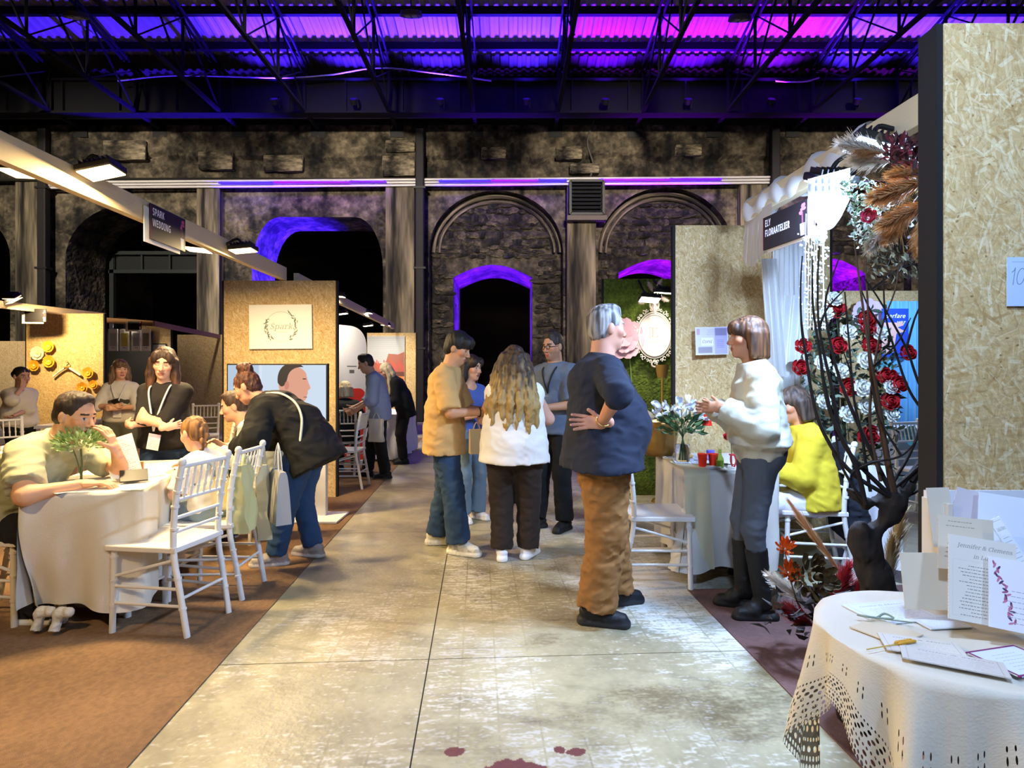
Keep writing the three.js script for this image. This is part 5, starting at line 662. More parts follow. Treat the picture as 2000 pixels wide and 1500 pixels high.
const yellow = person('seated woman in a yellow blouse and white trousers beside the rose arrangement', at0(1588, 4.1), -1.75, { h: 1.66, fem: true, wide: 1.05, cell: 0.011, fine: 0.005, skin: '#c98e6c', pelvis: [0, 0.575, 0], lean: 0.12, hunch: 0.2, head: [0.2, 0.2], top: { c: 0xd8bf2e, sleeve: 1.85, ease: 0.03, vol: 0.012, hem: 0.1, hemR: 0.135, fold: 0.005, name: 'blouse' }, pants: { c: 0xdedbe2, ease: 0.018, fold: 0.006 }, shoe: { c: '#131417' }, hairStyle: 'bob', ho: { hair: '#2e221c', hair2: '#5c483a', len: 0.03 }, handL: [0.05, 0.74, 0.32], handR: [-0.05, 0.74, 0.34], elbowL: [0.6, -0.6, -1], hp: { L: { f: [-0.5, -0.2, 1], n: [0, -1, 0], t: [-1, 0, 0] }, R: { f: [0.5, -0.2, 1], n: [0, -1, 0], t: [1, 0, 0] } }, footL: [0.1, 0, 0.42, 0], footR: [-0.12, 0, 0.4, 0], kneeL: [0.1, 0.5, 1], kneeR: [-0.1, 0.5, 1], sd: 35 });
// ---------- chairs, tables and things of the left side ----------
const whitePaint = mat(0xe4e1dc, 0.45);
function node(a, b, r, ts) { return ts.map(t => { const p = a.clone().lerp(b, t), q = b.clone().sub(a).normalize(); return new THREE.CylinderGeometry(r, r, 0.012, 10).applyQuaternion(new THREE.Quaternion().setFromUnitVectors(V(0, 1, 0), q)).translate(p.x, p.y, p.z); }); }
const chairProto = (() => { const o = new THREE.Group();
  const seat = new THREE.Shape(); seat.moveTo(-0.205, 0.2); seat.quadraticCurveTo(-0.21, 0.215, -0.19, 0.215); seat.lineTo(0.19, 0.215); seat.quadraticCurveTo(0.21, 0.215, 0.205, 0.2); seat.lineTo(0.185, -0.19); seat.lineTo(-0.185, -0.19); seat.lineTo(-0.205, 0.2);
  part('seat', new THREE.ExtrudeGeometry(seat, { depth: 0.018, bevelEnabled: true, bevelSize: 0.006, bevelThickness: 0.006, bevelSegments: 2 }).rotateX(Math.PI / 2).translate(0, 0.466, 0), mat(0xe6e3de, 0.4, { side: THREE.DoubleSide }), o);
  for (const s of [-1, 1]) { const f = V(0.185 * s, 0, 0.19), ft = V(0.18 * s, 0.45, 0.18); part('leg', [bar(f, ft, 0.0165, 12), ...node(f, ft, 0.02, [0.32, 0.62, 0.9])], whitePaint, o);
    const r0 = V(0.165 * s, 0, -0.25), r1 = V(0.172 * s, 0.44, -0.175), r2 = V(0.178 * s, 0.7, -0.19), r3 = V(0.18 * s, 0.925, -0.235); part('back_post', [tube([r0, r0.clone().lerp(r1, 0.55), r1, r2, r3], 0.0165, 12, 20), ...node(r0, r1, 0.02, [0.34, 0.7]), ...node(r1, r2, 0.021, [0.1, 0.5, 0.95]), ...node(r2, r3, 0.021, [0.3, 0.62, 0.97]), new THREE.SphereGeometry(0.02, 10, 8).translate(r3.x, r3.y, r3.z)], whitePaint, o);
    for (const y of [0.16, 0.25]) part('stretcher', bar(V(0.184 * s, y, 0.187), V((0.166 + y * 0.015) * s, y, -0.25 + 0.17 * y), 0.009, 8), whitePaint, o);
    part('brace', bar(V(0.172 * s, 0.4, -0.17), V(0.182 * s, 0.3, 0.185), 0.009, 8), whitePaint, o); }
  for (const y of [0.18, 0.28]) part('stretcher', bar(V(-0.183, y, 0.187), V(0.183, y, 0.187), 0.009, 8), whitePaint, o); part('stretcher', bar(V(-0.168, 0.2, -0.216), V(0.168, 0.2, -0.216), 0.009, 8), whitePaint, o);
  const zAt = y => y < 0.7 ? -0.175 - (y - 0.44) / 0.26 * 0.015 : -0.19 - (y - 0.7) / 0.225 * 0.045;
  for (const y of [0.55, 0.625, 0.72, 0.9]) part('back_rail', [bar(V(-0.178, y, zAt(y)), V(0.178, y, zAt(y)), y > 0.8 ? 0.013 : 0.01, 8)], whitePaint, o);
  for (let i = 0; i < 6; i++) { const x = -0.125 + i * 0.05, a = V(x, 0.72, zAt(0.72)), b = V(x, 0.9, zAt(0.9)); part('spindle', [bar(a, b, 0.0065, 8), ...node(a, b, 0.009, [0.3, 0.7])], whitePaint, o); }
  return o; })();
function chair(label, x, d, turn, y = 0.006) { const c = chairProto.clone(); c.name = numbered('chiavari_chair'); c.position.set(x, y, -d); c.rotation.y = turn; scene.add(c); return tag(c, label, 'chair', 'white spindle-back chairs'); }
chair('empty white spindle-back chair nearest to the camera, beside the white clothed table', -1.92, 3.3, -1.759);
chair('white spindle-back chair on which the small girl sits', -1.905, 3.77, -1.56);
chair('white spindle-back chair under the man in the pale green shirt', -2.9, 3.42, 1.5);
chair('white spindle-back chair of the seated man in the grey jacket', -1.99, 5.0, -1.3);
chair('white spindle-back chair standing behind the charcoal cardigan woman', -3.25, 6.4, -1.2);
chair('small looking white spindle-back chair further back, left of the hair bun', -4.75, 9.1, 0.4);
chair('white spindle-back chair cut by the left picture edge', -5.25, 6.1, 0.9);
chair('white spindle-back chair with a brown coat, behind the wreath wall', -2.06, 7.3, -1.6);
chair('white spindle-back chair drawn up to the right hand clothed table', 0.955, 3.97, 1.6, 0.002);
chair('white spindle-back chair under the woman in yellow', 2.07, 4.12, -1.75, 0.002);
chair('white spindle-back chair in the blue stand far behind the bare branches', 4.05, 5.75, 0.3, 0.002);
{ const k = chair('white spindle-back chair of the seated blond person', -2.34, 8.2, 3.3); }

// a cloth over a table: skirt with folds that grow towards the hem
function draped(w, l, h, hem, o = {}) {
  const N = 220, M = 22, pos = [], uv = [], idx = [], per = 2 * (w + l), rc = 0.03, top = [];
  const rim = (t, grow) => { let q = ((t % 1) + 1) % 1 * per, x, z, nx, nz; const W = w / 2, Lh = l / 2; if (q < w) { x = -W + q; z = Lh; nx = 0; nz = 1; } else if (q < w + l) { x = W; z = Lh - (q - w); nx = 1; nz = 0; } else if (q < 2 * w + l) { x = W - (q - w - l); z = -Lh; nx = 0; nz = -1; } else { x = -W; z = -Lh + (q - 2 * w - l); nx = -1; nz = 0; }
    const cx = Math.max(-W + rc, Math.min(W - rc, x)), cz = Math.max(-Lh + rc, Math.min(Lh - rc, z)); let dx = x - cx, dz = z - cz; const dl = Math.hypot(dx, dz); if (dl > 1e-6) { nx = dx / dl; nz = dz / dl; x = cx + nx * rc; z = cz + nz * rc; } return [x, z, nx, nz]; };
  for (let j = 0; j <= M; j++) { const f = j / M, y = h - (h - hem) * f; for (let i = 0; i <= N; i++) { const t = i / N, [x, z, nx, nz] = rim(t); const ph = t * per;
      let off = f * (o.flare ?? 0.04) + Math.pow(f, 0.8) * (o.amp ?? 0.03) * (Math.sin(ph * 17 + (o.sd || 0)) * 0.5 + Math.sin(ph * 31 + 1.3 + f * 2) * 0.3 + noise(ph * 6, f * 2, (o.sd || 0)) * 0.9); if (o.pull) off += o.pull(t * per, f);
      const yy = j === 0 ? h : y + f * (o.hemWave ?? 0.02) * noise(ph * 3, 4, 1); pos.push(x + nx * off, yy, z + nz * off); uv.push(ph, y); } }
  for (let j = 0; j < M; j++) for (let i = 0; i < N; i++) { const a = j * (N + 1) + i, b = a + N + 1; idx.push(a, b, a + 1, b, b + 1, a + 1); }
  const c = pos.length / 3; pos.push(0, h, 0); uv.push(0, 0); for (let i = 0; i < N; i++) idx.push(c, i, i + 1);
  const g = new THREE.BufferGeometry(); g.setAttribute('position', new THREE.Float32BufferAttribute(pos, 3)); g.setAttribute('uv', new THREE.Float32BufferAttribute(uv, 2)); g.setIndex(idx); g.computeVertexNormals(); return g;
}
const linenBump = dataTex(256, 256, (u, v) => { const t = 128 + 60 * (tfbm(u, v, 64, 3, 2) - 0.5) + 60 * (tfbm(u, v, 10, 6, 3) - 0.5); return [t, t, t]; }, true); linenBump.repeat.set(3, 3);
const linen = new THREE.MeshPhysicalMaterial({ color: 0xd8d3c6, roughness: 0.85, sheen: 0.3, side: THREE.DoubleSide, bumpMap: linenBump, bumpScale: 0.002 }), linenWhite = new THREE.MeshPhysicalMaterial({ color: 0xe8e8ea, roughness: 0.8, sheen: 0.3, side: THREE.DoubleSide, bumpMap: linenBump, bumpScale: 0.002 });
const LT = { x: -2.46, d: 3.74, turn: 0.26 };                       // left table
{ const t = thing('table', 'rectangular table of the left stand, hidden under its white cloth', 'table', [LT.x, 0.006, -LT.d], LT.turn); part('table_top', box(0.56, 0.03, 1.2, 0, 0.725, 0), whitePaint, t); for (const [x, z] of [[-1, 1], [1, 1], [-1, -1], [1, -1]]) part('leg', cyl(0.02, 0.02, 0.71, x * 0.16, 0, z * 0.44, 10), whitePaint, t);
  const c = part('tablecloth', draped(0.585, 1.225, 0.752, 0.13, { amp: 0.03, flare: 0.0, sd: 2, hemWave: 0.06, pull: (q, f) => -0.11 * f * f * Math.exp(-((q - 0.05) ** 2) / 0.012) + 0.05 * f * Math.exp(-((q - 0.5) ** 2) / 0.03) - 0.05 * f * f * Math.exp(-((q - 0.28) ** 2) / 0.006) }), linen); c.position.set(LT.x, 0.006, -LT.d); c.rotation.y = LT.turn; tag(c, 'creamy white cloth over the left table, knotted up near the floor', 'tablecloth');
  for (const [x, z, s] of [[-0.2, 0.56, 1], [-0.1, 0.6, 0.8]]) part('cloth_knot', skinMesh([ell([0, 0.13, 0], [0.05 * s, 0.03, 0.04]), cap([-0.01, 0.13, 0], [-0.03, 0.03, 0.02], 0.022, 0.03, { flat: true }), cap([0.03, 0.13, 0], [0.06, 0.14, 0.03], 0.02, 0.03)], { cell: 0.007, amp: 0.01, disp: wrinkles(0.006, 30, s) }).scale(0.75, 0.85, 0.75).translate(x, 0, z), linen, c); }
const LTp = (u, v, y = 0.762) => { const c = Math.cos(LT.turn), s = Math.sin(LT.turn); return [LT.x + u * c + v * s, y, -LT.d - u * s + v * c]; };
// foliage
const leafG = (() => { const s = new THREE.Shape(); s.moveTo(0, 0); s.quadraticCurveTo(0.45, 0.4, 0, 1); s.quadraticCurveTo(-0.45, 0.4, 0, 0); const g = new THREE.ShapeGeometry(s, 3), p = g.attributes.position; for (let i = 0; i < p.count; i++) p.setZ(i, 0.25 * Math.sin(p.getY(i) * 2.6) + 0.5 * p.getX(i) ** 2); g.computeVertexNormals(); return g; })();
function leafBall(n, place, size, sd, tones) { reseed(sd); const out = []; for (let i = 0; i < n; i++) { const [p, dir] = place(i), sz = size * rr(0.6, 1.25), g = leafG.clone(); g.scale(sz * 0.8, sz, sz); g.rotateY(rr(0, 6.3)); g.applyQuaternion(new THREE.Quaternion().setFromUnitVectors(V(0, 1, 0), dir.normalize())); g.translate(p.x, p.y, p.z); const c = lin(tones[Math.floor(rnd() * tones.length)]), k = g.attributes.position.count, a = new Float32Array(k * 3); for (let j = 0; j < k; j++) a.set(c, j * 3); g.setAttribute('color', new THREE.BufferAttribute(a, 3)); out.push(g); } return join(out); }
const leafMat = new THREE.MeshPhysicalMaterial({ color: 0xffffff, vertexColors: true, roughness: 0.7, side: THREE.DoubleSide, transmission: 0.25, thickness: 0 });
const glass = new THREE.MeshPhysicalMaterial({ color: 0xffffff, roughness: 0.03, transmission: 1, thickness: 0, ior: 1.45, side: THREE.DoubleSide });
const paperMat = mat(0xeeece6, 0.8);
function textSheet(w, h, draw, bg = '#f2f0ea') { return mat(0xffffff, 0.75, { map: canvasTex(w, h, (x) => { x.fillStyle = bg; x.fillRect(0, 0, w, h); draw(x, w, h); }) }); }
function lines(x, w, y0, y1, n, col, sd, min = 0.4, max = 0.8, lw = 3) { reseed(sd); x.fillStyle = col; for (let i = 0; i < n; i++) { const y = y0 + (y1 - y0) * i / (n - 1), L = w * rr(min, max); let q = (w - L) / 2; while (q < (w + L) / 2) { const s = rr(6, 22); x.fillRect(q, y, s, lw); q += s + 5; } } }
{ const p = LTp(-0.1, 0.36), t = thing('potted_plant', 'small leafy plant in a clear glass vase on the left table', 'plant', p); const H = 0.13;
  part('vase', lathe([[0.001, 0], [0.03, 0], [0.032, 0.01], [0.018, 0.05], [0.016, 0.11], [0.03, 0.16]], 20), glass, t); part('stem', [taper([V(0, 0.02, 0), V(0.005, 0.1, 0), V(0, 0.2, 0)], 0.006, 0.004), taper([V(0.004, 0.03, 0), V(-0.01, 0.12, 0.01), V(-0.03, 0.2, 0.02)], 0.005, 0.003)], mat(0x4a5a30, 0.8), t);
  part('foliage', leafBall(760, () => { const a = rr(0, 6.28), z = rr(-0.5, 1), r = Math.sqrt(1 - z * z), R = rr(0.35, 1); return [V(0.135 * R * r * Math.cos(a), 0.235 + 0.085 * R * z, 0.12 * R * r * Math.sin(a)), V(r * Math.cos(a), z + 0.5, r * Math.sin(a))]; }, 0.03, 51, ['#94b470', '#b2cf8e', '#7a9c5c', '#cfe2b0', '#88a868']), leafMat, t).userData.kind = 'stuff'; }
{ const p = LTp(0.1, 0.2), t = thing('menu_board', 'white printed menu sheet leaning on a little stand on the left table', 'menu', p, 0.25); const m = part('sheet', box(0.17, 0.25, 0.004, 0, 0.125, 0), textSheet(256, 384, (x, w, h) => { x.fillStyle = '#888'; x.font = 'italic 30px serif'; x.fillText('Menu', 80, 44); lines(x, w, 70, 350, 16, '#9a9a96', 4, 0.3, 0.7, 5); }), t); m.rotation.set(-0.25, 0, 0.32); m.position.set(-0.02, 0.01, 0); part('stand', [box(0.05, 0.09, 0.012, 0.03, 0.045, -0.04), box(0.08, 0.01, 0.07, 0.02, 0.006, -0.02)], mat(0xc88a50, 0.7), t); }
{ const p = LTp(0.16, 0.34), t = thing('tablet', 'dark tablet on a wedge stand next to the menu sheet', 'tablet', p, 0.6); const m = part('tablet_body', box(0.14, 0.008, 0.1, 0, 0.045, 0, 0.003), mat(0x18181a, 0.4), t); m.rotation.x = 0.6; part('wedge', box(0.06, 0.04, 0.04, 0, 0.022, -0.005, 0.004), mat(0xd0cdc6, 0.7), t); }
[[0.05, 0.45, 0.3, 'white leaflet lying by the glass vase'], [-0.08, 0.52, -0.5, 'white leaflet at the near corner of the left table'], [0.15, 0.1, 0.9, 'printed sheet in front of the charcoal cardigan woman'], [-0.18, 0.4, 1.2, 'open sheet under the forearm of the green shirted man']].forEach(([u, v, r, l], i) => { const p = LTp(u, v, 0.759 + i * 0.0012), m = part('leaflet', box(0.15, 0.002, 0.21), textSheet(256, 340, (x, w, h) => lines(x, w, 40, 300, 12, '#b8b8b4', i + 3, 0.5, 0.8, 5)), scene); m.position.set(...p); m.rotation.y = r; tag(m, l, 'leaflet', 'leaflets on the left table'); });
{ const p = LTp(-0.14, 0.53, 0.768), m = part('pen', bar(V(-0.06, 0, 0), V(0.06, 0, 0.01), 0.005), blackMetal); m.position.set(...p); tag(m, 'black pen lying at the near edge of the left table', 'pen'); }
// worn and carried things
function lanyard(F, o) { // ribbon round the neck with a card
  const n = F.nk, f = F.fwdT, c = vadd(vadd(F.ch, f, o.out || 0.13), [o.x || 0, o.y || -0.12, 0]), pts = s => [vadd(vadd(n, F.latS, s * 0.06), f, -0.03), vadd(vadd(vadd(n, F.latS, s * 0.07), [0, -0.05, 0]), f, 0.09), vadd(vmix(vadd(vadd(n, F.latS, s * 0.06), f, 0.1), c, 0.55), f, 0.015), vadd(c, [0, 0.05, 0])].map(p => V(...p));
  const ly = part('lanyard', [tube(pts(1), 0.007, 5, 20), tube(pts(-1), 0.007, 5, 20)], mat(o.c || 0xd8d6da, 0.8), F.T); const m = part('name_card', box(0.085, 0.12, 0.004), textSheet(128, 180, (x, w, h) => { x.fillStyle = '#c9b6d2'; x.fillRect(0, 0, w, 40); lines(x, w, 70, 150, 5, '#999', 3, 0.4, 0.8, 5); }), ly); m.position.set(...vadd(c, [0, -0.03, 0])); m.rotation.set(0.05, o.ry || 0, o.rz || 0); }
lanyard(cardi, { out: 0.2, x: 0.0, y: -0.28, rz: -0.2 }); lanyard(vest, { out: 0.16, y: -0.2 }); lanyard(beard, { out: 0.13, y: -0.16, c: 0x15161a });
{ const F = beard, H = F.H, ring = s => { const c = []; for (let i = 0; i < 16; i++) { const a = i / 16 * 6.283; c.push(V(...toW(H, 0.032 * s + 0.024 * Math.cos(a), 0.002 + 0.018 * Math.sin(a), 0.1))); } return tube(c, 0.0025, 5, 32, true); }; part('glasses', [ring(1), ring(-1), bar(V(...toW(H, -0.008, 0.004, 0.1)), V(...toW(H, 0.008, 0.004, 0.1)), 0.0025), bar(V(...toW(H, 0.056, 0.004, 0.098)), V(...toW(H, 0.076, 0.004, 0)), 0.0025), bar(V(...toW(H, -0.056, 0.004, 0.098)), V(...toW(H, -0.076, 0.004, 0)), 0.0025)], blackMetal, F.T); }
{ const F = navy, w = F.arm[1][1], e = F.arm[1][0], d = vnorm(vsub(w, e)), c = vadd(w, d, -0.02), u = vnorm(vcross(d, [0, 1, 0.3])), v = vcross(d, u), pts = []; for (let i = 0; i < 14; i++) { const a = i / 14 * 6.283; pts.push(V(...vadd(vadd(c, u, 0.037 * Math.cos(a)), v, 0.037 * Math.sin(a)))); } part('bracelet', tube(pts, 0.0035, 6, 40, true), mat(0xc9a860, 0.3, { metalness: 0.9 }), F.T); }
{ const F = tan, w = F.arm[1][1], e = F.arm[1][0], d = vnorm(vsub(w, e)), c = vadd(w, d, -0.03), u = vnorm(vcross(d, [0, 1, 0.3])), v = vcross(d, u), pts = []; for (let i = 0; i < 12; i++) { const a = i / 12 * 6.283; pts.push(V(...vadd(vadd(c, u, 0.033 * Math.cos(a)), v, 0.033 * Math.sin(a)))); } part('wristband', tube(pts, 0.005, 6, 36, true), blackMetal, F.T); }
function bag(name, label, c, w, h, dp, turn, m, o = {}) { // c = middle of the upper rim
  const t = thing(name, label, 'bag', [c.x, c.y, c.z], turn); const g = new THREE.BoxGeometry(w, h, dp, 8, 12, 3), p = g.attributes.position; for (let i = 0; i < p.count; i++) { const f = 0.5 - p.getY(i) / h, q = (o.soft || 0.0); p.setX(i, p.getX(i) * (1 + (o.flare || 0) * f)); p.setZ(i, p.getZ(i) * (0.35 + 0.65 * Math.sqrt(Math.max(0, f))) + q * noise(p.getX(i) * 14, p.getY(i) * 6, 3)); p.setX(i, p.getX(i) + q * 0.7 * noise(3, p.getY(i) * 12, p.getX(i) * 9)); } g.translate(0, -h / 2, 0); g.computeVertexNormals(); const bb = part('bag_body', g, m, t);
  if (o.handle) for (const z of [-0.012, 0.012]) part('handle', tube([V(-w * 0.25, -0.01, z), V(-w * 0.12, o.handle * 0.7, z * 0.5), V(0, o.handle, 0), V(w * 0.12, o.handle * 0.7, z * 0.5), V(w * 0.25, -0.01, z)], o.hr || 0.004, 6, 20), o.hm || m, bb); return t; }
const toteM = clothMat(0xd8d2b0), kraft = mat(0xa58a5c, 0.85), greyCard = mat(0xa9a9a8, 0.75);
bag('tote_bag', 'cream cloth tote bag hanging from the leaning woman\'s arm', at(513, 905, 4.0), 0.17, 0.5, 0.09, -1.2, toteM, { soft: 0.03, handle: 0.14, hr: 0.01, flare: 0.1 });
bag('gift_bag', 'grey paper gift bag hanging beside the cream tote', at(543, 918, 3.95), 0.26, 0.34, 0.1, -0.95, greyCard, { handle: 0.18, flare: 0.15, hm: mat(0xd8d8d6, 0.7) });
bag('cloth_bag', 'pale yellow cloth bag hung on the girl\'s chair back', at(476, 905, 3.72), 0.2, 0.42, 0.1, -1.5, clothMat(0xcfc98e), { soft: 0.035, handle: 0.05, hr: 0.012 });
{ const F = bun, q = (a, b, l, k) => V(...vadd(vadd(vmix(a, b, l), F.fwdT, -k[0]), F.latS, k[1])); part('shoulder_strap', tube([q(F.nk, F.ch, 0.2, [0.08, 0.09]), q(F.nk, F.ch, 0.8, [0.135, 0.1]), q(F.ch, F.wa, 0.6, [0.15, 0.13]), q(F.wa, F.P, 0.4, [0.13, 0.19]), q(F.wa, F.P, 1.2, [0.05, 0.24])], 0.009, 6, 24), mat(0xd9d7cc, 0.8), bun.T); }
bag('paper_bag', 'brown paper bag held by the young woman in blue', at(931, 838, 5.3), 0.13, 0.22, 0.08, 0.3, kraft, { handle: 0.06 });
bag('tote_bag', 'white tote bag hanging from the blue shirted man\'s arm', at(735, 818, 7.7), 0.2, 0.3, 0.06, -0.3, mat(0xdcdad2, 0.85), { soft: 0.02, handle: 0.08 });
{ const F = vest, m = part('phone', box(0.07, 0.14, 0.009, 0, 0, 0, 0.003), blackMetal); const w = V(...vadd(F.arm[1][1], [0.06, 0.03, 0.03])); F.T.updateMatrixWorld(true); m.position.copy(F.T.localToWorld(w)); m.rotation.set(0.9, 0.4, 0); tag(m, 'dark phone in the hands of the woman in the grey vest', 'phone'); }
{ const t = part('brown_coat', skinMesh([cap([0, 0.9, 0], [0, 0.5, 0.02], 0.07, 0.13, { w: [1, 0, 0], f: 1.7 }), cap([0, 0.55, 0], [0, 0.32, 0.06], 0.12, 0.1, { w: [1, 0, 0], f: 1.5 }), cap([-0.2, 0.86, 0], [-0.24, 0.45, 0.02], 0.05, 0.05), cap([0.2, 0.86, 0], [0.24, 0.5, 0.02], 0.05, 0.05)], { cell: 0.015, k: 0.05, amp: 0.02, disp: wrinkles(0.015, 10, 4) }), clothMat(0x4a3018)); t.position.set(-2.26, 0.0, -7.3); t.rotation.y = -1.6; t.scale.set(1, 1.05, 1); tag(t, 'brown coat hung over the chair back behind the wreath wall', 'coat'); }
{ const c = part('tablecloth', draped(0.6, 1.6, 0.75, 0.03, { amp: 0.04, sd: 4 }), linenWhite); c.position.set(-2.12, 0.006, -10.3); tag(c, 'white floor-length cloth on the far left gangway table', 'tablecloth'); const t = thing('table', 'table under the white cloth at the far left gangway side', 'table', [-2.12, 0.006, -10.3]); part('table_top', box(0.55, 0.03, 1.5, 0, 0.72, 0), whitePaint, t); for (const [x, z] of [[-1, 1], [1, 1], [-1, -1], [1, -1]]) part('leg', cyl(0.02, 0.02, 0.7, x * 0.2, 0, z * 0.6, 8), whitePaint, t); }
{ const t = thing('display_table', 'white table with cards in the far left stand, behind the woman in the blouse', 'table', [-5.55, 0.006, -7.7], 0.1); part('table_top', box(1.0, 0.04, 0.6, 0, 0.73, 0), whitePaint, t); for (const [x, z] of [[-1, 1], [1, 1], [-1, -1], [1, -1]]) part('leg', cyl(0.025, 0.02, 0.71, x * 0.44, 0, z * 0.24, 10), whitePaint, t);
  [[-0.2, 0.05, 'stack of white boxes on the far left display table', 0.26, 0.09], [0.2, 0.0, 'low white box at the right of the far left display table', 0.2, 0.06]].forEach(([x, z, l, w, h]) => { const m = part('gift_box', box(w, h, 0.2, 0, h / 2, 0, 0.004), mat(0xeae6da, 0.7)); m.position.set(-5.55 + x, 0.757, -7.7 + z); tag(m, l, 'box'); }); }
{ const t = thing('white_cabinet', 'small white cabinet behind the woman in the grey vest', 'cabinet', [-4.32, 0.006, -7.5]); part('cabinet_body', box(0.5, 0.82, 0.4, 0, 0.41, 0, 0.006), mat(0xcfc8b8, 0.7), t); part('door', box(0.44, 0.72, 0.014, 0, 0.4, 0.205, 0.004), mat(0xd8d2c4, 0.7), t); }
// ---------- things of the right side ----------
function patch(nu, nv, fn) { const g = new THREE.PlaneGeometry(1, 1, nu, nv), p = g.attributes.position, uv = g.attributes.uv; for (let i = 0; i < p.count; i++) { const q = fn(uv.getX(i), 1 - uv.getY(i)); p.setXYZ(i, q.x, q.y, q.z); } g.computeVertexNormals(); return g; }
const voile = new THREE.MeshPhysicalMaterial({ color: 0xeef0f0, roughness: 0.7, side: THREE.DoubleSide, transmission: 0.2, thickness: 0, sheen: 0.4 });
// clothed table with flowers
const RT = { x0: 1.16, x1: 1.78, d0: 3.9, d1: 4.78 }, rtx = (RT.x0 + RT.x1) / 2, rtd = (RT.d0 + RT.d1) / 2;
{ const t = thing('table', 'table of the flower stand under a white cloth, right of the gangway', 'table', [rtx, 0.002, -rtd]); part('table_top', box(0.58, 0.03, 0.84, 0, 0.725, 0), whitePaint, t); for (const [x, z] of [[-1, 1], [1, 1], [-1, -1], [1, -1]]) part('leg', cyl(0.022, 0.022, 0.71, x * 0.25, 0, z * 0.38, 10), whitePaint, t);
  const c = part('tablecloth', draped(0.62, 0.88, 0.752, 0.1, { amp: 0.022, flare: 0.012, sd: 7, pull: (q, f) => 0.1 * f * f * Math.exp(-((q - 0.02) ** 2) / 0.01) + 0.1 * f * f * Math.exp(-((q - 2.98) ** 2) / 0.01), hemWave: 0.05 }), new THREE.MeshPhysicalMaterial({ color: 0xd9d6cf, roughness: 0.8, side: THREE.DoubleSide, bumpMap: linenBump, bumpScale: 0.002 })); c.position.set(rtx, 0.002, -rtd); tag(c, 'white cloth on the flower stand table, hanging nearly to the floor', 'tablecloth');
  const r = part('table_runner', patch(10, 40, (u, v) => { const s = v * 1.5; const x = rtx - 0.34 + u * 0.17 + (s > 0.9 ? 0.06 * (s - 0.9) : 0); if (s < 0.86) return V(x + 0.02, 0.757, -(RT.d1 - s)); const f = s - 0.86; return V(x - 0.03 * f + 0.02 * Math.sin(u * 7) * f, 0.756 - f * 1.0, -(RT.d0 - 0.03 - 0.05 * f - 0.02 * Math.sin(u * 9 + f * 4) * f)); }), new THREE.MeshPhysicalMaterial({ color: 0xcfc6a4, roughness: 0.8, side: THREE.DoubleSide }), scene); tag(r, 'cream runner hanging down at the near corner of the flower stand table', 'table runner'); }
const petal = (() => { const g = new THREE.PlaneGeometry(1, 1, 4, 4), p = g.attributes.position; for (let i = 0; i < p.count; i++) { const u = p.getX(i), v = p.getY(i) + 0.5, w = Math.sin(Math.min(1, v * 1.15 + 0.18) * Math.PI * 0.62) * 1.05; p.setXYZ(i, u * w, v - 0.12 * u * u * 4 * v, -0.55 * (1 - 4 * u * u * 0.55) * Math.sin(v * 1.9) * 0.55 + 0.28 * Math.max(0, v - 0.7) * 2); } g.computeVertexNormals(); return g; })();
function bloom(rings, sd = 1, wd = 1) { reseed(sd); const out = []; for (const [n, r, tilt, sz, y] of rings) for (let i = 0; i < n; i++) { const g = petal.clone(); g.scale(sz * wd, sz, sz * (wd + 1) / 2); g.rotateX(tilt); g.translate(0, y, -r); g.rotateY(i / n * 6.283 + r * 31 + rr(-0.2, 0.2)); out.push(g); } return mergeVertices(join(out)); }
const roseG = bloom([[3, 0.006, 0.1, 0.034, 0.012], [4, 0.013, -0.12, 0.04, 0.006], [5, 0.02, -0.4, 0.045, 0.0], [6, 0.024, -0.8, 0.046, -0.004]], 3);
const carnG = bloom([[5, 0.004, 0.1, 0.026, 0.014], [8, 0.01, -0.3, 0.032, 0.01], [10, 0.014, -0.7, 0.036, 0.004], [11, 0.016, -1.15, 0.036, 0]], 5, 0.62);
const lilyG = bloom([[3, 0.005, -0.45, 0.08, 0], [3, 0.006, -0.8, 0.08, 0.001]], 7, 0.42);
const redM = mat(0xa8101c, 0.6, { side: THREE.DoubleSide }), whiteM = new THREE.MeshPhysicalMaterial({ color: 0xeef2ee, roughness: 0.7, side: THREE.DoubleSide, transmission: 0.2, thickness: 0 }), pinkM = mat(0xd9a8bc, 0.7, { side: THREE.DoubleSide }), stemM = mat(0x3f5a34, 0.8);
function setBloom(name, g, m, parent, p, dir, s) { const q = part(name, g, m, parent); q.position.copy(p); q.quaternion.setFromUnitVectors(V(0, 1, 0), dir.clone().normalize()); q.scale.setScalar(s); return q; }
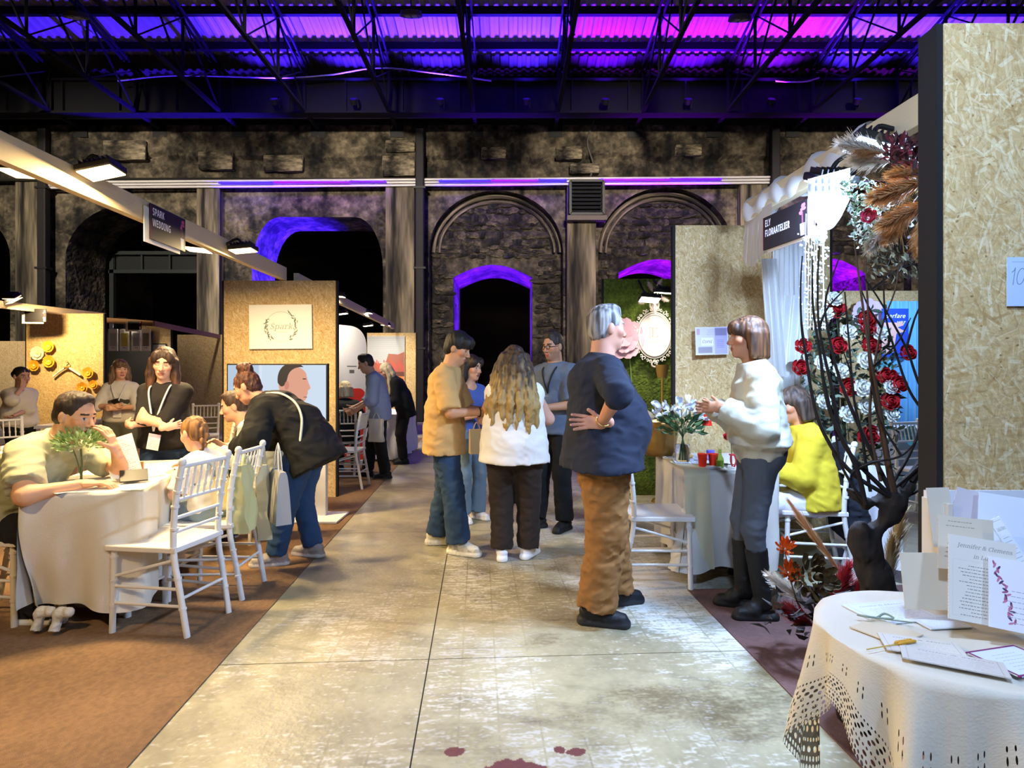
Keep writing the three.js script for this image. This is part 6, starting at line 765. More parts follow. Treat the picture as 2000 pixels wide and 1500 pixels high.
{ // vase of white lilies
  const p = at(1333, 880, 4.25), t = thing('vase_of_lilies', 'glass vase with white lilies on the flower stand table', 'vase', [p.x, 0.757, p.z]);
  const vs = part('vase', lathe([[0.001, 0], [0.05, 0], [0.055, 0.01], [0.055, 0.24], [0.05, 0.25]], 28), glass, t); part('water', lathe([[0.001, 0.006], [0.05, 0.006], [0.05, 0.13], [0.001, 0.13]], 24), new THREE.MeshPhysicalMaterial({ color: 0xffffff, roughness: 0, transmission: 1, ior: 1.33, thickness: 0.05 }), vs);
  reseed(77); const st = []; for (let i = 0; i < 11; i++) { const a = i * 2.4, r = 0.05 + 0.1 * rnd(), top = V(r * 1.5 * Math.cos(a), 0.3 + 0.11 * rnd(), r * Math.sin(a)); st.push(taper([V(-0.02 * Math.cos(a), 0.02, -0.02 * Math.sin(a)), V(0.01 * Math.cos(a), 0.2, 0.01 * Math.sin(a)), top], 0.0035, 0.0025, 5, 10)); setBloom('lily', lilyG, i % 3 ? whiteM : mat(0xdfe6f2, 0.7, { side: THREE.DoubleSide }), t, top, V(Math.cos(a), 0.7, Math.sin(a) + 0.5), rr(0.8, 1.1)); } part('stem', st, stemM, t);
  part('foliage', leafBall(120, () => { const a = rr(0, 6.28), r = rr(0.02, 0.14); return [V(r * Math.cos(a), rr(0.2, 0.33), r * Math.sin(a)), V(Math.cos(a), rr(-0.2, 1), Math.sin(a))]; }, 0.07, 13, ['#3f6a3a', '#5a8450', '#2f5230']), leafMat, t).userData.kind = 'stuff'; }
{ const p = at(1287, 880, 4.62), t = thing('bronze_pot', 'large bronze coloured flower pot at the back of the flower stand table', 'pot', [p.x, 0.757, p.z]); part('pot', lathe([[0.001, 0], [0.1, 0], [0.13, 0.06], [0.145, 0.17], [0.15, 0.24], [0.165, 0.25], [0.16, 0.27], [0.14, 0.265], [0.13, 0.2]], 36), mat(0x9a7434, 0.35, { metalness: 0.5 }), t); part('soil', cyl(0.138, 0.138, 0.01, 0, 0.235, 0, 24), mat(0x2a1d12, 1), t); }
const redGlass = mat(0xe8341c, 0.35, { emissive: 0x000000 });
function cup(label, px, py, d, y, flip) { const p = at(px, py, d), t = thing('red_cup', label, 'cup', [p.x, y, p.z], 0, 'red cups'); const g = lathe([[0.001, 0.002], [0.023, 0.002], [0.024, 0], [0.034, 0.085], [0.036, 0.088], [0.033, 0.086], [0.022, 0.006], [0.001, 0.006]], 24); if (flip) g.rotateX(Math.PI).translate(0, 0.09, 0); part('cup_body', g, mat(0xdd2c18, 0.4, { side: THREE.DoubleSide }), t); return t; }
cup('red cup on the flower stand table, left one of the pair', 1372, 880, 4.05, 0.757); cup('red cup on the flower stand table, right one of the pair', 1393, 880, 4.05, 0.757);
{ const p = at(1381, 880, 4.28), t = thing('bell_jar', 'tall clear glass jar with an upturned red cup on its lid', 'jar', [p.x, 0.757, p.z]); part('jar', lathe([[0.001, 0], [0.06, 0], [0.062, 0.01], [0.06, 0.16], [0.045, 0.21], [0.02, 0.235], [0.018, 0.26]], 28), glass, t); part('jar_base', cyl(0.064, 0.064, 0.012, 0, 0, 0, 28), mat(0xd8d4ea, 0.5), t); part('lilac_stone', new THREE.IcosahedronGeometry(0.03, 1).scale(1.2, 0.7, 1).translate(0, 0.03, 0), mat(0x8a80d8, 0.5), t); cup('upturned red cup on the tall glass jar', 1381, 880, 4.28, 0.757 + 0.26, true); }
{ const p = at(1406, 905, 4.0), t = thing('bud_vase', 'small green glass bottle on the flower stand table', 'bottle', [p.x, 0.757, p.z]); part('bottle', lathe([[0.001, 0], [0.026, 0], [0.028, 0.01], [0.026, 0.06], [0.012, 0.085], [0.011, 0.12], [0.014, 0.125]], 20), new THREE.MeshPhysicalMaterial({ color: 0xc8d890, roughness: 0.05, transmission: 0.9, thickness: 0, side: THREE.DoubleSide }), t); part('water', cyl(0.023, 0.024, 0.045, 0, 0.004, 0, 16), mat(0x9aa838, 0.2), t);
  const q = thing('single_rose', 'single red rose standing in a slim glass tube with a red ribbon', 'rose', [p.x + 0.075, 0.757, p.z + 0.02]); part('tube_vase', lathe([[0.001, 0], [0.02, 0], [0.014, 0.02], [0.013, 0.12]], 16), glass, q); part('stem', bar(V(0, 0.01, 0), V(-0.006, 0.19, 0), 0.003), stemM, q); setBloom('rose', roseG, redM, q, V(-0.006, 0.2, 0), V(-0.2, 1, 0.3), 0.9); part('ribbon', [tube([V(0.013, 0.09, 0.012), V(0.02, 0.05, 0.02), V(0.005, 0.01, 0.025)], 0.006, 5), tube([V(-0.012, 0.09, 0.012), V(-0.016, 0.05, 0.02), V(-0.004, 0.015, 0.02)], 0.006, 5), new THREE.TorusGeometry(0.016, 0.005, 6, 14).rotateX(1.57).translate(0, 0.09, 0)], mat(0xc01820, 0.6), q); }
[[1300, 893, 4.45, 0.2, 'open picture brochure at the left of the flower stand table'], [1345, 898, 4.25, -0.15, 'picture brochure lying in front of the lily vase']].forEach(([px, py, d, r, l], i) => { const p = at(px, py, d), m = part('brochure', box(0.3, 0.004, 0.21), textSheet(384, 256, (x, w, h) => { reseed(i + 8); for (let k = 0; k < 6; k++) { x.fillStyle = ['#8a94a8', '#5c6678', '#b4bccc', '#7a86a0'][k % 4]; x.fillRect(18 + (k % 3) * 122, 20 + Math.floor(k / 3) * 118, 108, 98); x.fillStyle = '#dfe4ee'; x.fillRect(30 + (k % 3) * 122, 50 + Math.floor(k / 3) * 118, 40, 34); } }, '#dfe3ec'), scene); m.position.set(Math.max(p.x, 1.32), 0.76 + i * 0.003, p.z); m.rotation.y = r; tag(m, l, 'brochure'); });
{ const p = at(1380, 890, 4.2), m = part('flower_shears', [beam(V(-0.05, 0, 0), V(0.03, 0, 0.03), 0.02, 0.012), beam(V(0.03, 0, 0.03), V(0.07, 0, 0.05), 0.01, 0.006)], mat(0x3a3a32, 0.5)); m.position.set(1.47, 0.766, -4.12); tag(m, 'dark flower shears lying on the flower stand table', 'shears'); }
{ const m = part('round_coaster', cyl(0.05, 0.05, 0.008, 0, 0, 0, 24), mat(0xd6e2ea, 0.4)); m.position.set(1.36, 0.758, -3.98); tag(m, 'pale round coaster at the near edge of the flower stand table', 'coaster'); }
{ const m = part('purple_tin', [cyl(0.03, 0.03, 0.05, 0, 0, 0, 20), cyl(0.031, 0.031, 0.012, 0, 0.05, 0, 20)], mat(0x5a50b8, 0.4)); m.position.set(1.5, 0.757, -4.45); tag(m, 'small purple tin beside the lily vase', 'tin'); const k = part('gold_bow', skinMesh([ell([-0.03, 0.02, 0], [0.03, 0.016, 0.02]), ell([0.03, 0.02, 0], [0.03, 0.016, 0.02]), ell([0, 0.018, 0], [0.012, 0.014, 0.014])], { cell: 0.004 }), mat(0xc09a4a, 0.5)); k.position.set(1.3, 0.757, -4.42); tag(k, 'gold ribbon bow lying left of the lily vase', 'bow'); }
// plume of feathery grass: many fine strands along a stem, growing up +y, about 1 long
function plumeGeo(n, len, wide, sd, droop = 0.3) { reseed(sd); const pos = [], nor = [], base = V(); for (let i = 0; i < n; i++) { const t = Math.pow(rnd(), 0.8), a = rr(0, 6.283), y0 = 0.12 + 0.72 * t, L = len * rr(0.5, 1) * (0.45 + 0.9 * Math.sin(Math.min(1, t * 1.05 + 0.12) * 2.9)), out = wide * rr(0.4, 1), w = 0.0055; let p = V(0, y0, 0); const dx = Math.cos(a), dz = Math.sin(a); let prev = null; for (let k = 0; k <= 3; k++) { const f = k / 3, q = V(dx * out * L * f * 1.0, y0 + L * (f * 0.9 - droop * f * f * 0.6), dz * out * L * f); const ww = w * (1 - f * 0.75), s = V(-dz * ww, 0, dx * ww); if (prev) { const [pq, ps] = prev; for (const v of [pq.clone().sub(ps), pq.clone().add(ps), q.clone().add(s), pq.clone().sub(ps), q.clone().add(s), q.clone().sub(s)]) pos.push(v.x, v.y, v.z); } prev = [q, s]; } }
  const g = new THREE.BufferGeometry(); g.setAttribute('position', new THREE.Float32BufferAttribute(pos, 3)); g.computeVertexNormals(); g.setAttribute('uv', new THREE.Float32BufferAttribute(new Float32Array(pos.length / 3 * 2), 2)); return g; }
const plumes = [plumeGeo(900, 0.34, 0.42, 5), plumeGeo(900, 0.3, 0.5, 9)], plumeTan = mat(0xd6a468, 0.9, { side: THREE.DoubleSide }), plumePale = mat(0xe6ddd0, 0.9, { side: THREE.DoubleSide }), plumeRed = mat(0xb0303c, 0.9, { side: THREE.DoubleSide }), plumePeach = mat(0xd8a878, 0.9, { side: THREE.DoubleSide });
function plume(parent, a, b, s, m, k = 0, name = 'plume') { const d = b.clone().sub(a), L = d.length(), g = part(name, plumes[k % 2], m, parent); g.position.copy(a); g.quaternion.setFromUnitVectors(V(0, 1, 0), d.normalize()); g.scale.set(s * L, L, s * L); g.userData.kind = 'stuff'; return g; }
// green wall: oval ornate frame, pink paper flower, gilded torch lamp
{ const c = at(1278, 655, 6.72), t = thing('oval_frame', 'white ornate oval frame with a big letter E on the green wall', 'frame', [c.x, c.y, -6.74]); const tx = canvasTex(384, 512, (x, w, h) => { x.fillStyle = '#f4eeea'; x.fillRect(0, 0, w, h); x.fillStyle = '#b4a6a2'; x.font = '170px serif'; x.fillText('E', 140, 280); x.fillStyle = '#9a8a88'; for (let i = 0; i < 7; i++) { x.beginPath(); x.arc(136, 160 + i * 20, 7, 0, 7); x.fill(); } x.fillRect(90, 330, 210, 4); });
  const s = new THREE.Shape(); s.absellipse(0, 0, 0.175, 0.235, 0, Math.PI * 2); const g = new THREE.ShapeGeometry(s, 40), uv = g.attributes.uv, p = g.attributes.position; for (let i = 0; i < p.count; i++) uv.setXY(i, p.getX(i) / 0.35 + 0.5, p.getY(i) / 0.47 + 0.5); part('logo_plate', g, mat(0xffffff, 0.5, { map: tx }), t).position.z = 0.02;
  const ring = (a, b, r, z) => { const q = []; for (let i = 0; i < 40; i++) { const k = i / 40 * 6.283; q.push(V(a * Math.cos(k), b * Math.sin(k), z)); } return tube(q, r, 8, 120, true); }; part('inner_moulding', [ring(0.178, 0.238, 0.012, 0.025), ring(0.2, 0.262, 0.008, 0.018)], whitePaint, t);
  const curls = []; for (let i = 0; i < 36; i++) { const k = i / 36 * 6.283, big = i % 3 === 0, a = 0.222, b = 0.286, R = big ? 0.026 : 0.017; const cx = a * Math.cos(k), cy = b * Math.sin(k), pts = []; for (let j = 0; j <= 9; j++) { const q = k + (i % 2 ? 1 : -1) * j * 0.62, rr_ = R * (1 - j * 0.07); pts.push(V(cx + rr_ * Math.cos(q) + 0.012 * Math.cos(k), cy + rr_ * Math.sin(q) + 0.012 * Math.sin(k), 0.02)); } curls.push(tube(pts, 0.0065, 5, 18)); } curls.push(new THREE.TorusGeometry(0.05, 0.012, 6, 20).scale(1, 1.2, 1).translate(0, 0.35, 0.02), new THREE.TorusGeometry(0.03, 0.01, 6, 16).translate(0, -0.33, 0.02)); part('scrollwork', curls, whitePaint, t); }
{ const c = at(1222, 660, 6.6), t = thing('paper_flower', 'large pale pink paper flower on the green wall behind the grey-haired man', 'flower', [c.x, c.y, -6.79]); const m = mat(0xd8b4cc, 0.8, { side: THREE.DoubleSide }); for (const [k, sc] of [[0, 1], [1, 0.7], [2, 0.4]]) for (let i = 0; i < 7; i++) { const q = part('petal', petalG, m, t); q.scale.setScalar(0.24 * sc); q.rotation.z = (i + k * 0.5) / 7 * 6.283; q.position.z = 0.02 + k * 0.04; } part('paper_stem', bar(V(0.08, -0.1, 0), V(0.12, -0.9, 0.02), 0.008), mat(0x7a9a5a, 0.8), t); }
{ const t = thing('feather_spray', 'spray of pale pink feathers beside the small lamps over the green wall', 'feathers', [1.6, 2.3, -6.62]); const m = mat(0xecdcd8, 0.9, { side: THREE.DoubleSide }); [[-0.2, -0.12], [-0.1, 0.12], [0.06, 0.16], [0.14, -0.1], [-0.02, -0.24]].forEach(([x, y], i) => plume(t, V(0, 0, 0), V(x, y, 0.12), 1.2, m, i, 'feather')); part('feather_stem', bar(V(0, 0, 0), V(0.05, 0.02, -0.17), 0.006), stemM, t); }
{ const c = at(1291, 735, 6.5), t = thing('torch_lamp', 'gilded table lamp with a small conical shade in front of the green wall', 'lamp', [c.x, 0.0, -6.45]); part('shade', lathe([[0.05, 1.36], [0.075, 1.5], [0.07, 1.5], [0.046, 1.36]], 24), mat(0xb08a40, 0.5, { side: THREE.DoubleSide }), t); part('pole', bar(V(0, 0.02, 0), V(0, 1.4, 0), 0.012), mat(0xd8b460, 0.35, { metalness: 0.6 }), t); part('base', cyl(0.12, 0.1, 0.03, 0, 0, 0, 24), mat(0x8a6a30, 0.4, { metalness: 0.5 }), t); }
const local = (t, p) => p.sub(t.position);
{ // hanging garland of pampas, leaves and berries under the right beam
  const o = at(1790, 380, 2.45), t = thing('hanging_garland', 'hanging garland of pampas plumes, foliage and dark red berries under the right beam', 'garland', [o.x, o.y, o.z]); const Lp = (x, y, d) => local(t, at(x, y, d));
  [[1745, 300, 1628, 278, 2.4, 1.0, plumePale, 0], [1750, 318, 1650, 310, 2.45, 1.1, plumePale, 1], [1740, 298, 1660, 295, 2.4, 0.8, plumeTan, 1], [1830, 345, 1688, 395, 2.3, 0.9, plumeTan, 0], [1835, 385, 1705, 450, 2.3, 0.8, plumeTan, 1], [1790, 400, 1722, 480, 2.35, 0.9, plumeTan, 0], [1740, 425, 1690, 500, 2.4, 1.0, plumePale, 1], [1795, 420, 1790, 505, 2.3, 1.0, plumeTan, 1], [1830, 330, 1725, 345, 2.35, 0.8, plumeTan, 0]].forEach(([x0, y0, x1, y1, d, s, m, k]) => plume(t, Lp(x0, y0, d), Lp(x1, y1, d - 0.03), s * 1.55, m, k));
  part('dark_foliage', leafBall(150, () => [Lp(rr(1715, 1850), rr(285, 470), rr(2.4, 2.56)), V(rr(-1, 1), rr(-1, 0.6), rr(-0.3, 1))], 0.06, 61, ['#2b2417', '#3a2c20', '#241a14', '#3d3a22']), leafMat, t).userData.kind = 'stuff';
  part('berry_foliage', leafBall(170, () => [Lp(rr(1735, 1815), rr(275, 335), rr(2.3, 2.45)), V(rr(-1, 0.5), rr(-0.5, 1), rr(0, 1))], 0.05, 63, ['#5a1520', '#3c0e16', '#7a1e2a', '#2c1014']), leafMat, t).userData.kind = 'stuff';
  part('pale_foliage', leafBall(420, () => { const y = rr(350, 480); return [Lp(1640 + (y - 350) * 0.25 + rr(0, 75), y, rr(2.4, 2.55)), V(rr(-1, 0.4), rr(-1, 0.5), rr(0, 1))]; }, 0.03, 65, ['#8fa89a', '#b8c8bc', '#6c8a6a', '#dde6e0', '#557050']), leafMat, t).userData.kind = 'stuff';
  part('trailing_foliage', leafBall(160, () => [Lp(rr(1690, 1800), rr(470, 540), rr(2.35, 2.5)), V(rr(-1, 1), -1, rr(0, 1))], 0.035, 67, ['#3c3824', '#5a5638', '#8a8468', '#2c2a1c', '#aab49a']), leafMat, t).userData.kind = 'stuff';
  setBloom('rose', roseG, mat(0xd0486c, 0.6, { side: THREE.DoubleSide }), t, Lp(1695, 423, 2.34), V(-0.4, 0.1, 1), 0.52);
  part('branch', [taper([Lp(1850, 300, 2.5), Lp(1790, 340, 2.5), Lp(1735, 300, 2.42), Lp(1715, 268, 2.4)], 0.008, 0.003), taper([Lp(1840, 330, 2.5), Lp(1770, 420, 2.5), Lp(1735, 520, 2.45)], 0.008, 0.003), bar(Lp(1840, 300, 2.48), V(0.08, 0.52, -0.05), 0.006)], mat(0x2a2018, 0.9), t); }
{ // garland of wire and glass beads hanging below the lamp
  const o = at(1592, 440, 3.1), t = thing('bead_string', 'bunch of glass bead strings hanging below the glaring floodlight', 'beads', [o.x, o.y, o.z]); reseed(91); const bd = [], wr = []; for (let k = 0; k < 7; k++) { const x = (k - 3) * 0.016; wr.push(bar(V(x, 0.06, 0), V(x + rr(-0.02, 0.02), -0.55, rr(-0.02, 0.02)), 0.0018, 4)); for (let i = 0; i < 26; i++) bd.push(new THREE.IcosahedronGeometry(rr(0.004, 0.009), 0).translate(x + rr(-0.03, 0.03), -0.04 - i * 0.02, rr(-0.03, 0.03))); } part('wire', wr, mat(0xdfe4e6, 0.4), t); part('beads', bd, mat(0xf0f4f4, 0.15), t).userData.kind = 'stuff'; setBloom('silk_flower', carnG, whiteM, t, V(0.0, -0.06, 0.03), V(0, 0, 1), 0.9); }
// drapery over beam and chipboard wall
{ const t = thing('white_drapery', 'white voile drapery hung in swags over the right beam and chipboard wall', 'drapery', [1.78, 2.45, -4.3]); const L = (x, y, d) => local(t, at(x, y, d)), fold = (u, n, a) => a * Math.sin(u * n * 6.283) + a * 0.5 * Math.sin(u * n * 11 + 1);
  const hang = (name, top, bot, n, a) => part(name, patch(48, 26, (u, v) => { const p = top(u), q = bot(u); const r = p.clone().lerp(q, v); r.z += fold(u, n, a * (0.5 + v)); r.x += 0.3 * fold(u + 0.3, n, a * v); return r; }), voile, t);
  hang('left_fall', u => L(1456 + 52 * u, 425 - 30 * u, 4.3 - 0.55 * u), u => L(1450 + 58 * u, 508 + 14 * Math.sin(u * 6), 4.32 - 0.55 * u), 5, 0.018);
  part('beam_wrap', patch(30, 10, (u, v) => { const a = -0.6 + v * 4.0, q = 1.0 + 0.1 * Math.sin(u * 40 + v * 3); return V(1.775 + 0.07 * (u - 0.5) * 1.3 - Math.cos(a) * 0.075 * q, 2.55 + Math.sin(a) * 0.105 * q - 0.02 * Math.sin(u * 17), -(4.22 - u * 1.25)).sub(t.position); }), voile, t);
  hang('long_fall', u => L(1486 + 30 * u, 505, 4.35), u => L(1497 + 36 * u, 735, 4.5), 4, 0.02);
  hang('pleated_panel', u => L(1510 + 62 * u, 440 + 30 * Math.sin(u * 3.1), 4.72), u => L(1500 + 85 * u, 900, 4.76), 7, 0.014);
  part('swag', patch(40, 14, (u, v) => { const sag = Math.sin(u * 3.1416); const p = L(1512 + 78 * u, 436 - 30 * u + sag * (22 + 26 * v), 3.75 - 0.2 * u); p.z += 0.06 * Math.sin(v * 3.1) + 0.012 * Math.sin(v * 26); return p; }), voile, t);
  part('lamp_veil', patch(40, 20, (u, v) => { const w = Math.sin(u * 3.1416), p = L(1578 + 82 * u, 350 - 22 * u + v * (60 + 50 * w), 2.84 + 0.02 * Math.sin(u * 40)); return p; }), new THREE.MeshPhysicalMaterial({ color: 0xf4f6f6, roughness: 0.8, side: THREE.DoubleSide, transmission: 0.5, thickness: 0 }), t);
  part('lower_cascade', patch(40, 26, (u, v) => { const p = L(1518 + 50 * u, 590 + 130 * v - 14 * Math.sin(u * 3), 4.62); p.z += 0.03 * Math.sin(u * 18 + v * 4) + 0.04; return p; }), voile, t); }
{ const c = at(1395, 665, 4.72), t = thing('price_notice', 'lilac printed notice standing off the chipboard wall behind the woman with the bob', 'notice', [c.x, c.y, -4.78], 0.1); const tx = textSheet(512, 420, (x, w, h) => { x.fillStyle = '#d9d6f6'; x.fillRect(8, 8, w - 16, h - 16); x.fillStyle = '#b8b4e8'; x.fillRect(300, 10, 200, 400); x.fillStyle = '#8e88b0'; x.fillRect(310, 20, 180, 110); x.fillStyle = '#c8a8b4'; x.fillRect(20, 24, 50, 90); x.fillStyle = '#a09aa8'; x.fillRect(40, 300, 220, 90); x.fillStyle = '#f0eefc'; x.fillRect(90, 160, 190, 120); x.fillStyle = '#6a6490'; x.font = 'italic 64px serif'; x.fillText('Corsi', 100, 240); lines(x, w, 40, 110, 4, '#8a86b8', 5, 0.2, 0.4, 4); x.fillStyle = '#7a76a8'; for (let i = 0; i < 5; i++) x.fillRect(330, 200 + i * 26, 120, 5); }, '#eceaff');
  part('notice_sheet', box(0.275, 0.225, 0.006), tx, t); part('spacer', box(0.06, 0.06, 0.05, 0, 0, -0.035), whitePaint, t); t.rotation.z = 0.03; }
// rose arrangement
{ const o = at(1660, 900, 4.5), t = thing('rose_arrangement', 'tall arrangement of red roses and white carnations with grey-green foliage', 'flower arrangement', [o.x, 0.0, o.z]); const L = (x, y, d) => local(t, at(x, y, d));
  part('foliage', leafBall(900, () => { const y = rr(605, 940), w = y < 700 ? 50 + (y - 600) * 0.5 : 100; return [L(1655 + rr(-1, 1) * w * 0.95, y, rr(4.3, 4.62)), V(rr(-1, 1), rr(-0.5, 1), rr(-0.2, 1))]; }, 0.075, 71, ['#3c5446', '#5c7868', '#2c4034', '#7d9788', '#4a6448', '#24342a']), leafMat, t).userData.kind = 'stuff';
  [[1567, 677], [1560, 719], [1634, 676], [1632, 606], [1692, 640], [1697, 675], [1655, 757], [1738, 738], [1752, 752], [1735, 784], [1688, 853], [1770, 690], [1690, 625], [1700, 850], [1800, 930], [1725, 735]].forEach(([x, y], i) => setBloom('red_rose', roseG, redM, t, L(x, y, 4.26 + (i % 4) * 0.02), V(-0.2 + 0.4 * ((i * 37 % 10) / 10), 0.25, 1), 1.0 + 0.22 * ((i * 53 % 10) / 10)));
  [[1613, 613], [1628, 585], [1605, 710], [1683, 759], [1607, 785], [1690, 795], [1655, 810], [1737, 757], [1640, 725], [1715, 650], [1718, 850], [1740, 810], [1655, 650], [1690, 705]].forEach(([x, y], i) => setBloom('white_carnation', carnG, whiteM, t, L(x, y, 4.25 + (i % 3) * 0.02), V(-0.1 + 0.2 * ((i * 37 % 10) / 10), 0.35, 1), 1.1 + 0.32 * ((i * 53 % 10) / 10)));
  part('metal_stand', [bar(V(0, 0, 0), V(0, 1.2, -0.1), 0.014), cyl(0.16, 0.16, 0.015, 0, 0.002, 0, 24)], blackMetal, t);
  part('stem', [[1567, 677], [1560, 719], [1632, 606], [1752, 752]].map(([x, y]) => taper([V(0, 0.8, 0), L((x + 1655) / 2, (y + 800) / 2, 4.4), L(x, y + 4, 4.28)], 0.004, 0.003, 5)), stemM, t); }
// bare branch tree with knotted trunk in a dark bucket
const bark = mat(0x1c130e, 0.85, { bumpMap: plasterBump, bumpScale: 0.02 }), barkLight = mat(0x4a3424, 0.8);
{ const o = V(1.43, 0, -2.34), t = thing('branch_tree', 'bare twisted branches on a knotted trunk hung with cards and ribbon', 'branches', [o.x, 0, o.z]); const L = (x, y, d = 2.3) => local(t, at(x, y, d));
  const trunk = [V(0, 0.2, 0), L(1722, 1170), L(1705, 1120), L(1690, 1070), L(1682, 1040)], T2 = [L(1690, 1060), L(1712, 1035), L(1738, 1010), L(1745, 975)];
  part('trunk', skinMesh([cap(trunk[0].toArray(), trunk[1].toArray(), 0.075, 0.07), cap(trunk[1].toArray(), trunk[2].toArray(), 0.065, 0.058), cap(trunk[2].toArray(), trunk[3].toArray(), 0.055, 0.05), cap(trunk[3].toArray(), trunk[4].toArray(), 0.05, 0.045), cap(T2[0].toArray(), T2[1].toArray(), 0.03, 0.022), cap(T2[1].toArray(), T2[2].toArray(), 0.022, 0.03), cap(T2[2].toArray(), T2[3].toArray(), 0.032, 0.045), cap(L(1745, 975).toArray(), L(1790, 930).toArray(), 0.032, 0.02), cap(L(1745, 975).toArray(), L(1690, 985).toArray(), 0.028, 0.018), cap(L(1690, 985).toArray(), L(1655, 955).toArray(), 0.018, 0.01)], { cell: 0.008, k: 0.03, amp: 0.02, disp: (x, y, z) => 0.016 * noise(x * 26, y * 12, z * 26) + 0.011 * Math.abs(noise(x * 60, y * 26, z * 60)) }), bark, t);
  const B = [[[1745, 975], [1660, 920], [1605, 837], [1587, 775], [1575, 700], [1565, 625], [1564, 550], [1567, 500]], [[1690, 985], [1675, 920], [1620, 800], [1600, 680], [1588, 600], [1586, 500]], [[1740, 970], [1650, 870], [1625, 760], [1600, 640], [1597, 560], [1600, 480]], [[1745, 970], [1700, 880], [1640, 740], [1620, 660], [1612, 590], [1640, 500]], [[1742, 960], [1725, 860], [1700, 720], [1695, 600], [1690, 510]], [[1748, 960], [1735, 900], [1712, 760], [1700, 700], [1680, 560], [1668, 470]], [[1760, 950], [1830, 850], [1845, 790], [1870, 640], [1885, 520], [1876, 460]], [[1780, 940], [1850, 830], [1875, 760], [1900, 680], [1945, 600], [1952, 500], [1945, 480]], [[1800, 930], [1860, 830], [1905, 800], [1945, 750], [1985, 650], [2000, 590], [2010, 480]], [[1865, 870], [1940, 838], [2010, 800]], [[1865, 885], [1920, 850], [2010, 785]], [[1790, 915], [1850, 908], [1890, 900], [1965, 904]], [[1860, 845], [1800, 760], [1770, 680], [1720, 590], [1690, 545]], [[1845, 850], [1780, 770], [1750, 690], [1730, 620], [1725, 540]], [[1700, 960], [1690, 900], [1685, 860], [1668, 780], [1660, 690], [1650, 570]], [[1740, 950], [1780, 880], [1800, 820], [1810, 700], [1830, 560], [1826, 480]], [[1745, 955], [1830, 880], [1862, 850], [1870, 812]], [[1690, 985], [1660, 940], [1640, 900], [1632, 845], [1610, 740]], [[1720, 940], [1700, 840], [1702, 760], [1722, 640], [1750, 560], [1757, 500]], [[1850, 825], [1838, 700], [1815, 600], [1790, 520]], [[1660, 925], [1700, 905], [1760, 890], [1800, 850]], [[1745, 975], [1790, 960], [1830, 910], [1838, 850]]];
  reseed(101); B.forEach((b, i) => { const pts = b.map(([x, y], k) => L(x, y, 2.28 - 0.1 * Math.sin(i * 1.7) * (k / b.length) - 0.05 * (i % 3) * (k / b.length))); part('branch', taper(pts, i < 9 ? 0.0095 : 0.0062, 0.0024, 6, pts.length * 5), [4, 5, 18].includes(i) ? barkLight : bark, t);
    if (i % 2 === 0) { const k = Math.floor(b.length * 0.55), p = pts[k], q = p.clone().add(V(rr(-0.16, 0.16), rr(0.12, 0.3), rr(-0.05, 0.1))); part('twig', taper([p, p.clone().lerp(q, 0.5).add(V(rr(-0.03, 0.03), 0, 0)), q], 0.005, 0.0018, 5, 8), bark, t); } });
  part('bucket', lathe([[0.001, 0.008], [0.125, 0.008], [0.155, 0.33], [0.165, 0.34], [0.15, 0.34], [0.14, 0.3], [0.001, 0.3]], 36), mat(0x14100d, 0.55, { bumpMap: plasterBump, bumpScale: 0.01 }), t); }
{ // ribbon tied to a branch, little card, scroll with a flower
  const t = thing('blue_ribbon', 'pale blue satin ribbon tied to a bare branch before the chipboard', 'ribbon', [0, 0, 0]); const m = new THREE.MeshPhysicalMaterial({ color: 0x9fb2d8, roughness: 0.4, side: THREE.DoubleSide, sheen: 0.6 }); const q = (x, y, d = 2.15) => at(x, y, d);
  part('tail', patch(6, 20, (u, v) => q(1931 - 32 * v + (u - 0.5) * (10 + 12 * v), 692 + 95 * v, 2.15 + 0.02 * Math.sin(v * 5 + u))), m, t); part('tail', patch(6, 20, (u, v) => q(1935 - 28 * v + (u - 0.5) * (8 + 10 * v), 692 + 118 * v, 2.13 + 0.02 * Math.sin(v * 6 + u * 2))), m, t); part('tail', patch(6, 20, (u, v) => q(1938 + 2 * v + (u - 0.5) * (14 + 20 * v), 692 + 62 * v, 2.16 + 0.02 * Math.sin(v * 6 + u * 4))), m, t); part('knot', new THREE.SphereGeometry(0.013, 12, 10).scale(1.5, 0.9, 1).translate(...q(1934, 692).toArray()), m, t); part('loop', tube([q(1934, 692), q(1915, 700, 2.2), q(1922, 712, 2.2), q(1934, 694)], 0.008, 6), mat(0x8a8890, 0.6), t);
  const s = at(1872, 915, 2.06), k = thing('menu_scroll', 'narrow curled menu paper with an orange flower hanging from a branch', 'menu', [s.x, s.y, s.z]); part('paper_strip', patch(6, 20, (u, v) => V((u - 0.5) * 0.048 + 0.006 * Math.sin(v * 4), 0.094 - v * 0.19, 0.006 * Math.sin(v * 7 + u * 2))), mat(0xffffff, 0.75, { side: THREE.DoubleSide, map: canvasTex(128, 512, (x, w, h) => { x.fillStyle = '#e6ebf4'; x.fillRect(0, 0, w, h); lines(x, w, 90, 360, 12, '#8a90a0', 7, 0.4, 0.7, 5); }) }), k); setBloom('orange_flower', carnG, mat(0xd08a58, 0.7, { side: THREE.DoubleSide }), k, V(0.0, -0.075, 0.012), V(0, 0, 1), 0.45); part('tie', bar(V(0, 0.09, 0), at(1866, 840, 2.2).sub(s), 0.0015), mat(0x6a5a4a, 0.8), k); }
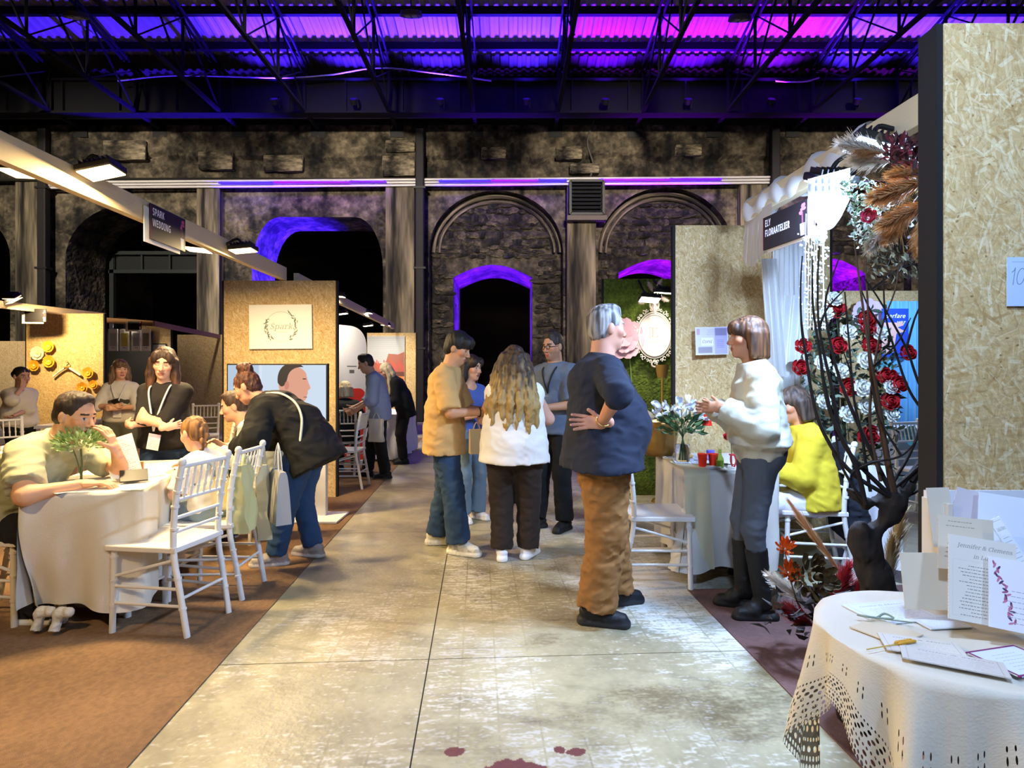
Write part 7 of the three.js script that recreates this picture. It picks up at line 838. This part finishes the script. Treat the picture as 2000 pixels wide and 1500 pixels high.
{ const c = at(1996, 550, 1.86), t = thing('number_card', 'pale blue card with a handwritten 10 on the bright chipboard wall', 'card', [c.x, c.y, -1.862]); part('card_sheet', box(0.092, 0.155, 0.003), textSheet(256, 420, (x, w, h) => { x.strokeStyle = '#6a7c98'; x.lineWidth = 6; x.beginPath(); x.moveTo(40, 130); x.quadraticCurveTo(66, 118, 72, 90); x.lineTo(50, 240); x.stroke(); x.beginPath(); x.ellipse(120, 165, 32, 70, 0.25, 0, 7); x.stroke(); x.fillStyle = '#7a8aa8'; x.fillRect(40, 40, 120, 3); }, '#bcd0ec'), t); }
// floor arrangement: dried flowers, plumes, protea
{ const o = V(1.66, 0, -2.95), t = thing('dried_flower_bunch', 'floor arrangement of orange daisies, protea, red fern and pampas plumes', 'flower arrangement', [o.x, 0, o.z]); const L = (x, y, d = 2.95) => local(t, at(x, y, d));
  part('container', lathe([[0.001, 0.004], [0.11, 0.004], [0.13, 0.2], [0.12, 0.2], [0.1, 0.05], [0.001, 0.05]], 28), mat(0x17110e, 0.6), t);
  plume(t, L(1665, 1150), L(1530, 965, 2.9), 0.34, plumePeach, 0, 'peach_spike'); plume(t, L(1590, 1190), L(1490, 1115, 2.85), 0.8, plumePale, 1); plume(t, L(1585, 1120), L(1660, 1330, 2.6), 0.7, plumePale, 0); plume(t, L(1650, 1200, 2.6), L(1632, 1330, 2.5), 0.8, plumePale, 1); plume(t, L(1600, 1230), L(1665, 1090, 2.85), 1.2, plumeRed, 0, 'red_fern'); plume(t, L(1620, 1230), L(1690, 1120, 2.9), 1.2, plumeRed, 1, 'red_fern'); plume(t, L(1600, 1230), L(1520, 1180, 2.85), 1.2, plumeRed, 0, 'red_fern'); plume(t, L(1720, 1180, 2.45), L(1768, 980, 2.45), 0.75, mat(0xbfa880, 0.9, { side: THREE.DoubleSide }), 0); plume(t, L(1730, 1180, 2.4), L(1745, 1030, 2.4), 0.9, mat(0xa89068, 0.9, { side: THREE.DoubleSide }), 1);
  const spiky = bloom([[9, 0.004, -0.35, 0.055, 0], [9, 0.006, -0.7, 0.055, -0.004]], 9, 0.22).clone(); spiky.scale(1, 1.2, 1); const orangeM = mat(0xd0661c, 0.7, { side: THREE.DoubleSide }); for (const [x, y, s] of [[1533, 1072, 1.1], [1540, 1118, 1.15], [1552, 1130, 0.9]]) setBloom('orange_daisy', spiky, orangeM, t, L(x, y, 2.8), V(-0.3, 0.7, 0.9), s);
  const pr = bloom([[7, 0.01, 0.1, 0.045, 0.02], [10, 0.022, -0.2, 0.055, 0.012], [12, 0.034, -0.5, 0.06, 0.0], [13, 0.042, -0.9, 0.06, -0.008]], 11, 0.42); setBloom('dark_protea', pr, mat(0x4a3a1c, 0.7, { side: THREE.DoubleSide }), t, L(1588, 1130, 2.75), V(0, 0.5, 1), 1.25);
  part('stem', [[1533, 1080], [1540, 1125], [1588, 1140]].map(([x, y]) => taper([V(0, 0.1, 0), L((x + 1610) / 2, 1200), L(x, y, 2.81)], 0.004, 0.003, 5)), mat(0x6a5a3a, 0.8), t); part('dark_leaves', leafBall(60, () => [L(rr(1500, 1660), rr(1150, 1240), rr(2.8, 3)), V(rr(-1, 1), rr(-0.2, 0.6), rr(-0.2, 1))], 0.1, 81, ['#1a1412', '#241a16', '#2a1c1a']), leafMat, t).userData.kind = 'stuff'; }
{ const c = at(1565, 1100, 3.75), m = part('coat', skinMesh([cap([0, 0.82, 0], [0.04, 0.3, 0.02], 0.05, 0.1, { w: [0, 0, 1], f: 1.8 }), cap([0.03, 0.5, 0], [0.09, 0.2, 0.03], 0.06, 0.06)], { cell: 0.012, k: 0.04, amp: 0.02, disp: wrinkles(0.012, 12, 9) }), clothMat(0x101420)); m.position.set(2.3, 0.05, -4.1); tag(m, 'dark navy coat hung over the chair of the woman in yellow', 'coat'); const w = part('chair_cover', patch(14, 24, (u, v) => V((u - 0.5) * (0.2 + 0.16 * v) + 0.02 * Math.sin(v * 4), 0.78 - 0.68 * v, 0.06 * Math.sin(u * 8) * v)), mat(0xdcdce2, 0.85, { side: THREE.DoubleSide })); w.position.set(2.42, 0, -3.95); w.rotation.y = -0.2; tag(w, 'white cloth panel hanging beside the woman in yellow', 'cloth'); }
// small round table with lace cloth
const RC = { x: 1.13, d: 1.54, h: 0.7, r: 0.29 };
{ const t = thing('round_table', 'small round table with black metal legs under the lace cloth', 'table', [RC.x, 0.006, -RC.d]); part('table_top', cyl(RC.r - 0.005, RC.r - 0.005, 0.02, 0, RC.h - 0.028, 0, 40), mat(0x2a3040, 0.5), t); for (let i = 0; i < 4; i++) { const a = i * 1.571 + 0.5; part('leg', taper([V(0.2 * Math.cos(a), RC.h - 0.03, 0.2 * Math.sin(a)), V(0.14 * Math.cos(a), 0.35, 0.14 * Math.sin(a)), V(0.24 * Math.cos(a), 0, 0.24 * Math.sin(a))], 0.011, 0.011, 8, 16), blackMetal, t); } }
const laceTex = canvasTex(1024, 512, (x, w, h) => { x.fillStyle = '#fff'; x.fillRect(0, 0, w, h); x.fillStyle = '#000'; reseed(17); const hole = (a, b, r1, r2 = r1) => { x.beginPath(); x.ellipse(a, b, r1, r2, 0, 0, 7); x.fill(); };
  for (let i = 0; i < 128; i++) { hole(i * 8 + 4, 505, 3, 7); hole(i * 8 + 4, 488, 2.2, 5); hole(i * 8 + 4, 452, 2, 4); hole(i * 8 + 4, 388, 1.8, 3.5); } for (let i = 0; i < 64; i++) { hole(i * 16 + 8, 470, 4.5, 6); hole(i * 16, 432, 3.5, 6); hole(i * 16 + 8, 420, 4.5, 5); hole(i * 16, 405, 4, 5); if (i % 4 < 2) { hole(i * 16 + 4, 330, 2, 9); hole(i * 16 + 4, 308, 2, 6); } } }, true);
{ const N = 180, M = 30, drop = 0.5; const c = part('lace_tablecloth', (() => { const pos = [], uv = [], idx = []; for (let j = 0; j <= M; j++) for (let i = 0; i <= N; i++) { const a = i / N * 6.2832, s = j / M * (RC.r + 0.46); let r, y; const f = Math.max(0, s - RC.r), corner = 0.5 + 0.5 * Math.cos(4 * (a - 0.65)); if (s <= RC.r) { r = s; y = RC.h; } else { const len = 0.16 + 0.34 * corner, q = f / 0.46 * len; y = RC.h - Math.max(0, q - 0.01); r = RC.r + 0.012 + q * 0.1 + q * 0.22 * (0.5 * Math.sin(a * 11 + 1) + 0.3 * Math.sin(a * 19)); } pos.push(r * Math.cos(a), y, r * Math.sin(a)); uv.push(i / N * 2.6, 1 - j / M); } for (let j = 0; j < M; j++) for (let i = 0; i < N; i++) { const a = j * (N + 1) + i, b = a + N + 1; idx.push(a, a + 1, b, b, a + 1, b + 1); } const g = new THREE.BufferGeometry(); g.setAttribute('position', new THREE.Float32BufferAttribute(pos, 3)); g.setAttribute('uv', new THREE.Float32BufferAttribute(uv, 2)); g.setIndex(idx); g.computeVertexNormals(); return g; })(), mat(0xdad5c6, 0.85, { side: THREE.DoubleSide, alphaMap: laceTex, alphaTest: 0.5, bumpMap: linenBump, bumpScale: 0.002 })); c.position.set(RC.x, 0.008, -RC.d); tag(c, 'cream lace cloth hanging in points over the small round table', 'tablecloth'); }
function flatCard(name, label, px, py, w, l, turn, y, m, o = {}) { const d = FOCAL * (EYE - y) / (py - 734), p = at(px, py, d), c = part(name, box(w, o.th || 0.003, l), m); c.position.set(p.x, y, p.z); c.rotation.y = turn; tag(c, label, o.cat || 'card', o.group); return c; }
const invite = (sd, bg, col) => textSheet(256, 340, (x, w, h) => { x.strokeStyle = '#b8b0a4'; x.lineWidth = 2; x.strokeRect(16, 16, w - 32, h - 32); x.fillStyle = col || '#8a8378'; x.font = 'italic 26px serif'; x.fillText('Giulia & Marco', 44, 70); lines(x, w, 110, 290, 9, col || '#a8a298', sd, 0.4, 0.75, 3); }, bg);
flatCard('invitation_card', 'square beige invitation with a green ribbon at the left of the lace table', 1730, 1232, 0.12, 0.12, 0.5, 0.713, mat(0xd9cbb0, 0.8)); flatCard('invitation_card', 'large pale sheet lying at the back of the lace table', 1740, 1195, 0.2, 0.14, 0.2, 0.7115, invite(3, '#dfe8f4', '#9fb0c8')); flatCard('invitation_card', 'beige folded card with ribbon in the middle of the lace table', 1800, 1262, 0.17, 0.1, -0.35, 0.717, invite(5, '#d9d6ce')); flatCard('invitation_card', 'narrow pale blue sheet right of the ribbon card', 1835, 1215, 0.12, 0.08, 0.1, 0.713, invite(6, '#dde8f6', '#a8b8d0')); flatCard('invitation_card', 'long grey card at the front of the lace table', 1860, 1290, 0.2, 0.08, -0.5, 0.72, invite(8, '#d2cfca')); flatCard('invitation_card', 'white sheet with purple border at the right front of the lace table', 1985, 1290, 0.15, 0.12, 0.25, 0.719, textSheet(300, 240, (x, w, h) => { x.strokeStyle = '#7a2a6a'; x.lineWidth = 14; x.strokeRect(5, 5, w - 10, h - 10); lines(x, w, 60, 190, 6, '#a8b4c8', 2, 0.4, 0.6, 3); }, '#dce8f6'));
{ const t = thing('ribbon_bow', 'thin sage ribbon bow on the beige invitation', 'bow', [0, 0, 0]); const c = V(0.99, 0.722, -1.6); part('bow', [tube([c.clone(), c.clone().add(V(-0.03, 0.008, 0.012)), c.clone().add(V(-0.045, 0.004, -0.01)), c.clone()], 0.003, 5), tube([c.clone(), c.clone().add(V(0.03, 0.008, -0.01)), c.clone().add(V(0.04, 0.004, 0.012)), c.clone()], 0.003, 5), tube([c.clone(), c.clone().add(V(0.08, 0.0, 0.03))], 0.002, 5, 6)], mat(0x8a9a88, 0.7), t); const w = thing('wheat_ear', 'dried yellow wheat ear lying on the long grey card', 'wheat', [0.93, 0.722, -1.44], 0.3); part('stalk', bar(V(-0.08, 0, 0), V(0.02, 0, 0), 0.0015), mat(0xd0b050, 0.8), w); const gr = []; for (let i = 0; i < 12; i++) gr.push(new THREE.SphereGeometry(0.005, 6, 5).scale(2, 0.8, 0.8).translate(0.02 + i * 0.004, 0.002, (i % 2 ? 1 : -1) * 0.004)); part('ear', gr, mat(0xd8a030, 0.7), w); }
// display rack of stationery behind the lace table
{ const t = thing('stationery_table', 'dark display stand behind the lace table carrying the stationery', 'display stand', [1.56, 0.006, -1.66]); part('stand_body', box(0.62, 0.66, 0.24, 0, 0.33, 0, 0.006), mat(0x2a2320, 0.8), t); part('stand_top', box(0.66, 0.02, 0.27, 0, 0.67, 0, 0.004), mat(0x8a8478, 0.7), t);
  const b = thing('letter_crate', 'white painted wooden crate holding envelopes at the right picture edge', 'crate', [1.57, 0.688, -1.76]); part('back_board', box(0.6, 0.34, 0.014, 0, 0.17, -0.05), mat(0xdfe4ec, 0.6), b); part('side_board', box(0.014, 0.32, 0.11, -0.3, 0.16, 0.0), mat(0xd4cfc4, 0.6), b); part('side_board', box(0.014, 0.32, 0.11, 0.3, 0.16, 0.0), mat(0xd4cfc4, 0.6), b); part('bottom_board', box(0.6, 0.014, 0.11, 0, 0.008, 0), mat(0xd4cfc4, 0.6), b); }
function upright(name, label, px, py, d, w, h, lean, roll, m, yaw = -0.2) { const p = at(px, py, d), c = part(name, box(w, h, 0.003), m); c.position.copy(p); c.rotation.set(lean, yaw, roll); tag(c, label, 'card'); return c; }
upright('programme_card', 'large cream programme card leaning at the front of the stationery stand', 1918, 1135, 1.5, 0.155, 0.21, -0.25, -0.17, textSheet(384, 520, (x, w, h) => { x.fillStyle = '#8e8880'; x.font = 'italic 34px serif'; x.fillText('Jennifer & Clemens', 50, 70); x.fillText('in Lucca', 140, 130); x.strokeStyle = '#c4bdb0'; x.strokeRect(24, 150, w - 48, h - 180); lines(x, w, 180, 480, 16, '#7d776e', 9, 0.3, 0.75, 4); }, '#e2ddd2'), -0.15);
upright('programme_card', 'beige card with pencil drawing behind the large programme card', 1875, 1062, 1.58, 0.105, 0.14, -0.2, -0.12, textSheet(256, 340, (x, w, h) => { lines(x, w, 30, 60, 2, '#8a8474', 2, 0.5, 0.7, 4); x.strokeStyle = '#8a8474'; x.lineWidth = 3; x.beginPath(); for (let i = 0; i < 40; i++) x.lineTo(70 + 40 * Math.sin(i * 0.9) + i, 280 - i * 4); x.stroke(); lines(x, w, 120, 300, 8, '#b0a898', 4, 0.2, 0.4, 3); }, '#d2c9b6'));
upright('programme_card', 'small sketch card tucked behind the beige drawing card', 1912, 1050, 1.62, 0.07, 0.1, -0.2, -0.1, mat(0xcfc6b4, 0.8)); upright('envelope', 'large open pale blue envelope standing in the letter crate', 1975, 1040, 1.66, 0.17, 0.2, -0.15, -0.16, mat(0xdfe8f6, 0.75)); upright('envelope', 'dark red envelope behind the beige drawing card', 1935, 1060, 1.7, 0.1, 0.13, -0.15, -0.25, mat(0x8a1a30, 0.75)); upright('envelope', 'lilac grey envelope standing upright in the letter crate', 1885, 1000, 1.71, 0.07, 0.13, -0.1, -0.3, mat(0xc9c4cc, 0.75)); upright('envelope', 'stone coloured rounded folder at the left of the letter crate', 1838, 1010, 1.72, 0.06, 0.17, -0.1, 0.05, mat(0xc9c2b2, 0.8)); upright('folder', 'beige blank board standing left of the large programme card', 1822, 1135, 1.6, 0.15, 0.15, -0.12, 0.02, mat(0xd6cdb8, 0.8)); upright('programme_card', 'white card with a sprig of pink leaves at the lower right', 1990, 1165, 1.46, 0.13, 0.17, -0.3, -0.2, textSheet(256, 340, (x, w, h) => { reseed(5); for (let i = 0; i < 26; i++) { x.fillStyle = ['#a85a7a', '#c87a98', '#4a3a5a'][i % 3]; x.save(); x.translate(30 + i * 3 + rr(-14, 14), 30 + i * 11); x.rotate(rr(0, 6)); x.beginPath(); x.ellipse(0, 0, 14, 5, 0, 0, 7); x.fill(); x.restore(); } lines(x, w, 150, 300, 7, '#a8a8b4', 3, 0.2, 0.4, 3); }, '#eceaf2')); upright('letter_strip', 'narrow white lettered strip slanting across the pale blue envelope', 1978, 1070, 1.6, 0.03, 0.17, -0.2, 0.42, invite(4, '#eef2fa'));
// flowers by the foot of the lace table
{ const p = at(1775, 1490, 1.9), t = thing('pink_peony', 'pale pink dried peony beside the foot of the lace table', 'flower', [p.x, 0.02, p.z]); setBloom('bloom', bloom([[5, 0.01, 0.1, 0.05, 0.02], [7, 0.02, -0.25, 0.06, 0.012], [9, 0.03, -0.6, 0.065, 0]], 21), mat(0xe0bfc0, 0.7, { side: THREE.DoubleSide }), t, V(0, 0.06, 0), V(-0.3, 1, 0.4), 1.3); part('stem', bar(V(0, 0, 0), V(0, 0.06, 0), 0.006), stemM, t); part('leaf', leafBall(8, () => [V(0, 0.02, 0), V(rr(-1, 1), 0.3, rr(-1, 1))], 0.1, 3, ['#2c3a22', '#3a4a2c']), leafMat, t); const q = at(1940, 1498, 1.75), u = thing('pink_peony', 'second pale pink peony further right at the picture bottom', 'flower', [q.x, 0.02, q.z]); setBloom('bloom', carnG, mat(0xe3c6c4, 0.7, { side: THREE.DoubleSide }), u, V(0, 0.05, 0), V(0, 1, 0.5), 2.4); part('stem', bar(V(0, 0, 0), V(0, 0.05, 0), 0.006), stemM, u); }
{ const pts = [[1655, 1370], [1700, 1395], [1740, 1420], [1775, 1445], [1790, 1460]].map(([x, y]) => { const d = FOCAL * EYE / (y - 734); const p = at(x, y, d); p.y = 0.02; return p; }); tag(part('floor_cable', tube(pts, 0.006, 6, 30), mat(0xb8b0a4, 0.6)), 'thin pale cable running on the carpet under the lace table', 'cable'); }
// blue stand far behind the branches
{ const d = 7.2, x = px => (px - 1000) * d / FOCAL; boardWall('chipboard fascia wall of the blue stand behind the branches', x(1640), x(1806), 2.42, d, {});
  const c = part('blue_curtain', patch(40, 8, (u, v) => V(x(1722) + (x(1800) - x(1722)) * u, 2.28 - 2.27 * v, -d + 0.1 + 0.03 * Math.sin(u * 30))), mat(0x6fb6e6, 0.8, { side: THREE.DoubleSide }), scene); tag(c, 'light blue curtain in the stand behind the branches', 'curtain');
  const p = at(1748, 650, d - 0.14), t = thing('blue_poster', 'dark blue poster with white letters in the blue stand', 'poster', [p.x, p.y, p.z]); part('poster_sheet', box(0.32, 0.58, 0.01), textSheet(256, 464, (g, w, h) => { g.fillStyle = '#eef'; g.font = 'italic bold 54px sans-serif'; g.fillText('perfare', 30, 90); g.fillText('var', 140, 150); g.fillStyle = '#e0b4a8'; g.beginPath(); g.moveTo(0, 140); g.bezierCurveTo(80, 120, 140, 150, 190, 120); g.lineTo(210, 160); g.lineTo(150, 180); g.lineTo(230, 220); g.lineTo(140, 240); g.lineTo(110, 420); g.lineTo(0, 440); g.fill(); }, '#1846b4'), t);
  const w = thing('counter', 'pale counter in the blue stand behind the branches', 'counter', [x(1725), 0.0, -d + 0.6]); part('counter_body', box(0.7, 0.78, 0.4, 0, 0.39, 0, 0.01), mat(0xa9c4e8, 0.6), w); part('counter_top', box(0.76, 0.03, 0.46, 0, 0.795, 0, 0.006), mat(0xe8eef6, 0.5), w); const y = part('yellow_box', box(0.1, 0.17, 0.1, 0, 0.085, 0, 0.006), mat(0xe0c020, 0.6)); y.position.set(x(1770), 0.812, -d + 0.6); tag(y, 'yellow box standing on the pale counter', 'box');
  const f = thing('paper_flower', 'pale pink paper flower in the blue stand', 'flower', at(1690, 615, d - 0.03).toArray()); for (let i = 0; i < 7; i++) { const q = part('petal', petalG, mat(0xd8bfd0, 0.8, { side: THREE.DoubleSide }), f); q.scale.setScalar(0.2); q.rotation.z = i / 7 * 6.283; } for (const [px, py, s] of [[1725, 720, 0.1], [1778, 850, 0.11]]) { const k = thing('paper_flower', s === 0.1 ? 'small turquoise paper flower above the pale counter' : 'turquoise paper flower fixed to the front of the pale counter', 'flower', at(px, py, s === 0.1 ? d - 0.12 : d - 0.82).toArray()); for (let i = 0; i < 6; i++) { const q = part('petal', petalG, mat(0x58b4c8, 0.7, { side: THREE.DoubleSide }), k); q.scale.setScalar(s); q.rotation.z = i / 6 * 6.283; } } }
scene.traverse(o => { if (o.isMesh) { o.castShadow = true; o.receiveShadow = true; } });
renderer.render(scene, camera);
